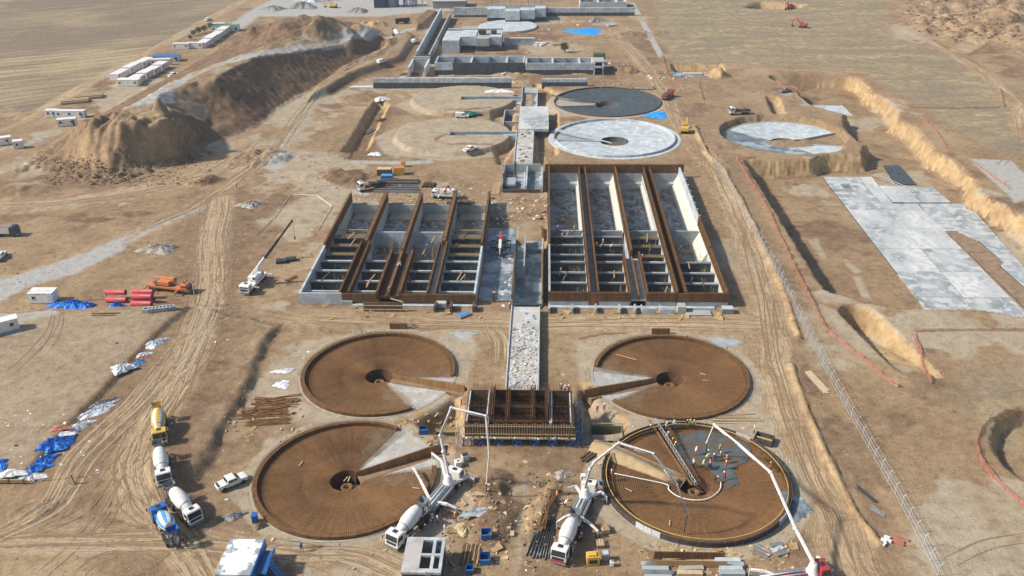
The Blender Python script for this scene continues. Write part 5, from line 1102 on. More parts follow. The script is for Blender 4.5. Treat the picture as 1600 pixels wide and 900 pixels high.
def mixer_truck(label, loc, rz, cab='white_paint', drum='white_dusty', stripe=None, nstripe=6, front_band=None):
    T = thing('mixer_truck', label, 'mixer truck', loc, rz, 'concrete mixer trucks')
    ch = MB()
    for s in (1, -1): ch.b2(-4.3, 4.2, s * .42 - .06, s * .42 + .06, .8, 1.1)
    for x in (-4, -2.3, 0, 2, 3.6): ch.b2(x - .1, x + .1, -.9, .9, .65, .85)
    ch.build('chassis', 'steel_dark', T); c = lorry_cab(T, 2.85, 4.55, cab)
    if front_band: MB().b2(4.57, 4.66, -1.2, 1.2, .86, 1.12).build('front_band', front_band, c)
    tilt = Matrix.Translation((2.45, 0, 2.05)) @ Matrix.Rotation(math.radians(180 + 11), 4, 'Y')
    d = MB().lathe(DRUM, 28, 'x'); d.v = [tuple(tilt @ Vector(p)) for p in d.v]; dr = d.build('drum', drum, T, True)
    if stripe:
        for k in range(nstripe):
            a0 = 2 * math.pi * k / nstripe; sb = MB(); vs = []; fs = []
            for i, (t, r) in enumerate(DRUM[1:-1]):
                for j in range(5): a = a0 + .5 * j / 4 * 2 * math.pi / nstripe + t * .12; vs.append(tuple(tilt @ Vector((t, (r + .012) * math.cos(a), (r + .012) * math.sin(a)))))
            for i in range(len(DRUM) - 3):
                for j in range(4): fs.append((i * 5 + j, i * 5 + j + 1, i * 5 + j + 6, i * 5 + j + 5))
            sb.add(vs, fs).build('drum_stripe', stripe, dr, True)
    MB().lathe([(.86, .99), (1.0, 1.02)], 28, 'x', cap=False).build('drum_band', 'steel_grey', dr).matrix_basis = tilt
    MB().b2(2.05, 2.75, -1.0, 1.0, 1.1, 2.3).build('water_tank', cab, T, bevel=.1)
    hp = MB(); hp.add([(-3.2, -.5, 2.9), (-4.2, -.6, 2.95), (-4.2, .6, 2.95), (-3.2, .5, 2.9), (-3.1, -.85, 3.65), (-4.4, -.85, 3.7), (-4.4, .85, 3.7), (-3.1, .85, 3.65)], [(0, 1, 2, 3), (0, 4, 5, 1), (1, 5, 6, 2), (2, 6, 7, 3), (3, 7, 4, 0)]); hp.build('hopper', cab if stripe else 'steel_grey', T)
    fr = MB()
    for s in (1, -1): fr.beam((-2.6, s * .55, 1.1), (-3.3, s * .6, 2.9), .12); fr.beam((-4.2, s * .55, 1.0), (-3.9, s * .6, 2.95), .12); fr.beam((-4.3, s * .9, .7), (-4.35, s * .9, 3.1), .06)
    for k in range(7): fr.beam((-4.32, .5, .9 + k * .32), (-4.32, .9, .9 + k * .32), .05)
    fr.build('rear_frame', 'steel_grey', T); sh = MB(); sh.add([(-4.1, -.35, 2.6), (-4.1, .35, 2.6), (-5.0, .25, 1.5), (-5.0, -.25, 1.5), (-4.1, 0, 2.35), (-5.0, 0, 1.3)], [(0, 4, 5, 3), (4, 1, 2, 5)]); sh.build('chute', 'steel_grey', T)
    for s in (1, -1): MB().b2(-3.8, -.9, s * 1.0 - .24, s * 1.0 + .24, 1.12, 1.2).build('mudguard', 'steel_dark', T); MB().b2(.1, 1.3, s * .95 - .2, s * .95 + .2, .6, 1.1).build('fuel_tank', 'steel_grey', T, bevel=.06)
    wheels(T, (3.55, 1.75, -1.55, -2.95), 1.05)
    return T
def pose(rear, front, z=1.4):
    r = G(*rear); zz = r[2]; a = W(*rear, zz + z); b = W(*front, zz + z); x, y = (a[0] + b[0]) / 2, (a[1] + b[1]) / 2
    return (x, y, gz(x, y) - .02), math.atan2(b[1] - a[1], b[0] - a[0])
def mix(rear, front, label, **k):
    loc, rz = pose(rear, front); return mixer_truck(label, loc, rz, **k)
mix((248, 645), (250, 685), 'mixer truck with yellow and white striped drum, last in the queue on the haul road', cab='yellow_paint', drum='white_dusty', stripe='yellow_paint')
mix((249, 703), (257, 750), 'white mixer truck with grey drum band, second in the haul road queue')
mix((266, 769), (303, 806), 'clean white mixer truck at the head of the haul road queue', drum='white_paint')
mix((272, 842), (249, 802), 'blue mixer truck with blue and white drum, passing the queue', cab='blue_paint', drum='white_paint', stripe='blue_light')
mix((664, 797), (615, 845), 'white mixer truck backed up to the pump beside the front left tank', drum='white_paint')
mix((901, 812), (872, 873), 'white mixer truck with red front band backed up to the pump at front centre', drum='white_paint', front_band='red_paint')
mix((612, 50), (628, 58), 'small white mixer truck on the haul road in the left distance', drum='white_paint')
# ------------------------------------------------------------------ concrete pumps with folding booms
def plane_pts(base, tip, pts):
    """intersect sight lines with the vertical plane through two ground points"""
    b = Vector((base[0], base[1], 0)); d = Vector((tip[0] - base[0], tip[1] - base[1], 0)).normalized(); n = Vector((-d.y, d.x, 0)); out = []
    for p in pts:
        r = Vector(ray(*p)); t = n.dot(b - Vector((0, 0, CAM_H))) / n.dot(r); out.append(Vector((0, 0, CAM_H)) + r * t)
    return out
def boom_pump(label, rear, front, pts, tip, feet, m='white_paint', m2=None, L=11.0, turret=2.2):
    loc, rz = pose(rear, front); T = thing('concrete_pump', label, 'concrete pump', loc, rz, 'truck mounted concrete pumps'); inv = (Matrix.Translation(loc) @ Matrix.Rotation(rz, 4, 'Z')).inverted()
    h = L / 2; ch = MB()
    for s in (1, -1): ch.b2(-h + .2, h - .6, s * .42 - .08, s * .42 + .08, .8, 1.2)
    ch.build('chassis', 'steel_dark', T); lorry_cab(T, h - 1.8, h - .1, m if m2 is None else m2)
    MB().b2(-h + 1.2, turret - .8, -.62, .62, 1.2, 1.62).build('pump_bed', m2 or m, T, bevel=.05)
    for s in (1, -1): MB().b2(-h + .8, turret - .2, s * 1.0 - .2, s * 1.0 + .2, 1.05, 1.5).build('side_deck', 'steel_grey', T); MB().tube([(-h + .8, s * .3, 1.78), (turret - 1, s * .3, 1.78)], .14, 8).build('pump_cylinder', 'galvanised', T, True)
    hp = MB(); hp.add([(-h - .2, -.6, .9), (-h + .7, -.6, .9), (-h + .7, .6, .9), (-h - .2, .6, .9), (-h - .5, -1.0, 1.6), (-h + .9, -1.0, 1.6), (-h + .9, 1.0, 1.6), (-h - .5, 1.0, 1.6)], [(0, 1, 2, 3), (0, 1, 5, 4), (1, 2, 6, 5), (2, 3, 7, 6), (3, 0, 4, 7)]); hp.build('hopper', 'steel_grey', T)
    MB().lathe([(1.2, 1.0), (1.9, .9), (2.0, .75), (3.0, .6), (3.3, .45)], 20, c=(turret, 0, 0)).build('turret', m, T, True)
    wheels(T, (h - .9, h - 2.6, -h + 3.6, -h + 2.2), 1.05)
    for k, f in enumerate(feet):
        g = G(*f); e = inv @ Vector((g[0], g[1], g[2])); fx = turret + .3 if k < 2 else -h + 3.0; s = 1 if e.y > 0 else -1
        a = Vector((fx, s * .7, 1.35)); b = Vector((e.x, e.y, 1.25)); mid = a.lerp(b, .55) + Vector(((1.1 if k < 2 else 0) * (1 if e.x > fx else -1), 0, .25))
        lg = MB()
        for p, q, w in ((a, mid, .36), (mid, b, .28)): lg.beam(p, q, w, w * 1.1)
        lg = lg.build('outrigger', m, T); MB().tube([(b.x, b.y, e.z + .1), (b.x, b.y, 1.5)], .11, 8).build('jack', 'galvanised', lg); MB().lathe([(0, .42), (.1, .4), (.16, .2)], 12, c=(b.x, b.y, e.z)).build('pad', 'timber_dark', lg)
    tw = T.matrix_world; base = Matrix.Translation(loc) @ Matrix.Rotation(rz, 4, 'Z') @ Vector((turret, 0, 0)); P = [Matrix.Translation(loc) @ Matrix.Rotation(rz, 4, 'Z') @ Vector((turret, 0, 3.2))] + plane_pts(base, tip, pts)
    P = [inv @ p for p in P]; n = len(P)
    for i in range(n - 2):
        w = .46 - .26 * i / max(1, n - 3); s = MB(); a, b = P[i], P[i + 1]; d = (b - a).normalized(); s.beam(a, b, w * .8, w)
        o = s.build('boom_section', m, T, bevel=.03); j = MB(); side = d.cross(Vector((0, 0, 1))).normalized() if abs(d.z) < .99 else Vector((1, 0, 0))
        MB().tube([b - side * w * .7, b + side * w * .7], w * .62, 10).build('joint', m if m2 is None else 'white_paint', o, True); off = side * w * .62
        MB().tube([a + off, b + off], .075, 6).build('delivery_pipe', 'red_paint' if m2 else 'steel_grey', o, True)
        if i < n - 3: u = Vector((0, 0, -.55)) if abs(d.z) < .8 else side * .5; MB().tube([a.lerp(b, .45) + u * .6, a.lerp(b, .97) + u * .5], .09, 6).build('ram', 'galvanised', o, True)
    MB().tube([P[-2], P[-2].lerp(P[-1], .4), P[-1]], .085, 7).build('end_hose', 'hose', T, True)
    return T
boom_pump('white concrete pump beside the front left tank, boom folded over the pump house front', (663, 800), (716, 738), [(693, 705), (688, 680), (705, 637), (759, 650), (764, 708), (760, 755), (760, 776)], W(760, 780), [(677, 741), (741, 756), (650, 794), (713, 803)])
boom_pump('white concrete pump at front centre, boom arched over the tank being concreted', (897, 812), (918, 768), [(922, 733), (928, 723), (967, 692), (1021, 709), (1058, 757), (1074, 803), (1069, 832)], W(1069, 834), [(886, 772), (948, 787), (870, 826), (934, 840)])
boom_pump('red concrete pump at the bottom right, long white boom reaching the far rim', (1190, 906), (1285, 893), [(1243, 826), (1204, 738), (1152, 692), (1116, 663), (1104, 692), (1103, 712)], W(1103, 720, -.5), [(1270, 935), (1275, 880), (1170, 900), (1178, 925)], m='white_paint', m2='red_paint', turret=3.0)
# ------------------------------------------------------------------ pickups, vans, lorries, cranes
def pickup(label, rear, front, m='white_paint', van=False, L=None):
    loc, rz = pose(rear, front, .8); T = thing('pickup_truck' if not van else 'van', label, 'pickup' if not van else 'van', loc, rz)
    if van: prof = [(-2.4, .45), (2.45, .45), (2.5, 1.0), (1.6, 1.25), (.9, 1.95), (-2.3, 2.0), (-2.42, 1.1)]
    else: prof = [(-2.6, .45), (2.55, .45), (2.62, .95), (2.4, 1.08), (1.25, 1.16), (.55, 1.75), (-.75, 1.78), (-1.0, 1.2), (-2.6, 1.15)]
    b = MB().xprism(prof, -.9, .9).build('body', m, T, bevel=.07)
    if not van:
        MB().b2(-2.5, -1.12, -.75, .75, 1.12, 1.165).build('load_bed', 'steel_dark', b); MB().xprism([(1.2, 1.2), (.6, 1.7), (.55, 1.7), (1.14, 1.2)], -.75, .75).build('windscreen', 'glass', b).location.x = .06
        MB().xprism([(-1.02, 1.25), (-.82, 1.68), (-.80, 1.68), (-.98, 1.25)], -.7, .7).build('rear_window', 'glass', b).location.x = -.04
        for s in (1, -1):
            for a in ((-.75, .1), (.18, .85)): MB().xprism([(a[0], 1.2), (a[1], 1.2), (min(a[1], .55), 1.66), (a[0] + .05, 1.66)], s * .905 - .01, s * .905 + .01).build('side_window', 'glass', b)
    else:
        MB().xprism([(1.55, 1.32), (.98, 1.88), (.94, 1.88), (1.5, 1.32)], -.78, .78).build('windscreen', 'glass', b).location.x = .07
        for s in (1, -1): MB().xprism([(.1, 1.3), (1.3, 1.3), (.85, 1.8), (.1, 1.8)], s * .905 - .01, s * .905 + .01).build('side_window', 'glass', b)
    for s in (1, -1): MB().box((2.56, s * .65, .85), (.08, .35, .18)).build('headlight', 'lamp_glass', b); MB().box((-2.58 if not van else -2.4, s * .75, .95), (.06, .15, .3)).build('tail_light', 'red_paint', b)
    MB().b2(2.5, 2.68, -.85, .85, .42, .62).build('bumper', 'steel_dark', b); wheels(T, (1.6, -1.55), .82, .38, WH_CAR); return T
pickup('white pickup parked left of the front left tank', (345, 758), (378, 744)); pickup('white pickup on the nearer unfinished round platform', (728, 240), (742, 236)); pickup('white pickup on the gravel top of the spoil heap', (266, 120), (276, 117))
pickup('white van below the road bank in the left distance', (591, 95), (601, 92), van=True); pickup('white van beside the green tarpaulin', (714, 187), (730, 187), van=True); pickup('tiny white car on the field road at top left', (322, 31), (328, 29)); pickup('white pickup at the far left edge', (-4, 403), (3, 396)); pickup('white car at the bend of the distant haul road', (644, 62), (650, 59), van=True)
pickup('small grey pickup by the upper right excavation', (1221, 142), (1232, 140), m='steel_grey')
def flat_lorry(label, rear, front, cab='white_paint', load=None, body='steel_grey', name='flatbed_lorry', cat='lorry', tipper=False, L=8.0):
    loc, rz = pose(rear, front); T = thing(name, label, cat, loc, rz); h = L / 2; MB().b2(-h, h - .5, -.5, .5, .8, 1.05).build('chassis', 'steel_dark', T); lorry_cab(T, h - 1.8, h - .1, cab)
    if tipper:
        tb = MB(); tb.add([(-h, -1.2, 1.1), (h - 2, -1.2, 1.1), (h - 2, 1.2, 1.1), (-h, 1.2, 1.1), (-h - .2, -1.25, 2.6), (h - 1.9, -1.25, 2.7), (h - 1.9, 1.25, 2.7), (-h - .2, 1.25, 2.6)], [(0, 1, 2, 3), (0, 1, 5, 4), (1, 2, 6, 5), (2, 3, 7, 6), (3, 0, 4, 7)]); tb = tb.build('tipper_body', body, T); MB().b2(-h + .1, h - 2.1, -1.1, 1.1, 1.9, 2.2).build('load', 'spoil', tb)
    else:
        MB().b2(-h, h - 2.1, -1.2, 1.2, 1.06, 1.3).build('deck', body, T)
        if load: 
            for k in range(4): MB().b2(-h + .3 + k * 1.3, -h + 1.4 + k * 1.3, -1.0, 1.0, 1.31, 1.9 + .3 * (k % 2)).build('load', load, T)
    wheels(T, (h - .9, -h + 1.2, -h + 2.5), 1.02); return T
flat_lorry('white lorry with bare deck on the track at the upper right', (1170, 172), (1142, 173), load='timber_dark'); flat_lorry('dusty tipper lorry with dark blue cab at the left edge', (-12, 361), (24, 361), 'navy_paint', body='white_dusty', tipper=True, name='tipper_lorry')
flat_lorry('red lorry on the track right of the dark round tank', (1040, 150), (1046, 146), 'red_paint', 'timber_dark', body='red_paint'); flat_lorry('white lorry with dark rail sided trailer behind the left basin', (603, 285), (560, 293), load='steel_dark', body='timber_dark', L=9)
flat_lorry('dark tipper on the far road near the batching plant', (635, 32), (622, 33), 'navy_paint', tipper=True, body='steel_dark', name='tipper_lorry')
def crane(label, rear, front, m, boom, bm, name='mobile_crane', L=10.0, cabm=None, hook=True, bw=.7):
    loc, rz = pose(rear, front); T = thing(name, label, 'crane', loc, rz, 'mobile cranes'); inv = (Matrix.Translation(loc) @ Matrix.Rotation(rz, 4, 'Z')).inverted(); h = L / 2
    MB().b2(-h, h, -1.2, 1.2, .9, 1.45).build('carrier', m, T, bevel=.05); lorry_cab(T, h - 1.9, h, cabm or m, h=2.5); wheels(T, (h - 1.2, h - 2.8, -h + 2.6, -h + 1.2), 1.05); MB().lathe([(1.45, .9), (1.7, .9)], 18, c=(-.8, 0, 0)).build('slew_ring', 'steel_dark', T)
    sp = MB().b2(-2.6, .6, -1.1, 1.1, 1.7, 2.6).build('superstructure', m, T, bevel=.06); MB().b2(-3.3, -2.61, -1.2, 1.2, 1.7, 2.7).build('counterweight', 'steel_grey', sp); oc = MB().b2(-.2, 1.4, .55, 1.25, 1.75, 3.1).build('operator_cab', m, sp, bevel=.06); MB().b2(.2, 1.43, .6, 1.2, 2.4, 3.0).build('cab_glass', 'glass', sp)
    P = [inv @ Vector(p) for p in boom]; n = len(P)
    for i in range(n - 1): MB().beam(P[i], P[i + 1], bw * (1 - .22 * i), bw * (1 - .22 * i)).build('boom_section', bm[i % len(bm)], T, bevel=.03)
    MB().tube([P[0].lerp(P[1], -.0) + Vector((1.4, 0, -1.1)), P[0].lerp(P[1], .7)], .16, 8).build('lift_ram', 'galvanised', T, True)
    if hook: e = P[-1]; MB().tube([e, e + Vector((0, 0, -4.0))], .04, 4).build('hoist_rope', 'steel_dark', T); MB().lathe([(-4.9, .12), (-4.6, .3), (-4.1, .3), (-4.0, .1)], 10, c=tuple(e)).build('hook_block', 'yellow_paint', T)
    for sx_ in (-h + .4, h - 2.4):
        for s in (1, -1): lg = MB().b2(sx_ - .15, sx_ + .15, min(s * 1.1, s * 2.6), max(s * 1.1, s * 2.6), 1.0, 1.25).build('outrigger', m, T); MB().tube([(sx_, s * 2.5, .05), (sx_, s * 2.5, 1.2)], .1, 6).build('jack', 'steel_grey', lg)
    return T
b0 = W3(394, 430, 2.6); b3 = W3(457, 344, 15.5); lp = lambda t: tuple(Vector(b0).lerp(Vector(b3), t))
crane('white mobile crane left of the left basin with its boom raised', (404, 431), (388, 447), 'white_paint', [b0, lp(.32), lp(.66), b3], ['white_paint', 'steel_dark', 'steel_dark'])
g0 = G(262, 446); b0 = W3(272, 437, 3.0); b1 = W3(240, 433, 2.4); crane('orange mobile crane with its boom stowed beside the maroon pipes', (244, 443), (285, 448), 'orange_paint', [b0, b1], ['orange_paint'], hook=False, L=11)
b0 = W3(781, 388, 1.6); b1 = W3(783, 362, 4.5); crane('small black crane with red and white boom on the wet floor between basins', (783, 372), (782, 393), 'steel_dark', [b0, tuple(Vector(b0).lerp(Vector(b1), .5)), b1], ['white_dusty', 'red_paint'], cabm='steel_dark', L=7)
b0 = W3(694, 300, 2.8); b1 = W3(700, 290, 5.0); b2_ = W3(706, 300, 1.8); crane('white lorry with folded red crane arm behind the left basin', (706, 303), (686, 302), 'white_paint', [b0, b1, b2_], ['red_paint', 'red_paint'], hook=False, L=8, bw=.4)
def digger(label, c, heading, m, reach=(4.2, 6.0)):
    g = G(*c); T = thing('excavator', label, 'excavator', g, heading)
    for s in (1, -1): MB().xprism([(-1.9, .2), (-1.6, 0), (1.6, 0), (1.9, .2), (1.9, .6), (1.6, .85), (-1.6, .85), (-1.9, .6)], s * 1.1 - .3, s * 1.1 + .3).build('track', 'steel_dark', T)
    MB().b2(-1.0, 1.0, -.8, .8, .4, 1.0).build('undercarriage', 'steel_dark', T); b = MB().b2(-2.2, 1.4, -1.3, 1.3, 1.02, 2.2).build('body', m, T, bevel=.1); c_ = MB().b2(.1, 1.5, .3, 1.3, 2.21, 3.1).build('cab', m, T, bevel=.1); MB().b2(.3, 1.54, .4, 1.2, 2.3, 3.0).build('cab_glass', 'glass', T)
    P = [Vector((1.2, -.3, 1.6)), Vector((reach[0] - .6, -.3, 4.2)), Vector((reach[1], -.3, 2.6)), Vector((reach[1] - .6, -.3, .6))]
    for i, w in enumerate((.55, .5, .35)): MB().beam(P[i], P[i + 1], .4, w).build(('boom', 'boom', 'arm')[i], m, T)
    bk = MB(); bk.xprism([(reach[1] - .9, .8), (reach[1] - .1, .7), (reach[1] - .2, -.1), (reach[1] - 1.0, 0), (reach[1] - 1.3, .4)], -.9, .3); bk.build('bucket', 'steel_dark', T); return T
digger('red excavator nearest the camera at the far right pit', (1254, 43), 2.6, 'red_paint'); digger('second red excavator on the far edge of the far right pit', (1234, 14), -2.2, 'red_paint'); digger('yellow excavator on the track right of the pale round tank', (1070, 207), 1.4, 'yellow_paint'); digger('yellow excavator by the grey heaps at the top left', (521, 12), 2.9, 'yellow_paint')
# ------------------------------------------------------------------ containers and camp
def container(label, px, L=6.0, rz=0.0, m='white_paint', roof=None, trim=None, Wd=2.4, H=2.6, cat='container', z=None, nwin=2):
    g = G(*px); T = thing('site_container', label, cat, g, rz, 'white site containers'); MB().b2(-L / 2, L / 2, -Wd / 2, Wd / 2, .12, H).build('body', m, T, bevel=.03); MB().b2(-L / 2 - .06, L / 2 + .06, -Wd / 2 - .06, Wd / 2 + .06, H + .002, H + .1).build('roof', roof or 'white_paint', T)
    MB().b2(-L / 2, L / 2, -Wd / 2 + .1, Wd / 2 - .1, -.3, .118).build('base_frame', 'steel_grey', T); MB().b2(L / 2 - 1.3, L / 2 - .45, -Wd / 2 - .04, -Wd / 2 + .02, .2, 2.15).build('door', trim or 'white_dusty', T)
    for k in range(nwin): x = -L / 2 + .8 + k * (L - 2.6) / max(1, nwin - 1); f = MB().b2(x, x + .9, -Wd / 2 - .04, -Wd / 2 + .02, 1.1, 2.0).build('window', 'white_dusty' if not trim else trim, T); MB().b2(x + .08, x + .82, -Wd / 2 - .06, -Wd / 2 - .04, 1.18, 1.92).build('pane', 'glass', f)
    return T
container('white container on the gravel left of the blue tarpaulins', (70, 470), 5.6, .02, nwin=1, Wd=3.0); container('long white cabin cut off by the left edge', (-6, 520), 9, .62, nwin=2)
container('small white cabin at the left end of the near camp', (83, 182), 4.5, .0, trim='blue_light'); container('longer white cabin with blue door in the near camp', (112, 183), 11, .0, trim='blue_light', nwin=3); container('white cabin with blue front, lowest of the near camp', (106, 196), 6.5, .3, trim='blue_paint')
CR_ = 1.02   # the camp rows run along the field road
def row(px0, px1, n, labs, **k):
    a = G(*px0); b = G(*px1); h = math.atan2(b[1] - a[1], b[0] - a[0]); st = math.hypot(b[0] - a[0], b[1] - a[1]) / max(1, n - 1)
    for i in range(n):
        x, y = a[0] + (b[0] - a[0]) * i / max(1, n - 1), a[1] + (b[1] - a[1]) * i / max(1, n - 1); t = container(labs(i), (0, 0), st - .9, h, H=2.5 + .25 * (i % 2), **k); t.location = (x, y, gz(x, y))
ordn = ['nearest', 'second', 'third', 'fourth', 'fifth', 'sixth']
row((215, 128), (252, 108), 4, lambda i: f'{ordn[i]} white cabin in the right row of the middle camp', nwin=1, Wd=4.5)
row((188, 121), (226, 102), 3, lambda i: f'{ordn[i]} white cabin in the left row of the middle camp', nwin=1, Wd=4)
container('white cabin closing the near end of the middle camp', (203, 133), 9, 0, nwin=2, Wd=4); container('blue roofed cabin at the far end of the middle camp', (261, 95), 12, .1, roof='blue_paint', trim='blue_paint', nwin=3, Wd=5); container('white cabin below the blue roofed one', (252, 101), 9, .1, nwin=2)
container('white cabin left of the dark junk in the upper camp', (284, 76), 8, .0, nwin=2); container('white cabin beside it in front of the upper row', (306, 75), 8, .0, nwin=2)
row((320, 72), (350, 52), 4, lambda i: f'{ordn[i]} cabin in the slanting row of the upper camp', nwin=1, Wd=4.5); container('teal roofed cabin at the top of the upper camp', (353, 48), 14, .1, roof='green_paint', trim='green_paint', nwin=3, Wd=5); container('white cabin behind the teal roof in the upper camp', (342, 44), 7, .1)
container('white cabin at the left edge below the field road', (4, 226), 6, .5); container('small white cabin by the road at the left edge', (30, 231), 3, .4, nwin=1)
for (px, py, n, lab) in ((118, 160, 5, 'nearer stack of tan timber beside the field road'), (140, 153, 6, 'farther stack of tan timber beside the field road')):
    g = G(px, py); T = thing('timber_stack', lab, 'timber stack', g, .35)
    for k in range(n): MB().b2(-5 + random.uniform(-.5, .5), 5, -2.2 + k * .9, -1.4 + k * .9, 0, .8 + .5 * (k % 2)).build('bundle', 'timber_pale' if k % 2 else 'timber', T)
def shrub(label, px, s):
    g = G(*px); T = thing('bush', label, 'bush', g, random.uniform(0, 3), 'dark bushes by the upper camp'); MB().tube([(0, 0, -.2), (.1, 0, s * .5), (.0, .1, s * .9)], s * .08, 6, r1=s * .03).build('stem', 'bark', T); mb = MB()
    for k in range(260):
        v = Vector((random.gauss(0, 1), random.gauss(0, 1), random.gauss(0, 1))).normalized() * random.uniform(.4, 1) * s * .7; c = Vector((0, 0, s * .8)) + Vector((v.x, v.y, v.z * .75)); q = [c + Vector((random.uniform(-1, 1), random.uniform(-1, 1), random.uniform(-1, 1))) * s * .16 for _ in range(3)]; mb.add(q, [(0, 1, 2)])
    mb.build('crown', 'leaf', T)
for i, (p, s) in enumerate((((303, 56), 2.4), ((311, 53), 2.8), ((320, 50), 2.6), ((330, 46), 2.8), ((298, 62), 1.8))): shrub(['bush farthest left but one by the upper camp', 'rounded bush in the middle of the upper camp row', 'bush just right of the middle one at the upper camp', 'rightmost dark bush by the upper camp', 'smallest and lowest bush by the upper camp'][i], p, s)
shrub('lone dark bush left of the road in the far works', (882, 82), 3.4)
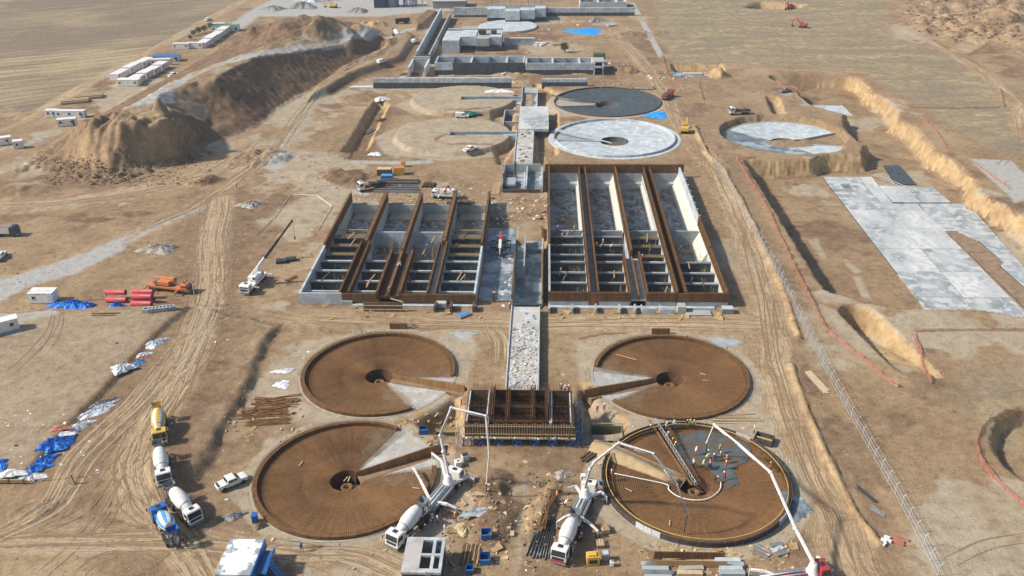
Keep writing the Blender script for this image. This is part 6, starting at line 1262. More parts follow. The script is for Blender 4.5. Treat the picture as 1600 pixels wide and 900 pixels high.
# ------------------------------------------------------------------ loose material on the ground
def sheet_heap(name, label, cat, px, rx, ry, h, rz, m, n=16, seed=1, flat=.0):
    g = G(*px); T = thing(name, label, cat, g, rz); mb = MB(); vs = []; fs = []; rr = random.Random(seed); st = 2 * n
    for i in range(n + 1):
        for j in range(st):
            r = i / n; a = 2 * math.pi * j / st; e = 1 + .22 * math.sin(3 * a + seed) + .14 * math.sin(7 * a + seed * 2); x, y = rx * r * e * math.cos(a), ry * r * e * math.sin(a)
            z = h * (1 - r ** 2) * (.7 + .3 * rr.random()) * (.55 + .45 * abs(math.sin(5 * a + seed + 4 * r))) + .04; vs.append((x, y, z))
    for i in range(n):
        for j in range(st): fs.append((i * st + j, i * st + (j + 1) % st, (i + 1) * st + (j + 1) % st, (i + 1) * st + j))
    mb.add(vs, fs).build('fold', m, T); return T
TP = [('tarpaulin', 'bright blue tarpaulin left of the standing blue heap', (90, 477), 2.3, 1.6, .5, .1, 'tarp_blue'), ('tarpaulin', 'large crumpled blue tarpaulin below the yard fence', (112, 479), 3.2, 2.0, 1.9, 0, 'tarp_blue'), ('tarpaulin', 'blue tarpaulin right of the large crumpled one', (134, 479), 2.0, 1.5, 1.2, 0, 'tarp_blue'), ('tarpaulin', 'small blue tarpaulin heap left of the concrete blocks', (183, 481), 1.6, 1.5, 1.6, 0, 'tarp_blue'),
      ('sack_heap', 'white sack heap on the yard edge nearest the concrete blocks', (241, 538), 2.8, 1.4, .9, .8, 'tarp_white'), ('sack_heap', 'white sack heap lying alone in the yard', (190, 577), 2.4, 1.8, 1.2, .5, 'tarp_white'), ('sack_heap', 'pale sacks with red sheet on the yard edge', (223, 555), 1.8, .9, .5, .6, 'tarp_white'), ('sheet_pile', 'red sheet beside the pale sacks', (224, 559), 1.6, .6, .35, .4, 'net_orange'), ('sheet_pile', 'blue grey sheet on the yard edge between the sacks', (218, 567), 1.3, .9, .5, .8, 'blue_light'),
      ('sheet_pile', 'long pale sheet pile along the yard edge', (148, 644), 4.6, 1.3, .8, .85, 'tarp_white'), ('sheet_pile', 'grey sheet pile at the far end of the yard edge', (158, 632), 2.4, 1.0, .7, .85, 'steel_grey'), ('sheet_pile', 'white sheet pile above the blue heap on the yard edge', (122, 668), 2.6, 1.3, .7, .8, 'tarp_white'), ('sheet_pile', 'orange red sheet left of the white pile in the yard', (95, 669), 1.9, .9, .4, .2, 'net_orange'), ('sheet_pile', 'white sheet on the ground left of the blue heap', (97, 679), 2.2, .8, .4, .3, 'tarp_white'),
      ('tarpaulin', 'large bright blue tarpaulin heap on the yard edge', (80, 698), 2.8, 2.0, 1.6, .7, 'tarp_blue'), ('tarpaulin', 'blue tarpaulin right of the largest heap on the yard edge', (102, 692), 1.9, 1.2, 1.0, .6, 'tarp_blue'), ('tarpaulin', 'blue tarpaulin below the largest heap on the yard edge', (68, 722), 2.4, 1.4, 1.0, .7, 'tarp_blue'), ('tarpaulin', 'lowest blue tarpaulin on the yard edge', (54, 733), 2.4, 1.2, .8, .4, 'tarp_blue'), ('sheet_pile', 'white sheets left of the lowest blue tarpaulin', (17, 740), 2.4, 1.1, .6, .1, 'tarp_white'), ('sheet_pile', 'white sheets at the lower corner of the yard', (48, 746), 2.6, 1.0, .6, .3, 'tarp_white'), ('tarpaulin', 'blue tarpaulin at the left edge of the yard', (0, 727), 1.4, 1.7, .7, .2, 'tarp_blue'),
      ('tarpaulin', 'flat sky blue tarpaulin in the far works', (913, 49), 9.5, 8.5, .6, 0, 'tarp_bright'), ('tarpaulin', 'blue tarpaulin between the two right round tanks', (1025, 180), 4.4, 4.4, .5, .5, 'tarp_bright'), ('tarpaulin', 'green tarpaulin on the unfinished round platform', (728, 181), 4.6, 2.8, 1.2, .1, 'green_paint'), ('sheet_pile', 'white sheet heap in the drain cut in the left distance', (596, 156), 3.0, 2.4, 1.4, .2, 'tarp_white'), ('sack_heap', 'white sacks on the far unfinished platform rim', (779, 143), 5.5, 2.0, 1.0, 0, 'tarp_white'), ('sheet_pile', 'white sheet by the near unfinished platform', (587, 241), 2.2, 1.8, .8, 0, 'tarp_white'),
      ('rubble_heap', 'grey rubble heap with blue sheet on the left plain', (248, 391), 4.8, 2.6, 1.8, .1, 'rubble'), ('rubble_heap', 'broken white rubble heap left of the spoil bank', (392, 321), 3.8, 2.2, 1.4, .2, 'rubble'), ('rubble_heap', 'small grey stone heap below the white pickup', (365, 807), 1.8, .9, .6, .4, 'stone_grey'), ('rubble_heap', 'rough earth lump left of the front left tank rim', (408, 822), 1.0, .8, .6, .2, 'spoil_dark'),
      ('rubble_heap', 'grey spoil heap in the far works, right side', (932, 33), 5, 3, 2.2, .2, 'stone_grey'), ('gravel_heap', 'largest dark gravel heap by the batching plant', (475, 12), 8, 5, 4, 0, 'stone_grey'), ('gravel_heap', 'gravel heap left of the batching plant', (560, 19), 6, 4, 3, 0, 'stone_grey'), ('gravel_heap', 'small gravel heap at the top left', (428, 15), 7, 4, 2.5, 0, 'stone_grey'), ('gravel_heap', 'pale gravel heap at the top edge', (495, 2), 12, 5, 4, 0, 'concrete_new'),
      ('timber_heap', 'tangle of timber offcuts beside the pump at the front', (727, 826), 1.8, 1.4, .9, .4, 'timber_pale'), ('scrap_heap', 'grey scrap heap by the front centre pump', (880, 742), 1.6, 1.1, .6, .3, 'rubble'), ('sheet_pile', 'grey plastic sheet on the earth heap', (752, 801), 3.0, 1.2, .4, .05, 'concrete_wet'), ('sheet_pile', 'pale sheet left of the upper left tank', (441, 601), 1.5, 1.4, .3, 0, 'tarp_white'), ('sheet_pile', 'white and blue sheet left of the upper left tank', (443, 580), 2.2, .8, .4, .2, 'tarp_white'), ('wet_patch', 'hardened grey concrete spill above the upper left tank', (724, 523), 2.6, 1.5, .12, 0, 'concrete'), ('wet_patch', 'hardened grey concrete spill above the upper right tank', (1132, 535), 3.2, 1.9, .12, 0, 'concrete'), ('wet_patch', 'dark concrete spill at the right rim of the tank being concreted', (1244, 790), 1.8, 3.4, .1, .1, 'concrete_wet')]
for i, a in enumerate(TP): sheet_heap(a[0], a[1], a[0].replace('_', ' '), *a[2:], seed=i + 3)
def pile(name, label, cat, px, rz, n, L, w, m, layers=2, z=0.0, jit=.25, part='plank', h=.12, gap=.25, r=None):
    g = G(*px); T = thing(name, label, cat, (g[0], g[1], g[2] + z), rz); k = 0
    for q in range(layers):
        for i in range(n - q):
            l = L * random.uniform(.8, 1.05); y = (i - (n - q - 1) / 2) * gap; mb = MB(); zz = q * (h if not r else r * 1.75) + (h / 2 if not r else r) + .05; a = random.uniform(-jit, jit) * .25; e = Vector((math.cos(a), math.sin(a), 0)) * l / 2; c = Vector((random.uniform(-.3, .3), y, zz))
            if r: mb.tube([c - e, c + e], r, 8)
            else: mb.beam(c - e, c + e, w, h)
            mb.build(part, m if isinstance(m, str) else m[k % len(m)], T); k += 1
    return T
PL = [('rebar_bundle', 'upper bundle of rusty bars left of the upper left tank', 'rebar', (432, 628), .12, 9, 9, .13, 'rust_bar', 2, 0, .9, 'bar', .13, .34), ('rebar_bundle', 'middle bundle of rusty bars left of the front left tank', 'rebar', (412, 645), .1, 9, 9, .13, 'rust_bar', 2, 0, .9, 'bar', .13, .34), ('rebar_bundle', 'lowest bundle of rusty bars left of the front left tank', 'rebar', (420, 660), .08, 7, 8, .1, 'rust_bar', 2, 0, .5, 'bar', .1, .3),
      ('rebar_bundle', 'rusty bars on the earth bank left of the front centre pump', 'rebar', (852, 800), 1.35, 6, 8, .1, 'rust_bar', 2, 0, .4, 'bar', .1, .2), ('steel_beams', 'dark steel beams beside the right shuttered pit', 'beams', (922, 712), .85, 3, 5, .35, 'timber_dark', 1, 0, .1, 'beam', .3, .55), ('timber_stack', 'brown plank stack at the bottom centre', 'timber stack', (736, 866), 1.5, 9, 4.2, .22, ['timber_dark', 'timber'], 2, 0, .2, 'plank', .14, .32), ('timber_stack', 'pale boards on the earth heap beside the pump boom', 'timber stack', (752, 771), .05, 4, 3, .2, 'timber_pale', 1, 0, .5, 'plank', .1, .3),
      ('form_stack', 'grey shutter panels lying at the bottom right of centre', 'formwork', (1025, 893), 0, 4, 4.5, .8, ['concrete', 'concrete_wet'], 1, 0, .05, 'panel', .3, .85), ('form_stack', 'pale timber crates and boards at the bottom edge', 'formwork', (1078, 890), .02, 3, 3.6, .8, ['timber_pale', 'blinding'], 1, 0, .1, 'panel', .4, .9), ('form_stack', 'square grey block panels at the bottom edge, right', 'formwork', (1140, 888), .02, 4, 3.6, .8, ['concrete', 'concrete_new'], 1, 0, .05, 'panel', .5, .85), ('timber_stack', 'pale stakes beside the brown trench', 'timber stack', (1140, 868), -.6, 7, 2.6, .12, 'timber_pale', 2, 0, 2.0, 'plank', .1, .3), ('steel_beams', 'grey steel profiles right of the brown trench', 'beams', (1190, 862), -.6, 4, 3, .25, 'steel_grey', 1, 0, .8, 'beam', .15, .6), ('sheet_stack', 'grey sheets in the corner by the red pump', 'sheets', (1215, 858), .3, 3, 2.2, .8, ['steel_grey', 'galvanised'], 1, 0, .8, 'sheet', .06, .9),
      ('timber_stack', 'long boards along the right rim of the upper right tank', 'timber stack', (1150, 655), .05, 6, 9, .2, ['timber_pale', 'timber'], 1, 0, .2, 'plank', .1, .5), ('timber_stack', 'pale timber by the white crane', 'timber stack', (477, 400), .4, 6, 3.4, .2, 'timber_pale', 2, 0, 2.2, 'plank', .12, .35), ('timber_stack', 'boards on the ground right of the white crane', 'timber stack', (470, 422), .1, 4, 4, .25, 'timber_pale', 1, 0, .6, 'plank', .1, .5), ('steel_beams', 'rusty beams below the boards right of the white crane', 'beams', (455, 436), 1.0, 3, 3.4, .2, 'rust_bar', 1, 0, .3, 'beam', .2, .4),
      ('rebar_bundle', 'nearer bundle of long grey bars behind the left basin', 'rebar', (620, 297), 0, 9, 13, .3, ['steel_grey', 'rust_dark', 'timber_dark'], 2, 0, .1, 'bar', .3, .5), ('rebar_bundle', 'farther bundle of long bars behind the left basin', 'rebar', (625, 286), 0, 7, 12, .3, ['steel_grey', 'rust_dark', 'timber_dark'], 2, 0, .1, 'bar', .3, .7), ('rebar_bundle', 'dark bars stacked left of the white crane lorry', 'rebar', (670, 290), 1.5, 6, 4, .3, 'timber_dark', 2, 0, .1, 'bar', .3, .7), ('steel_beams', 'dark beams lying right of the white crane lorry', 'beams', (720, 318), 0, 3, 8, .3, 'timber_dark', 1, 0, .1, 'beam', .3, .8),
      ('steel_beams', 'rusty beam lying in the yard below the blue tarpaulins', 'beams', (163, 492), .06, 2, 6, .2, 'rust_bar', 1, 0, .2, 'beam', .2, 1.0), ('rebar_bundle', 'grey and rusty bars in the strip beside the right berm', 'rebar', (1258, 598), 1.75, 5, 8, .15, ['rust_bar', 'steel_grey'], 1, 0, .4, 'bar', .15, .35), ('timber_stack', 'pale sheet of boards beside the bars by the right berm', 'timber stack', (1276, 596), 1.8, 3, 8, .5, 'timber_pale', 1, 0, .05, 'plank', .06, .5), ('pipe_bundle', 'grey blue pipe beside the right berm, nearer one', 'pipes', (1352, 772), -1.1, 3, 4.5, .2, 'pipe_black', 1, 0, .1, 'pipe', .2, .25, .1), ('pipe_bundle', 'short pipes in the strip beside the fence', 'pipes', (1372, 800), -1.0, 4, 3, .2, 'steel_grey', 1, 0, .6, 'pipe', .2, .25, .08), ('sack_row', 'white stones heaped beside the end of the right berm', 'stones', (1383, 848), -.8, 5, 1.0, .4, 'tarp_white', 1, 0, 1.5, 'stone', .4, .5), ('net_scrap', 'orange netting scrap beside the chain fence', 'netting', (1404, 845), -.6, 3, 2.0, .3, 'net_orange', 1, 0, 1.5, 'strip', .3, .7)]
PL += [('timber_stack', 'timber stack right of the far round pad', 'timber stack', (872, 70), .2, 6, 6, .5, ['timber', 'timber_pale'], 2, 0, .5, 'plank', .3, .7), ('form_stack', 'grey panel stack beside the blue tarpaulin of the far works', 'formwork', (955, 40), .3, 4, 5, .9, ['concrete', 'galvanised'], 1, 0, .3, 'panel', .6, 1.1), ('form_stack', 'white panel stack left of the road in the far works', 'formwork', (843, 70), 1.3, 4, 7, .9, ['white_dusty', 'tarp_white'], 1, 0, .6, 'panel', .6, 1.3), ('timber_stack', 'timber stack behind the dark grey round tank', 'timber stack', (1005, 138), 0, 5, 9, .5, ['timber_dark', 'white_dusty'], 1, 0, .2, 'plank', .3, .9), ('rebar_bundle', 'rusty bars behind the long low wall', 'rebar', (640, 116), .1, 5, 8, .4, 'rust_bar', 1, 0, .4, 'bar', .3, .8), ('form_stack', 'pale pipes lying left of the long low wall', 'formwork', (566, 137), 0, 3, 10, .6, 'tarp_white', 1, 0, .1, 'panel', .5, .8), ('form_stack', 'panel stack in the drain cut', 'formwork', (575, 205), 1.2, 4, 6, .5, ['steel_grey', 'timber_dark'], 1, 0, .4, 'panel', .3, .8), ('timber_stack', 'dark timber frames beside the drain cut', 'timber stack', (597, 188), 1.3, 3, 4, .4, 'rust_dark', 1, 0, .2, 'plank', .3, .9)]
for a in PL: pile(*a)
# long black pipes by the front pump
g = G(850, 842); T = thing('pipe_bundle', 'long black plastic pipes on the ground at front centre', 'pipes', g, 1.38)
for i in range(8):
    y = (i - 3.5) * .38 * (1 if i < 4 else 1.3); MB().tube([(-4.2 + random.uniform(-.4, .2), y * 1.1, .16), (0, y * .9, .2), (4.2 + random.uniform(-.3, .3), y * (.8 if i < 4 else .55), .16)], .14, 8).build('pipe', 'pipe_black', T, True)
# big maroon pipes and concrete blocks in the yard
pm = MB().lathe([(-2.4, .5), (-2.4, .62), (2.2, .62), (2.4, .68), (2.4, .55), (-2.0, .5)], 20, 'x').mesh('pipe', 'maroon_pipe', True)
for i, (px, py, z, lab) in enumerate(((183, 472, .0, 'lower maroon pipe of the left stack'), (183, 467, 1.1, 'upper maroon pipe of the left stack'), (226, 472, 0, 'lower back maroon pipe of the right stack'), (226, 466, 1.1, 'topmost maroon pipe of the right stack'), (222, 478, 0, 'maroon pipe lying in front of the right stack'), (224, 473, 1.0, 'middle maroon pipe of the right stack'))):
    g = G(px, py); o = bpy.data.objects.new('large_pipe', pm); COL.objects.link(o); o.location = (g[0], g[1], g[2] + .62 + z); tag(o, lab, 'pipe', 'maroon pipes in the yard')
bm_ = MB().b2(-.7, .7, -.7, .7, 0, 1.0).mesh('shell', 'concrete'); hm = MB().lathe([(1.0, .45), (1.012, .45)], 16).mesh('hole', 'steel_dark')
for i in range(8):
    g = G(229 + i * 5.6, 488 - i * .6); T = thing('concrete_ring', ['leftmost', 'second', 'third', 'fourth', 'fifth', 'sixth', 'seventh', 'rightmost'][i] + ' concrete block in the row below the maroon pipes', 'concrete block', g, .1 * i, 'concrete blocks below the pipes'); inst('shell', bm_, T); inst('hole', hm, T)
# ------------------------------------------------------------------ site furniture near the camera
def box_thing(name, label, cat, px, d, rz, m, extra=()):
    g = G(*px); T = thing(name, label, cat, g, rz); MB().b2(-d[0] / 2, d[0] / 2, -d[1] / 2, d[1] / 2, .1, d[2]).build('body', m, T, bevel=.05)
    for nm, mm, x0, x1, y0, y1, z0, z1 in extra: MB().b2(x0, x1, y0, y1, z0, z1).build(nm, mm, T)
    return T
def skip(label, px, d, rz, m='blue_paint'):
    g = G(*px); T = thing('blue_bin', label, 'bin', g, rz); x, y, h = d[0] / 2, d[1] / 2, d[2]
    for a in ((-x, x, -y, -y + .08), (-x, x, y - .08, y), (-x, -x + .08, -y + .081, y - .081), (x - .08, x, -y + .081, y - .081)): MB().b2(*a, .1, h).build('side', m, T)
    MB().b2(-x + .08, x - .08, -y + .08, y - .08, .1, .2).build('floor', 'navy_paint', T); MB().b2(-x - .05, x + .05, -y - .05, -y, h - .15, h).build('rim', 'blue_light', T)
    for k in (-1, 1): MB().b2(k * x * .6 - .1, k * x * .6 + .1, -y, y, 0, .1).build('skid', 'navy_paint', T)
skip('square blue bin on the earth heap right of the pumps', (760, 839), (1.6, 1.5, 1.1), .1); skip('blue bin below it at the edge of the earth heap', (758, 877), (1.6, 1.7, 1.1), .05); skip('small blue bin at the bottom edge beside a plank', (734, 893), (1.1, 1.2, .9), .1); skip('blue bin in the trench mouth of the front left tank', (664, 712), (1.5, 1.2, 1.2), .1, 'scaffold_blue')
box_thing('generator', 'yellow generator at the bottom centre', 'generator', (926, 880), (1.9, 1.3, 1.7), .1, 'yellow_paint', [('lid', 'yellow_paint', -.7, .5, -.45, .45, 1.7, 1.95), ('grille', 'steel_dark', -.6, .6, -.67, -.64, .5, 1.2), ('skid', 'steel_dark', -1, 1, -.6, .6, -.05, .1)]); box_thing('tank_box', 'grey steel box right of the yellow generator', 'tank', (946, 874), (1.1, 1.0, 1.3), .1, 'steel_grey', [('lid', 'galvanised', -.4, .4, -.4, .4, 1.3, 1.4)])
box_thing('water_drum', 'white drum right of the yellow generator', 'drum', (956, 884), (.6, .6, .9), 0, 'white_paint', [('cap', 'steel_grey', -.15, .15, -.15, .15, .9, 1.0)]); box_thing('crate', 'pale timber crate beside the rear outrigger', 'crate', (945, 830), (1.2, 1.5, .9), .25, 'timber_pale', [('lid', 'timber', -.5, .5, -.6, .6, .9, .96)]); box_thing('pallet_stack', 'stacked pallets below the pale crate', 'pallets', (938, 852), (1.2, 1.5, .6), .1, 'timber', [('slat', 'timber_pale', -.6, -.4, -.75, .75, .6, .66), ('slat', 'timber_pale', -.2, 0, -.75, .75, .6, .66), ('slat', 'timber_pale', .2, .4, -.75, .75, .6, .66)])
for px, lab in (((716, 728), 'white water container left of the black one'),): box_thing('water_container', lab, 'container', px, (1.1, 1.1, 1.1), .4, 'white_paint', [('frame', 'galvanised', -.58, .58, -.6, -.56, .2, .3), ('cap', 'steel_dark', -.15, .15, -.15, .15, 1.1, 1.2)])
box_thing('water_container', 'black topped container beside the pump house scaffold', 'container', (727, 719), (1.2, 1.1, 1.2), .5, 'galvanised', [('top', 'steel_dark', -.5, .5, -.45, .45, 1.2, 1.25)]); box_thing('junction_box', 'white box left of the front centre pump boom', 'box', (911, 750), (.8, .8, 1.0), .1, 'white_dusty', [('lid', 'white_paint', -.42, .42, -.42, .42, 1.0, 1.06)]); box_thing('toolbox', 'pale board lying on the blinding of the front left tank', 'board', (661, 738), (1.1, 1.3, .18), .2, 'timber_pale', [('batten', 'timber', -.5, .5, -.1, .1, .18, .24)])
box_thing('steel_tray', 'left of two dark steel trays right of the white crane', 'tray', (440, 410), (2.6, 1.8, .7), .2, 'navy_paint', [('inside', 'steel_dark', -1.2, 1.2, -.8, .8, .7, .72)]); box_thing('steel_tray', 'right of two dark steel trays right of the white crane', 'tray', (455, 407), (2.6, 1.8, .7), .25, 'navy_paint', [('inside', 'steel_dark', -1.2, 1.2, -.8, .8, .7, .72)]); box_thing('steel_box', 'grey steel bin at the right front corner of the right basin', 'bin', (1136, 488), (2.6, 1.8, 1.2), 0, 'steel_grey', [('lid', 'galvanised', -1.2, 1.2, -.8, .8, 1.2, 1.26)]); box_thing('steel_box', 'white flat tray before the right basin', 'tray', (1091, 490), (5.5, 2.2, .35), 0, 'galvanised', [('inside', 'concrete', -2.6, 2.6, -1, 1, .35, .37)]); box_thing('steel_box', 'pale blue sheet stack before the left basin', 'stack', (724, 493), (3, 2.2, .5), .7, 'steel_grey', [('top_sheet', 'blue_light', -1.3, 1.3, -.5, .3, .5, .56)]); box_thing('steel_box', 'grey block under the left basin buttresses', 'block', (690, 480), (2.4, 1.4, 1.3), 0, 'concrete', [('top', 'galvanised', -1, 1, -.6, .6, 1.3, 1.35)])
box_thing('container_crate', 'yellow container behind the left basin lorry', 'crate', (624, 272), (3.2, 2.2, 2.2), .1, 'yellow_paint', [('roof', 'orange_paint', -1.6, 1.6, -1.1, 1.1, 2.2, 2.3)]); box_thing('container_crate', 'small yellow crate on the gravel track behind the left basin', 'crate', (630, 260), (1.3, 1.2, 1.8), 0, 'yellow_paint', [('lid', 'orange_paint', -.6, .6, -.5, .5, 1.8, 1.9)]); box_thing('container_crate', 'tan roofed box beside the yellow container', 'crate', (601, 273), (4.4, 2.2, 2.0), 0, 'timber_dark', [('roof', 'timber_pale', -2.2, 2.2, -1.1, 1.1, 2.0, 2.15)]); box_thing('container_crate', 'blue tank below the tan roofed box', 'crate', (605, 280), (3.6, 1.8, 1.4), 0, 'blue_paint', [('lid', 'blue_light', -1.7, 1.7, -.8, .8, 1.4, 1.46)])
box_thing('barrel', 'blue barrel at the left rim of the tank being concreted', 'barrel', (940, 757), (.7, .7, .8), .2, 'blue_paint', [('cap', 'blue_light', -.2, .2, -.2, .2, .8, .85)]); box_thing('portable_toilet', 'small blue cabin left of the front left tank', 'cabin', (399, 815), (.8, 1.0, 1.4), .1, 'scaffold_blue', [('roof', 'blue_paint', -.44, .44, -.54, .54, 1.4, 1.5)])
# two small cast buildings at the bottom edge
T = thing('concrete_building', 'cast cube with stained white roof and blue shuttering at the bottom left', 'building', (-43.3, 97, 0)); MB().b2(-2.4, 2.4, -3.4, 3.4, -.1, 3.2).build('walls', 'concrete_dark', T); MB().b2(-2.55, 2.5, -3.6, 3.55, 3.202, 3.55).build('roof', 'roof_stained', T, bevel=.03)
MB().b2(2.52, 2.66, -3.6, 3.6, 2.0, 3.5).build('edge_shutter', 'blue_paint', T); MB().b2(2.67, 2.78, -3.7, 3.7, 2.2, 2.4).build('shutter_rail', 'form_yellow', T); MB().b2(-2.85, -2.56, -2.8, 1.0, 2.4, 3.2).build('side_shutter', 'form_yellow', T)
for k in range(3): MB().beam((-2.8, -2.5 + k * 1.5, 2.4), (-3.8, -2.7 + k * 1.5, 0), .1).build('raking_prop', 'timber_pale', T)
mb = MB(); scaffold(mb, 2.9, 4.3, -2.4, -.2, 0, 2.6); scaffold(mb, 2.9, 4.3, -.1, 2.2, 0, 2.6); mb.build('scaffold_tower', 'scaffold_blue', T); MB().b2(2.9, 4.3, -2.4, 2.2, 2.6, 2.68).build('scaffold_deck', 'scaffold_blue', T); MB().b2(4.3, 4.36, -.2, 2.2, 2.7, 3.5).build('scaffold_panel', 'blue_light', T)
st = MB()
for s in (0, .8): st.beam((4.3, -.9 + s, 2.6), (7.6, -3.0 + s, .1), .12, .25); st.beam((4.3, -.9 + s, 3.5), (7.6, -3.0 + s, 1.0), .06)
for k in range(10): t = (k + .5) / 10; st.box((4.3 + 3.3 * t, -.5 - 2.1 * t, 2.6 - 2.5 * t), (.3, .9, .05), -.55)
st.build('stair', 'scaffold_blue', T)
T = thing('concrete_building', 'cast cube with four roof openings at the bottom centre', 'building', (-17.0, 98, 0)); MB().b2(-2.7, 2.75, -3.4, -3.1, -.1, 3.1).build('wall', 'concrete_dark', T); MB().b2(-2.7, 2.75, 3.2, 3.5, -.1, 3.1).build('wall', 'concrete', T); MB().b2(2.45, 2.75, -3.09, 3.19, -.1, 3.1).build('wall', 'concrete_dark', T); MB().b2(-2.7, -2.4, -3.09, 3.19, -.1, 3.1).build('wall', 'concrete', T); MB().b2(-2.39, 2.44, -3.09, 3.19, -.1, .0).build('floor', 'concrete_dark', T)  # front and right walls take darker concrete as painted shade
for a in ((-2.8, -.35, -3.5, 3.6), (1.15, 1.6, -3.5, 3.6), (2.4, 2.85, -3.5, 3.6)): MB().b2(*a, 3.102, 3.5).build('roof', 'slab_messy' if a[0] < -2 else 'concrete_new', T)
for a in ((-.349, 1.149), (1.601, 2.399)):
    for b in ((-3.5, -2.7), (-.15, .3), (3.0, 3.6)): MB().b2(*a, *b, 3.102, 3.498).build('roof_beam', 'concrete_new', T)
ld = MB()
for s in (0, .5): ld.beam((.8 + s, -4.4, 0), (.8 + s, -3.5, 3.9), .07)
for k in range(10): ld.beam((.8, -4.35 + .09 * k, .25 + k * .37), (1.3, -4.35 + .09 * k, .25 + k * .37), .05)
ld.build('ladder', 'timber_pale', T); litter(T, -2.6, -.6, 95, 101, 3.5, 12, ('steel_dark',), 'roof_stain', .2, .5)
# footbridge truss and white hose on the tank being concreted
def lattice(T, a, b, w, h, n, m, name):
    a, b = Vector(a), Vector(b); s = (b - a).cross(Vector((0, 0, 1))).normalized() * w / 2; u = Vector((0, 0, h)); mb = MB()
    for o in (s, -s, u): mb.tube([a + o, b + o], .05, 5)
    for i in range(n):
        p = a.lerp(b, i / n); q = a.lerp(b, (i + 1) / n); mb.tube([p + s, q + u], .03, 4); mb.tube([p - s, q + u], .03, 4); mb.tube([p + s, p - s], .03, 4); mb.tube([p + u, q + s], .03, 4)
    return mb.build(name, m, T)
c0 = Vector((*CLAR['LR'], 0)); e = W3(1024, 656, 1.1); T = thing('truss_walkway', 'steel truss beams leaning from the far rim to the hub of the tank being concreted', 'truss', c0); d = Vector(e) - c0
lattice(T, d, Vector((.4, .6, -1.2)), .5, .55, 16, 'steel_grey', 'truss'); lattice(T, d + Vector((1.6, -.2, 0)), Vector((1.0, .8, -1.0)), .4, .45, 16, 'timber_dark', 'truss'); MB().beam(d + Vector((-1.1, 0, 0)), Vector((-.4, .5, -1.1)), .35, .08).build('walk_board', 'rust_bar', T)
q = [Vector((*W(px, py, -.4), 0)) for px, py in ((960, 744), (1000, 750), (1041, 757), (1045, 765), (1058, 775), (1080, 781), (1103, 780), (1118, 772), (1126, 762), (1126, 752))]; q = [Vector((p.x, p.y, cone_z(math.hypot(p.x - c0.x, p.y - c0.y)) + .28)) for p in q]
sm = []
for i in range(len(q) - 1):
    for k in range(6): t = k / 6; p0, p1, p2, p3 = q[max(0, i - 1)], q[i], q[i + 1], q[min(len(q) - 1, i + 2)]; sm.append(.5 * ((2 * p1) + (p2 - p0) * t + (2 * p0 - 5 * p1 + 4 * p2 - p3) * t * t + (3 * p1 - p0 - 3 * p2 + p3) * t ** 3))
tag(MB().tube(sm, .1, 6).build('concrete_hose', 'hose_white', smooth=True), 'white hose curving round the hub of the tank being concreted', 'hose')
# sand covering the trench of that tank
g = CLAR['LR']; a = TRA['LR']; vs = []; fs = []
for i in range(25):
    for j in range(11): u = 3.2 + 15.5 * i / 24; v = (j - 5) / 5; hgt = (1.5 - .9 * (1 - i / 24)) * (1 - abs(v) ** 1.6) * (1 if i > 1 else .2) + random.uniform(-.06, .06); wv = 1.3 + 1.3 * i / 24; p = rot2((u, v * wv + .8), a); vs.append((p[0], p[1], cone_z(min(u, CR)) * 1.0 - .25 + hgt))
for i in range(24):
    for j in range(10): q_ = i * 11 + j; fs.append((q_, q_ + 1, q_ + 12, q_ + 11))
T = thing('sand_bank', 'tan sand bank filling the trench of the tank being concreted', 'sand bank', (*g, 0)); MB().add(vs, fs).build('mound', 'spoil_tan', T, True)
g = G(1193, 690); T = thing('shutter_box', 'dark shutter box outside the far right rim of the tank being concreted', 'formwork', g, -.45)
for a in ((-1.6, 1.6, -1.2, -1.05), (-1.6, 1.6, 1.05, 1.2), (-1.6, -1.45, -1.04, 1.04), (1.45, 1.6, -1.04, 1.04)): MB().b2(*a, 0, 1.0).build('side', 'form_panel', T)
MB().b2(-1.4, 1.4, -.15, .15, .6, .75).build('brace', 'form_yellow', T)
# small orange inlet shutters at the top of the two rear tanks
for px, lab in (((623, 514), 'brown shutter at the top rim of the upper left tank'), ((1032, 522), 'orange framed shutter at the top rim of the upper right tank')):
    g = G(*px); T = thing('rim_shutter', lab, 'formwork', g); MB().b2(-1.9, 1.9, -.1, .1, 0, 1.3).build('board', 'rust', T); MB().b2(-1.9, 1.9, .11, .2, 1.1, 1.35).build('rail', 'rust_bar', T)
    for x in (-1.6, 0, 1.6): MB().beam((x, .2, 1.2), (x, 1.2, 0), .1).build('prop', 'rust_bar', T)
# steel props along the platform edge
g = G(560, 520); T = thing('trench_shoring', 'row of thin timber stakes along the bank above the upper left tank', 'stakes', g)
for k in range(16): MB().beam((-7 + k * 1.1, random.uniform(-.2, .2), 0), (-7.2 + k * 1.1, -.9, .9), .08).build('stake', 'timber', T)
g = G(1078, 879); T = thing('trench_box', 'open brown earth trench lined with boards at the bottom right of centre', 'trench', (g[0], g[1], g[2]))
for s, y in ((1, .85), (-1, -.9)): MB().b2(-5.2, 5.2, y - .06, y + .06, 0, 1.25).build('lining_board', 'rust' if s > 0 else 'plywood', T)
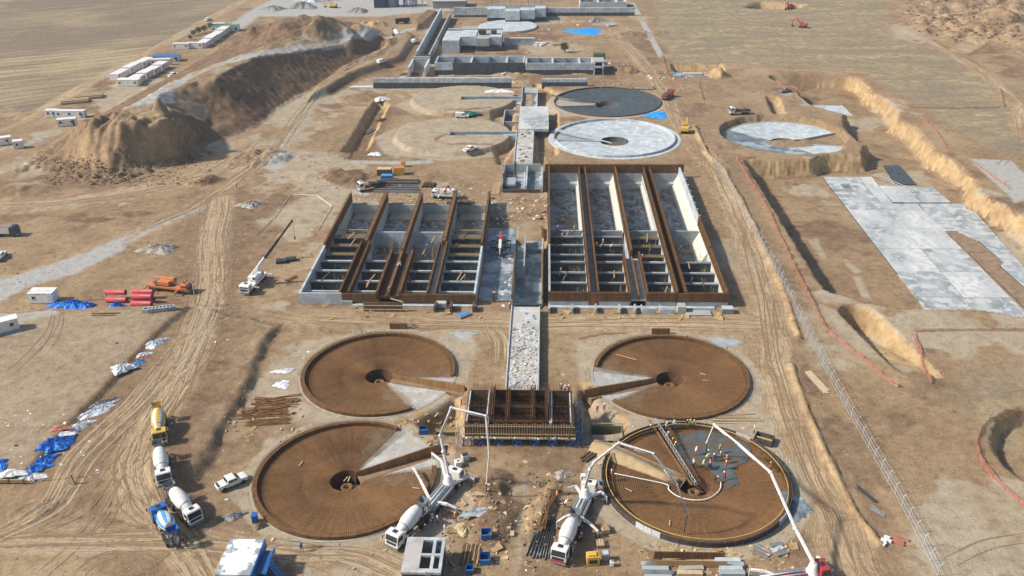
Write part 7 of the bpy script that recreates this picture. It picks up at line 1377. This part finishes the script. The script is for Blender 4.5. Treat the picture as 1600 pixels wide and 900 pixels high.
# ------------------------------------------------------------------ fences
def resample(P, st):
    P = [Vector((p[0], p[1], 0)) for p in P]; out = [P[0]]; acc = 0
    for a, b in zip(P, P[1:]):
        L = (b - a).length; t = st - acc
        while t <= L: out.append(a.lerp(b, t / L)); t += st
        acc = L - (t - st)
    return out
def net_fence(label, px, h=1.0, z=0.0, lean=.25):
    h *= .75
    P = resample([G(*p)[:2] for p in px], 1.5); T = thing('safety_net', label, 'safety fence', (P[0].x, P[0].y, gz(P[0].x, P[0].y)), group='orange safety nets'); O = Vector(T.location); mb = MB(); posts = MB(); prev = None
    for i, p in enumerate(P):
        zz = gz(p.x, p.y); sag = random.uniform(.5, 1.0); pt = [Vector((p.x + lean * k / 4 * random.uniform(.3, 1.5), p.y + random.uniform(-.1, .1), zz + .05 + h * sag * k / 4)) - O for k in range(5)]
        if prev:
            for k in range(4): lo = .02; a, b, c, d = prev[k], pt[k], pt[k + 1], prev[k + 1]; mb.add([a, b, b.lerp(c, .45), a.lerp(d, .45)], [(0, 1, 2, 3)])
            for q in range(4): t = q / 4; mb.add([prev[0].lerp(pt[0], t), prev[0].lerp(pt[0], t + .06), prev[4].lerp(pt[4], t + .06), prev[4].lerp(pt[4], t)], [(0, 1, 2, 3)])
        if i % 2 == 0: b0 = Vector((p.x, p.y, zz)) - O; MB().tube([b0 + Vector((0, 0, -.1)), b0 + Vector((0, 0, 1.1))], .03, 5).build('stake', 'rust_bar', T)
        prev = pt
    mb.build('net', 'net_orange', T)
net_fence('orange net along the left edge of the right excavation', [(1150, 248), (1200, 330), (1262, 462), (1290, 516), (1340, 556), (1404, 608)], 1.3)
net_fence('orange net along the near edge of the slab excavation', [(1430, 519), (1500, 517), (1620, 517)], 1.3); net_fence('orange net running down beside the tan wedge', [(1426, 522), (1440, 565), (1455, 603)], 1.2)
net_fence('orange net along the top of the tan bank on the right', [(1330, 114), (1350, 126), (1370, 142), (1395, 156), (1420, 168)]); net_fence('orange net along the furrowed ditch at the right', [(1421, 169), (1490, 170), (1566, 169)]); net_fence('short orange net at the right end of the ditch', [(1568, 168), (1562, 138)]); net_fence('orange net below the furrowed ditch', [(1438, 184), (1462, 206), (1480, 232)])
net_fence('orange net round the circular pit at the right edge', [(1620, 637), (1570, 645), (1536, 664), (1524, 690), (1530, 718), (1548, 745), (1580, 775), (1620, 810)], 1.4); net_fence('orange net left of the small rectangular excavation', [(1034, 86), (1042, 112), (1048, 124), (1066, 136)]); net_fence('orange net on the upper track at the right', [(1091, 128), (1099, 160), (1112, 166)])
net_fence('orange net along the drain cut in the left distance', [(592, 166), (570, 200), (543, 250)]); net_fence('orange net at the head of the drain cut', [(524, 162), (550, 165), (578, 166)]); net_fence('orange net at the corner of the upper right excavation', [(1204, 118), (1222, 135), (1240, 137), (1250, 150)]); net_fence('orange net edge of the far unfinished platform trench', [(694, 172), (730, 172), (770, 168)], .8); net_fence('orange net at the head of the near platform trench', [(770, 226), (700, 226), (676, 220), (690, 212), (720, 211)], .8)
net_fence('orange net beside the right round excavation', [(1152, 247), (1166, 248), (1185, 247)], .9); net_fence('orange net below the red lorry track', [(1095, 225), (1110, 232), (1122, 245)], .9); net_fence('orange net along the gravel patch at the right edge', [(1512, 248), (1545, 272), (1580, 298)], 1.0); net_fence('orange net above the upper right tank', [(905, 530), (940, 523), (985, 521)], .6, lean=.1); net_fence('orange net along the yard fence behind the blue tarpaulins', [(100, 472), (165, 468), (248, 472), (290, 474)], .5)
def chain_fence():
    P = resample([G(*p)[:2] for p in ((1117, 255), (1150, 315), (1190, 385), (1225, 450), (1262, 525), (1300, 600), (1345, 680), (1400, 775), (1440, 850), (1472, 915))], 3.0); T = thing('chain_fence', 'long grey chain link fence with bent posts running down the right side', 'fence', (P[0].x, P[0].y, gz(P[0].x, P[0].y))); O = Vector(T.location)
    pm = MB(); pm.tube([(0, 0, -.2), (0, 0, 2.0)], .04, 6); pm.tube([(0, 0, 2.0), (.45, .1, 2.45)], .035, 6); pm = pm.mesh('post', 'galvanised'); w = MB(); B = [Vector((p.x, p.y, gz(p.x, p.y))) - O for p in P]
    for b in B: inst('post', pm, T, b)
    for a, b in zip(B, B[1:]):
        for z in (.15, 1.05, 1.95): w.tube([a + Vector((0, 0, z)), b + Vector((0, 0, z))], .02, 3, cap=False)
        n = 12
        for k in range(-6, n):
            for s in (1, -1):
                t0, t1 = k / n, (k + 6) / n; 
                if t0 < 0: z0, t0_ = 1.8 * (-t0) * 2, 0
                else: z0, t0_ = 0, t0
                z1 = 1.8 if t1 <= 1 else 1.8 * (1 - (t1 - 1) * 2); t1_ = min(1, t1); u0, u1 = (t0_, t1_) if s > 0 else (1 - t0_, 1 - t1_); w.tube([a.lerp(b, u0) + Vector((0, 0, .12 + z0)), a.lerp(b, u1) + Vector((0, 0, .12 + z1))], .008, 3, cap=False)
        w.tube([a + Vector((.3, .07, 2.3)), b + Vector((.3, .07, 2.3))], .012, 3, cap=False)
    tag(w.build('wire_mesh', 'galvanised', T), kind='stuff')
chain_fence()
def lamp_post(label, px, h=8.0, side=1, m='galvanised'):
    g = G(*px); T = thing('lamp_post', label, 'lamp post', g); MB().tube([(0, 0, -.1), (0, 0, h)], .09, 8, r1=.05).build('pole', m, T, True); MB().tube([(0, 0, h), (side * .9, 0, h + .25)], .045, 6).build('arm', m, T); MB().box((side * 1.1, 0, h + .27), (.6, .28, .12)).build('lamp_head', 'steel_dark', T); MB().b2(-.25, .25, -.25, .25, -.1, .2).build('base', 'concrete', T)
lamp_post('lamp post beside the white container in the yard', (48, 472), 7, -1); lamp_post('lamp post at the lower corner of the blue tarpaulins', (53, 752), 7, -1); lamp_post('lamp post at the yard corner by the concrete blocks', (307, 478), 6, -1); lamp_post('lamp post by the lone white sacks', (200, 572), 5, -1)
g = G(117, 756); T = thing('stake', 'thick timber stake with loose wire in the brown soil', 'stake', g); MB().tube([(0, 0, -.1), (-.3, 0, 1.9)], .14, 8).build('shaft', 'timber', T); MB().tube([(.3 + 1.2 * math.cos(a), .9 * math.sin(a), .08) for a in np.linspace(0, 5.8, 26)], .03, 5).build('wire', 'galvanised', T)
g = G(20, 756); T = thing('timber_barrier', 'low timber barrier at the lower corner of the yard', 'barrier', g); MB().b2(-3.5, 2.6, -.12, .12, .3, .9).build('board', 'timber', T)
for x in (-3, -.5, 2): MB().b2(x - .1, x + .1, -.15, .15, -.1, 1.0).build('post', 'timber_dark', T)
# clods, stones, offcuts and scraps scattered over the ground
def scatter(name, m, n, region, smin, smax, flat=1.0, lab=None):
    mb = MB(); k = 0
    while k < n:
        r = random.choice(region); px = random.uniform(r[0], r[2]); py = random.uniform(r[1], r[3]); g = G(px, py)
        if g[2] < -3: k += 1; continue
        if name == 'far_scrub' and masks['rough'][np.searchsorted(GY, g[1]), np.searchsorted(GX, g[0])] < .35 + .5 * random.random(): k += 1; continue
        s = random.uniform(smin, smax) * random.random() ** .6 + smin * .5
        mb.box((g[0], g[1], g[2] + s * .2 * flat), (s, s * random.uniform(.3, 1), s * random.uniform(.3, .6) * flat), random.uniform(0, 3.14), random.uniform(-.5, .5), random.uniform(-.4, .4)); k += 1
    tag(mb.build(name, m), lab, None, None, 'stuff')
scatter('hill_clods', 'spoil', 800, [(60, 238, 330, 290), (90, 250, 240, 285)], .2, .75, 1, 'dark clods fallen below the dug face of the spoil heap'); scatter('clods', 'spoil', 700, [(60, 245, 320, 292), (370, 215, 560, 300), (690, 740, 800, 890), (825, 740, 880, 880)], .15, .55, 1, 'brown clods of earth strewn over the dug ground'); scatter('pebbles', 'rubble', 1100, [(330, 480, 1240, 900), (0, 470, 340, 900), (1240, 520, 1600, 900)], .07, .2, 1, 'small grey stones strewn over the site'); scatter('stones', 'rubble', 900, [(330, 500, 1240, 900), (0, 300, 560, 500), (540, 280, 860, 345)], .12, .45, 1, 'pale stones strewn over the site'); scatter('board_offcuts', 'timber', 420, [(470, 474, 760, 500), (860, 482, 1145, 500), (560, 285, 770, 325), (790, 310, 855, 345), (690, 780, 790, 895), (1000, 850, 1240, 895), (350, 640, 470, 690), (620, 640, 730, 700)], .3, 1.8, .12, 'brown boards strewn in front of the basins'); scatter('timber_offcuts', 'timber_pale', 620, [(420, 470, 1240, 900), (540, 285, 860, 340), (690, 740, 900, 890), (1000, 850, 1240, 895)], .2, 1.1, .15, 'timber offcuts strewn over the site'); scatter('spine_debris', 'white_dusty', 260, [(768, 310, 856, 345), (772, 345, 800, 480), (785, 268, 850, 300)], .2, 1.0, .4, 'pale rubble strewn along the channel between the basins'); scatter('paper_scraps', 'tarp_white', 160, [(330, 480, 1240, 900), (540, 280, 1000, 340), (0, 640, 160, 750)], .15, .6, .2, 'white scraps strewn over the site'); scatter('far_scrub', 'spoil_dark', 1300, [(1380, -10, 1610, 170)], .4, 1.6, .6, 'dark scrub clumps on the ragged far right slopes')
# ------------------------------------------------------------------ tyre tracks pressed into the soil
mat('track_soil', (.19, .128, .076), (.26, .185, .112), .8, .95, .3, 4, coords='World'); mat('track_pale', (.40, .31, .20), (.33, .245, .155), .8, .95, .3, 4, coords='World')
def tracks(name, m, lines, lab, w=.42, gauge=1.9, pair=True):
    mb = MB()
    for px in lines:
        P = resample([W(*p) for p in px], 1.2)
        if len(P) < 4: continue
        Q = P
        for _ in range(6): Q = [Q[0]] + [(Q[i - 1] + Q[i] * 2 + Q[i + 1]) / 4 for i in range(1, len(Q) - 1)] + [Q[-1]]
        ph = random.uniform(0, 6)
        for s in ((-1, 1) if pair else (0,)):
            prev = None
            for i, p in enumerate(Q):
                d = (Q[min(i + 1, len(Q) - 1)] - Q[max(i - 1, 0)]).normalized(); nrm = Vector((-d.y, d.x, 0)); c = p + nrm * (s * gauge / 2 + .25 * math.sin(i * .12 + ph)); ww = w * (.75 + .25 * math.sin(i * .21 + ph * 3 + s)) * min(1, i / 4 + .1, (len(Q) - 1 - i) / 4 + .1)
                a, b = c - nrm * ww / 2, c + nrm * ww / 2; cur = [Vector((v.x, v.y, gz(v.x, v.y) + .035)) for v in (a, b)]
                if prev and min(cur[0].z, cur[1].z, prev[0].z) > -3.0: mb.add([prev[0], prev[1], cur[1], cur[0]], [(0, 1, 2, 3)])
                prev = cur
    tag(mb.build(name, m), lab, None, None, 'structure')
def jitter(px, n, dx, dy): return [[(a + random.uniform(-dx, dx) + ox, b + random.uniform(-dy, dy)) for a, b in px] for ox in [random.uniform(-dx * 2, dx * 2) for _ in range(n)]]
LN = jitter(R_HAUL, 5, 12, 6) + jitter(R_LEFT2, 3, 12, 6) + jitter(R_BOT, 4, 8, 10) + jitter(R_HILLTOE, 3, 8, 6) + jitter(R_RIGHT, 2, 3, 4) + jitter(R_MID, 2, 12, 7) + jitter(R_FARR, 3, 3, 4) + jitter(R_MAIN[3:], 3, 5, 4)
LN += [[(330, 400), (322, 450), (350, 480), (420, 490), (480, 500)], [(335, 430), (345, 470), (400, 520)], [(325, 520), (350, 500), (400, 495), (450, 505)], [(300, 360), (308, 400), (318, 430), (300, 450)], [(355, 330), (372, 360), (360, 400), (345, 440)], [(345, 330), (365, 350), (352, 400)], [(130, 870), (190, 850), (235, 870), (240, 900)], [(120, 900), (150, 868), (200, 862), (230, 890)], [(200, 700), (170, 720), (190, 760), (230, 780), (300, 830)], [(230, 690), (180, 740), (130, 800), (60, 830)], [(250, 700), (190, 770), (120, 850), (60, 900)], [(300, 600), (240, 690), (180, 790), (130, 860)], [(420, 845), (500, 858), (560, 880), (590, 900)], [(450, 850), (520, 866), (570, 890)], [(400, 860), (470, 870), (540, 900)], [(610, 165), (625, 175), (630, 195), (620, 205)], [(850, 60), (870, 42), (920, 38), (955, 48), (940, 62), (880, 62)], [(880, 75), (900, 62), (940, 60)], [(980, 60), (1000, 72), (1020, 66)], [(90, 500), (85, 530), (60, 560), (20, 600)], [(95, 500), (92, 530), (70, 565)], [(770, 505), (790, 530), (788, 560)], [(760, 505), (776, 530), (774, 565)], [(780, 508), (800, 540)], [(1070, 215), (1050, 180), (1040, 150)], [(1140, 115), (1195, 125), (1190, 150), (1210, 175)], [(1060, 60), (1080, 40), (1075, 20), (1120, 10)], [(1560, 260), (1600, 220), (1590, 180)], [(1480, 880), (1540, 850), (1620, 840)]]
tracks('tyre_tracks', 'track_soil', LN, 'dark tyre ruts along the haul roads', .3); tracks('pale_tyre_tracks', 'track_pale', jitter(R_HAUL, 4, 7, 5) + jitter(R_LEFT2, 2, 8, 5) + jitter(R_BOT, 2, 6, 7) + jitter(R_HILLTOE, 2, 5, 5) + jitter(R_MID, 1, 8, 5) + [[(760, 505), (782, 530), (780, 568)], [(766, 505), (790, 535), (786, 570)], [(752, 507), (772, 540)]], 'pale dry tyre marks along the haul roads', .5)

q = [G(*p) for p in ((400, 368), (430, 340), (455, 304), (476, 305), (495, 306), (508, 315), (519, 323), (508, 342), (497, 360), (484, 360))]
tag(MB().tube([(p[0], p[1], p[2] + .12) for p in q], .09, 4).build('marking_line', 'tarp_white'), 'white marking line laid out on the brown ground left of the left basin', 'line')

# loose boards left lying on the reinforcement mats
for k, (px, py, a, lab) in enumerate(((1098, 585, -.6, 'upper pale board on the mat of the upper right tank'), (1102, 595, -.1, 'lower pale board on the mat of the upper right tank'), (470, 726, 1.3, 'short board on the left of the front left tank mat'), (650, 766, -.2, 'board near the right rim of the front left tank mat'), (982, 768, -.7, 'thin board on the left of the mat being concreted'), (1046, 820, 1.4, 'upright lath near the front rim of the tank being concreted'), (978, 560, -.5, 'long board on the upper left of the upper right tank mat'), (540, 746, 1.2, 'left pale prop standing in the hub of the front left tank'), (545, 746, 1.5, 'right pale prop standing in the hub of the front left tank'))):
    x, y = W(px, py, -.4); c = min(CLAR.values(), key=lambda q: math.hypot(q[0] - x, q[1] - y)); z = cone_z(math.hypot(x - c[0], y - c[1])) + .2; L = 4.5 if k == 6 else 1.3
    tag(MB().beam((x - L / 2 * math.cos(a), y - L / 2 * math.sin(a), z), (x + L / 2 * math.cos(a), y + L / 2 * math.sin(a), z + .05), .16, .06).build('loose_board', 'timber_pale'), lab, 'board', 'loose boards on the mats')
# ------------------------------------------------------------------ people
def body_mesh(name, bend=0.0, stride=.12, arm=(.25, .1)):
    """one continuous figure grown over a posed skeleton; head, hands with fingers and boots included"""
    V = []; E_ = []; Rr = []
    def v(p, r, par=None):
        V.append(p); Rr.append(r); i = len(V) - 1
        if par is not None: E_.append((par, i))
        return i
    c, s = math.cos(bend), math.sin(bend)
    def up(p): x, y, z = p; z -= .95; return (x * c + z * s, y, .95 + z * c - x * s)       # torso leans forward (+x) about the hips
    pel = v((0, 0, .95), (.15, .11)); sp = v(up((0, 0, 1.15)), (.14, .10), pel); chst = v(up((.0, 0, 1.36)), (.18, .12), sp); nk = v(up((.01, 0, 1.50)), (.06, .06), chst); hd = v(up((.02, 0, 1.60)), (.085, .09), nk); hd2 = v(up((.03, 0, 1.70)), (.08, .09), hd); v(up((.12, 0, 1.60)), (.018, .02), hd)
    for sd in (1, -1):
        hip = v((0, sd * .1, .88), (.095, .095), pel); k = v((sd * stride * .6 + .03 + bend * .15, sd * .12, .48), (.065, .065), hip); a = v((sd * stride - .02, sd * .12, .09), (.045, .045), k); v((sd * stride + .15, sd * .13, .045), (.045, .04), a)
        sh = v(up((0, sd * .2, 1.42)), (.07, .07), chst); f = arm[0] * (1 if sd > 0 else .6); el = v(up((f * .45, sd * .29, 1.15)), (.05, .05), sh); wr = v(up((f * 1.3, sd * .26, .96 + arm[1])), (.035, .03), el); pm = v(up((f * 1.3 + .05, sd * .25, .90 + arm[1])), (.035, .025), wr)
        for j, (dx, L) in enumerate(((-.03, .07), (-.01, .085), (.012, .09), (.03, .075))): m1 = v(up((f * 1.3 + .06 + dx, sd * .25, .86 + arm[1])), (.011, .011), pm); v(up((f * 1.3 + .075 + dx, sd * .24, .86 - L * .6 + arm[1])), (.009, .009), m1)
        v(up((f * 1.3 + .10, sd * .22, .90 + arm[1])), (.012, .012), pm)
    me = bpy.data.meshes.new(name); me.from_pydata(V, E_, []); o = bpy.data.objects.new(name, me); COL.objects.link(o); md = o.modifiers.new('s', 'SKIN'); md.use_smooth_shade = True
    for i, r in enumerate(Rr): me.skin_vertices[0].data[i].radius = r; me.skin_vertices[0].data[i].use_root = (i == 0)
    sb = o.modifiers.new('u', 'SUBSURF'); sb.levels = 1; sb.render_levels = 1
    bpy.context.view_layer.update(); ev = o.evaluated_get(bpy.context.evaluated_depsgraph_get()); res = bpy.data.meshes.new_from_object(ev); bpy.data.objects.remove(o)
    # clothing zones by height along the leaning figure: 0 skin, 1 top, 2 trousers, 3 boots
    for m in ('skin', 'cloth_orange', 'cloth_dark', 'steel_dark'): res.materials.append(MATS[m])
    for p in res.polygons:
        q = p.center; z = .95 + (q[2] - .95) * c + q[0] * s if q[2] > .9 or q[0] > .2 else q[2]; x = q[0] * c - (q[2] - .95) * s
        p.material_index = 3 if q[2] < .12 else (2 if (z < .93 and abs(q[1]) < .235) else (0 if z > 1.5 or (abs(q[1]) > .19 and z < 1.0 + arm[1]) else 1)); p.use_smooth = True
    helmet = MB().lathe([(0, .155), (.02, .15), (.03, .125), (.09, .115), (.14, .08), (.165, .01)], 12); hc = Vector(up((.03, 0, 1.67))); helmet.v = [(p[0] * c + p[2] * s + hc.x, p[1] + hc.y, p[2] * c - p[0] * s + hc.z) for p in helmet.v]
    return res, helmet.mesh(name + '_helmet', 'hat_white', True)
POSE = [body_mesh('figure_standing'), body_mesh('figure_walking', .08, .22, (.3, .12)), body_mesh('figure_bending', .75, .15, (.35, .0)), body_mesh('figure_working', .3, .16, (.45, .15))]
def person(px, label, top='cloth_orange', low='cloth_dark', hat='hat_white', pose=0, face=0.0, z=None):
    if z is None: x, y, z = G(*px)
    else: x, y = W(*px, z)
    T = thing('person', label, 'person', (x, y, z + .01), face, 'site workers'); b, h = POSE[pose]; o = inst('body', b, T); hl = inst('helmet', h, T, m=hat)
    for i, m in ((1, top), (2, low)): o.material_slots[i].link = 'OBJECT'; o.material_slots[i].material = MATS[m]
cl = CLAR['LR']
def tank_person(px, *a, **k):
    x, y = W(*px, -.4); person(px, *a, z=cone_z(math.hypot(x - cl[0], y - cl[1])) + .16, **k)
O_, L_, R_, W_, B_, D_, G_ = 'cloth_orange', 'cloth_lime', 'cloth_red', 'cloth_white', 'cloth_blue', 'cloth_dark', 'cloth_grey'
for a in [((1086, 711), 'worker in pale top alone on the left part of the fresh concrete', W_, G_, 'hat_white', 3, .4), ((1083, 730), 'worker in white at the left tip of the fresh concrete', W_, D_, 'hat_yellow', 0, 1), ((1097, 732), 'worker in lime vest at the near edge of the fresh concrete', L_, D_, 'hat_white', 3, .3), ((1102, 720), 'worker in pale lime top below the red boom hose', L_, G_, 'hat_white', 2, 0), ((1109, 733), 'worker in red beside the hub end of the fresh concrete', R_, D_, 'hat_yellow', 2, 1.5), ((1105, 735), 'dark dressed worker bending by the hub end of the fresh concrete', D_, D_, 'hat_white', 2, .6), ((1115, 722), 'worker in pale red top in the middle of the fresh concrete', R_, G_, 'hat_white', 0, 2), ((1124, 708), 'worker in lime vest at the far side of the fresh concrete', L_, D_, 'hat_yellow', 0, -1), ((1127, 719), 'worker in orange right of the middle of the fresh concrete', O_, D_, 'hat_white', 3, 2.6), ((1134, 733), 'worker in red at the right of the fresh concrete', R_, G_, 'hat_white', 0, 3), ((1135, 724), 'worker in orange just behind the red one on the right', O_, D_, 'hat_yellow', 0, 3), ((1132, 751), 'worker in orange red at the near right tongue of the concrete', R_, D_, 'hat_white', 3, 2.2), ((1116, 754), 'dark dressed worker beside the hub hole', D_, D_, 'hat_white', 2, -.5), ((1104, 716), 'worker in dark top right under the hose end', D_, G_, 'hat_white', 3, .5), ((1053, 702), 'worker in lime on the truss walkway', L_, D_, 'hat_white', 3, -.5), ((1050, 697), 'worker in red on the truss walkway', R_, D_, 'hat_yellow', 0, -.5), ((1042, 686), 'worker in white at the upper end of the truss walkway', W_, G_, 'hat_white', 3, -.8)]:
    tank_person(a[0], a[1], top=a[2], low=a[3], hat=a[4], pose=a[5], face=a[6])
for a in [((1041, 672), 'worker in pale clothes on the far rim above the truss', W_, G_, 'hat_white', 0, -1), ((1053, 669), 'worker in white second on the far rim', W_, B_, 'hat_white', 0, -1.5), ((1073, 667), 'worker in dark top third on the far rim', D_, G_, 'hat_yellow', 3, -1.4), ((1078, 668), 'worker in lime vest fourth on the far rim', L_, D_, 'hat_white', 0, -1.6), ((1084, 668), 'worker in lime vest rightmost on the far rim', L_, D_, 'hat_yellow', 1, -1.6), ((955, 747), 'worker in orange on the left rim of the tank being concreted', O_, D_, 'hat_white', 0, .2), ((1205, 735), 'worker in orange on the right rim under the red boom', O_, D_, 'hat_white', 3, 3), ((1014, 676), 'worker in blue at the far left rim of the tank being concreted', B_, D_, 'hat_white', 3, 0), ((1178, 678), 'worker in lime beside the dark shutter box', L_, D_, 'hat_white', 0, 3)]: person(a[0], a[1], a[2], a[3], a[4], a[5], a[6], z=.4)
for a in [((875, 771), 'worker in orange near the front left outrigger of the centre pump', O_, D_, 'hat_white', 0, 0), ((870, 781), 'worker in orange farthest left by the centre pump', O_, D_, 'hat_yellow', 0, .6), ((882, 793), 'worker bending left of the centre pump', W_, D_, 'hat_white', 2, .3), ((908, 846), 'worker in orange right of the mixer at front centre', O_, D_, 'hat_white', 0, 2), ((676, 817), 'worker in white behind the left mixer truck', W_, B_, 'hat_white', 0, 1), ((684, 820), 'worker in orange vest behind the left mixer truck', O_, D_, 'hat_white', 0, 1), ((712, 816), 'worker in orange at the right outrigger of the left pump', O_, D_, 'hat_yellow', 3, 2), ((695, 835), 'worker in pale lime walking above the roof openings', L_, W_, 'hat_white', 1, 1.2), ((472, 862), 'worker in blue walking on the track at the bottom left', B_, B_, 'hat_blue', 1, 2.5), ((370, 294), 'person in dark clothes on the road junction at the left', D_, D_, 'hat_white', 1, 1), ((721, 634), 'worker in red left of the pump house', R_, D_, 'hat_white', 0, 0), ((1179, 226), 'worker in white, left of two in the round excavation', W_, D_, 'hat_white', 0, 0), ((1185, 227), 'worker in dark clothes, right of two in the round excavation', D_, D_, 'hat_yellow', 0, 0)]: person(a[0], a[1], a[2], a[3], a[4], a[5], a[6])
for a in [((877, 612), 'worker in orange on the right corner of the pump house', O_, D_, 'hat_white', 0, -1.5, 4.6), ((883, 613), 'worker in pale top on the right corner of the pump house', W_, B_, 'hat_white', 3, -1.5, 4.6), ((889, 614), 'worker in red on the right corner of the pump house', R_, D_, 'hat_white', 0, -2, 4.6), ((933, 645), 'left of two workers on the right shuttered pit', R_, D_, 'hat_white', 0, -1.5, .5), ((944, 643), 'right of two workers on the right shuttered pit', O_, D_, 'hat_white', 0, -1.5, .5), ((793, 650), 'worker in white inside the pump house cage', W_, G_, 'hat_white', 3, 0, 2.0),
          ((871, 362), 'worker in red in the left lane at the cross wall of the right basin', R_, D_, 'hat_white', 0, 0, 1.5), ((877, 374), 'worker in orange in the left lane of the right basin', O_, D_, 'hat_white', 3, 0, 1.5), ((897, 363), 'worker in lime at the cross wall of the right basin', L_, D_, 'hat_white', 0, 0, 1.5), ((909, 374), 'worker in pale top beside the first lane wall', W_, D_, 'hat_yellow', 3, 0, 1.5), ((932, 389), 'worker with yellow hat in the second lane of the right basin', G_, D_, 'hat_yellow', 0, 0, 1.5), ((937, 390), 'worker in orange in the second lane of the right basin', O_, D_, 'hat_white', 2, 0, 1.5), ((953, 390), 'worker in white in the second lane of the right basin', W_, D_, 'hat_white', 2, 0, 1.5), ((942, 384), 'worker in lime in the second lane of the right basin', L_, D_, 'hat_white', 0, 0, 1.5), ((1003, 408), 'worker in red on the double wall of the right basin', R_, D_, 'hat_white', 0, 0, 3.4), ((621, 420), 'left of two workers on the wide channel of the left basin', W_, D_, 'hat_white', 2, 0, 2.0), ((626, 420), 'right of two workers on the wide channel of the left basin', W_, B_, 'hat_white', 0, 0, 2.0), ((606, 457), 'worker at the front end of the wide channel of the left basin', O_, D_, 'hat_yellow', 2, 0, 2.0), ((664, 391), 'worker in blue on the left basin struts', B_, D_, 'hat_white', 2, 0, 1.5)]: person(a[0], a[1], a[2], a[3], a[4], a[5], a[6], z=a[7])
# ------------------------------------------------------------------ thin dusty air
hz_m = bpy.data.materials.new('haze_air'); hz_m.use_nodes = True; hn = hz_m.node_tree.nodes; hn.remove(hn['Principled BSDF']); pv = hn.new('ShaderNodeVolumePrincipled'); pv.inputs['Color'].default_value = (.86, .92, 1.0, 1); pv.inputs['Density'].default_value = HAZE; pv.inputs['Anisotropy'].default_value = .3
hz_m.node_tree.links.new(pv.outputs[0], hn['Material Output'].inputs['Volume']); MATS['haze_air'] = hz_m
tag(MB().b2(-2600, 2600, 10, 4700, -9, CAM_H + 8).build('haze', 'haze_air'), 'thin pale haze over the plain', None, None, 'stuff').location.y = -60
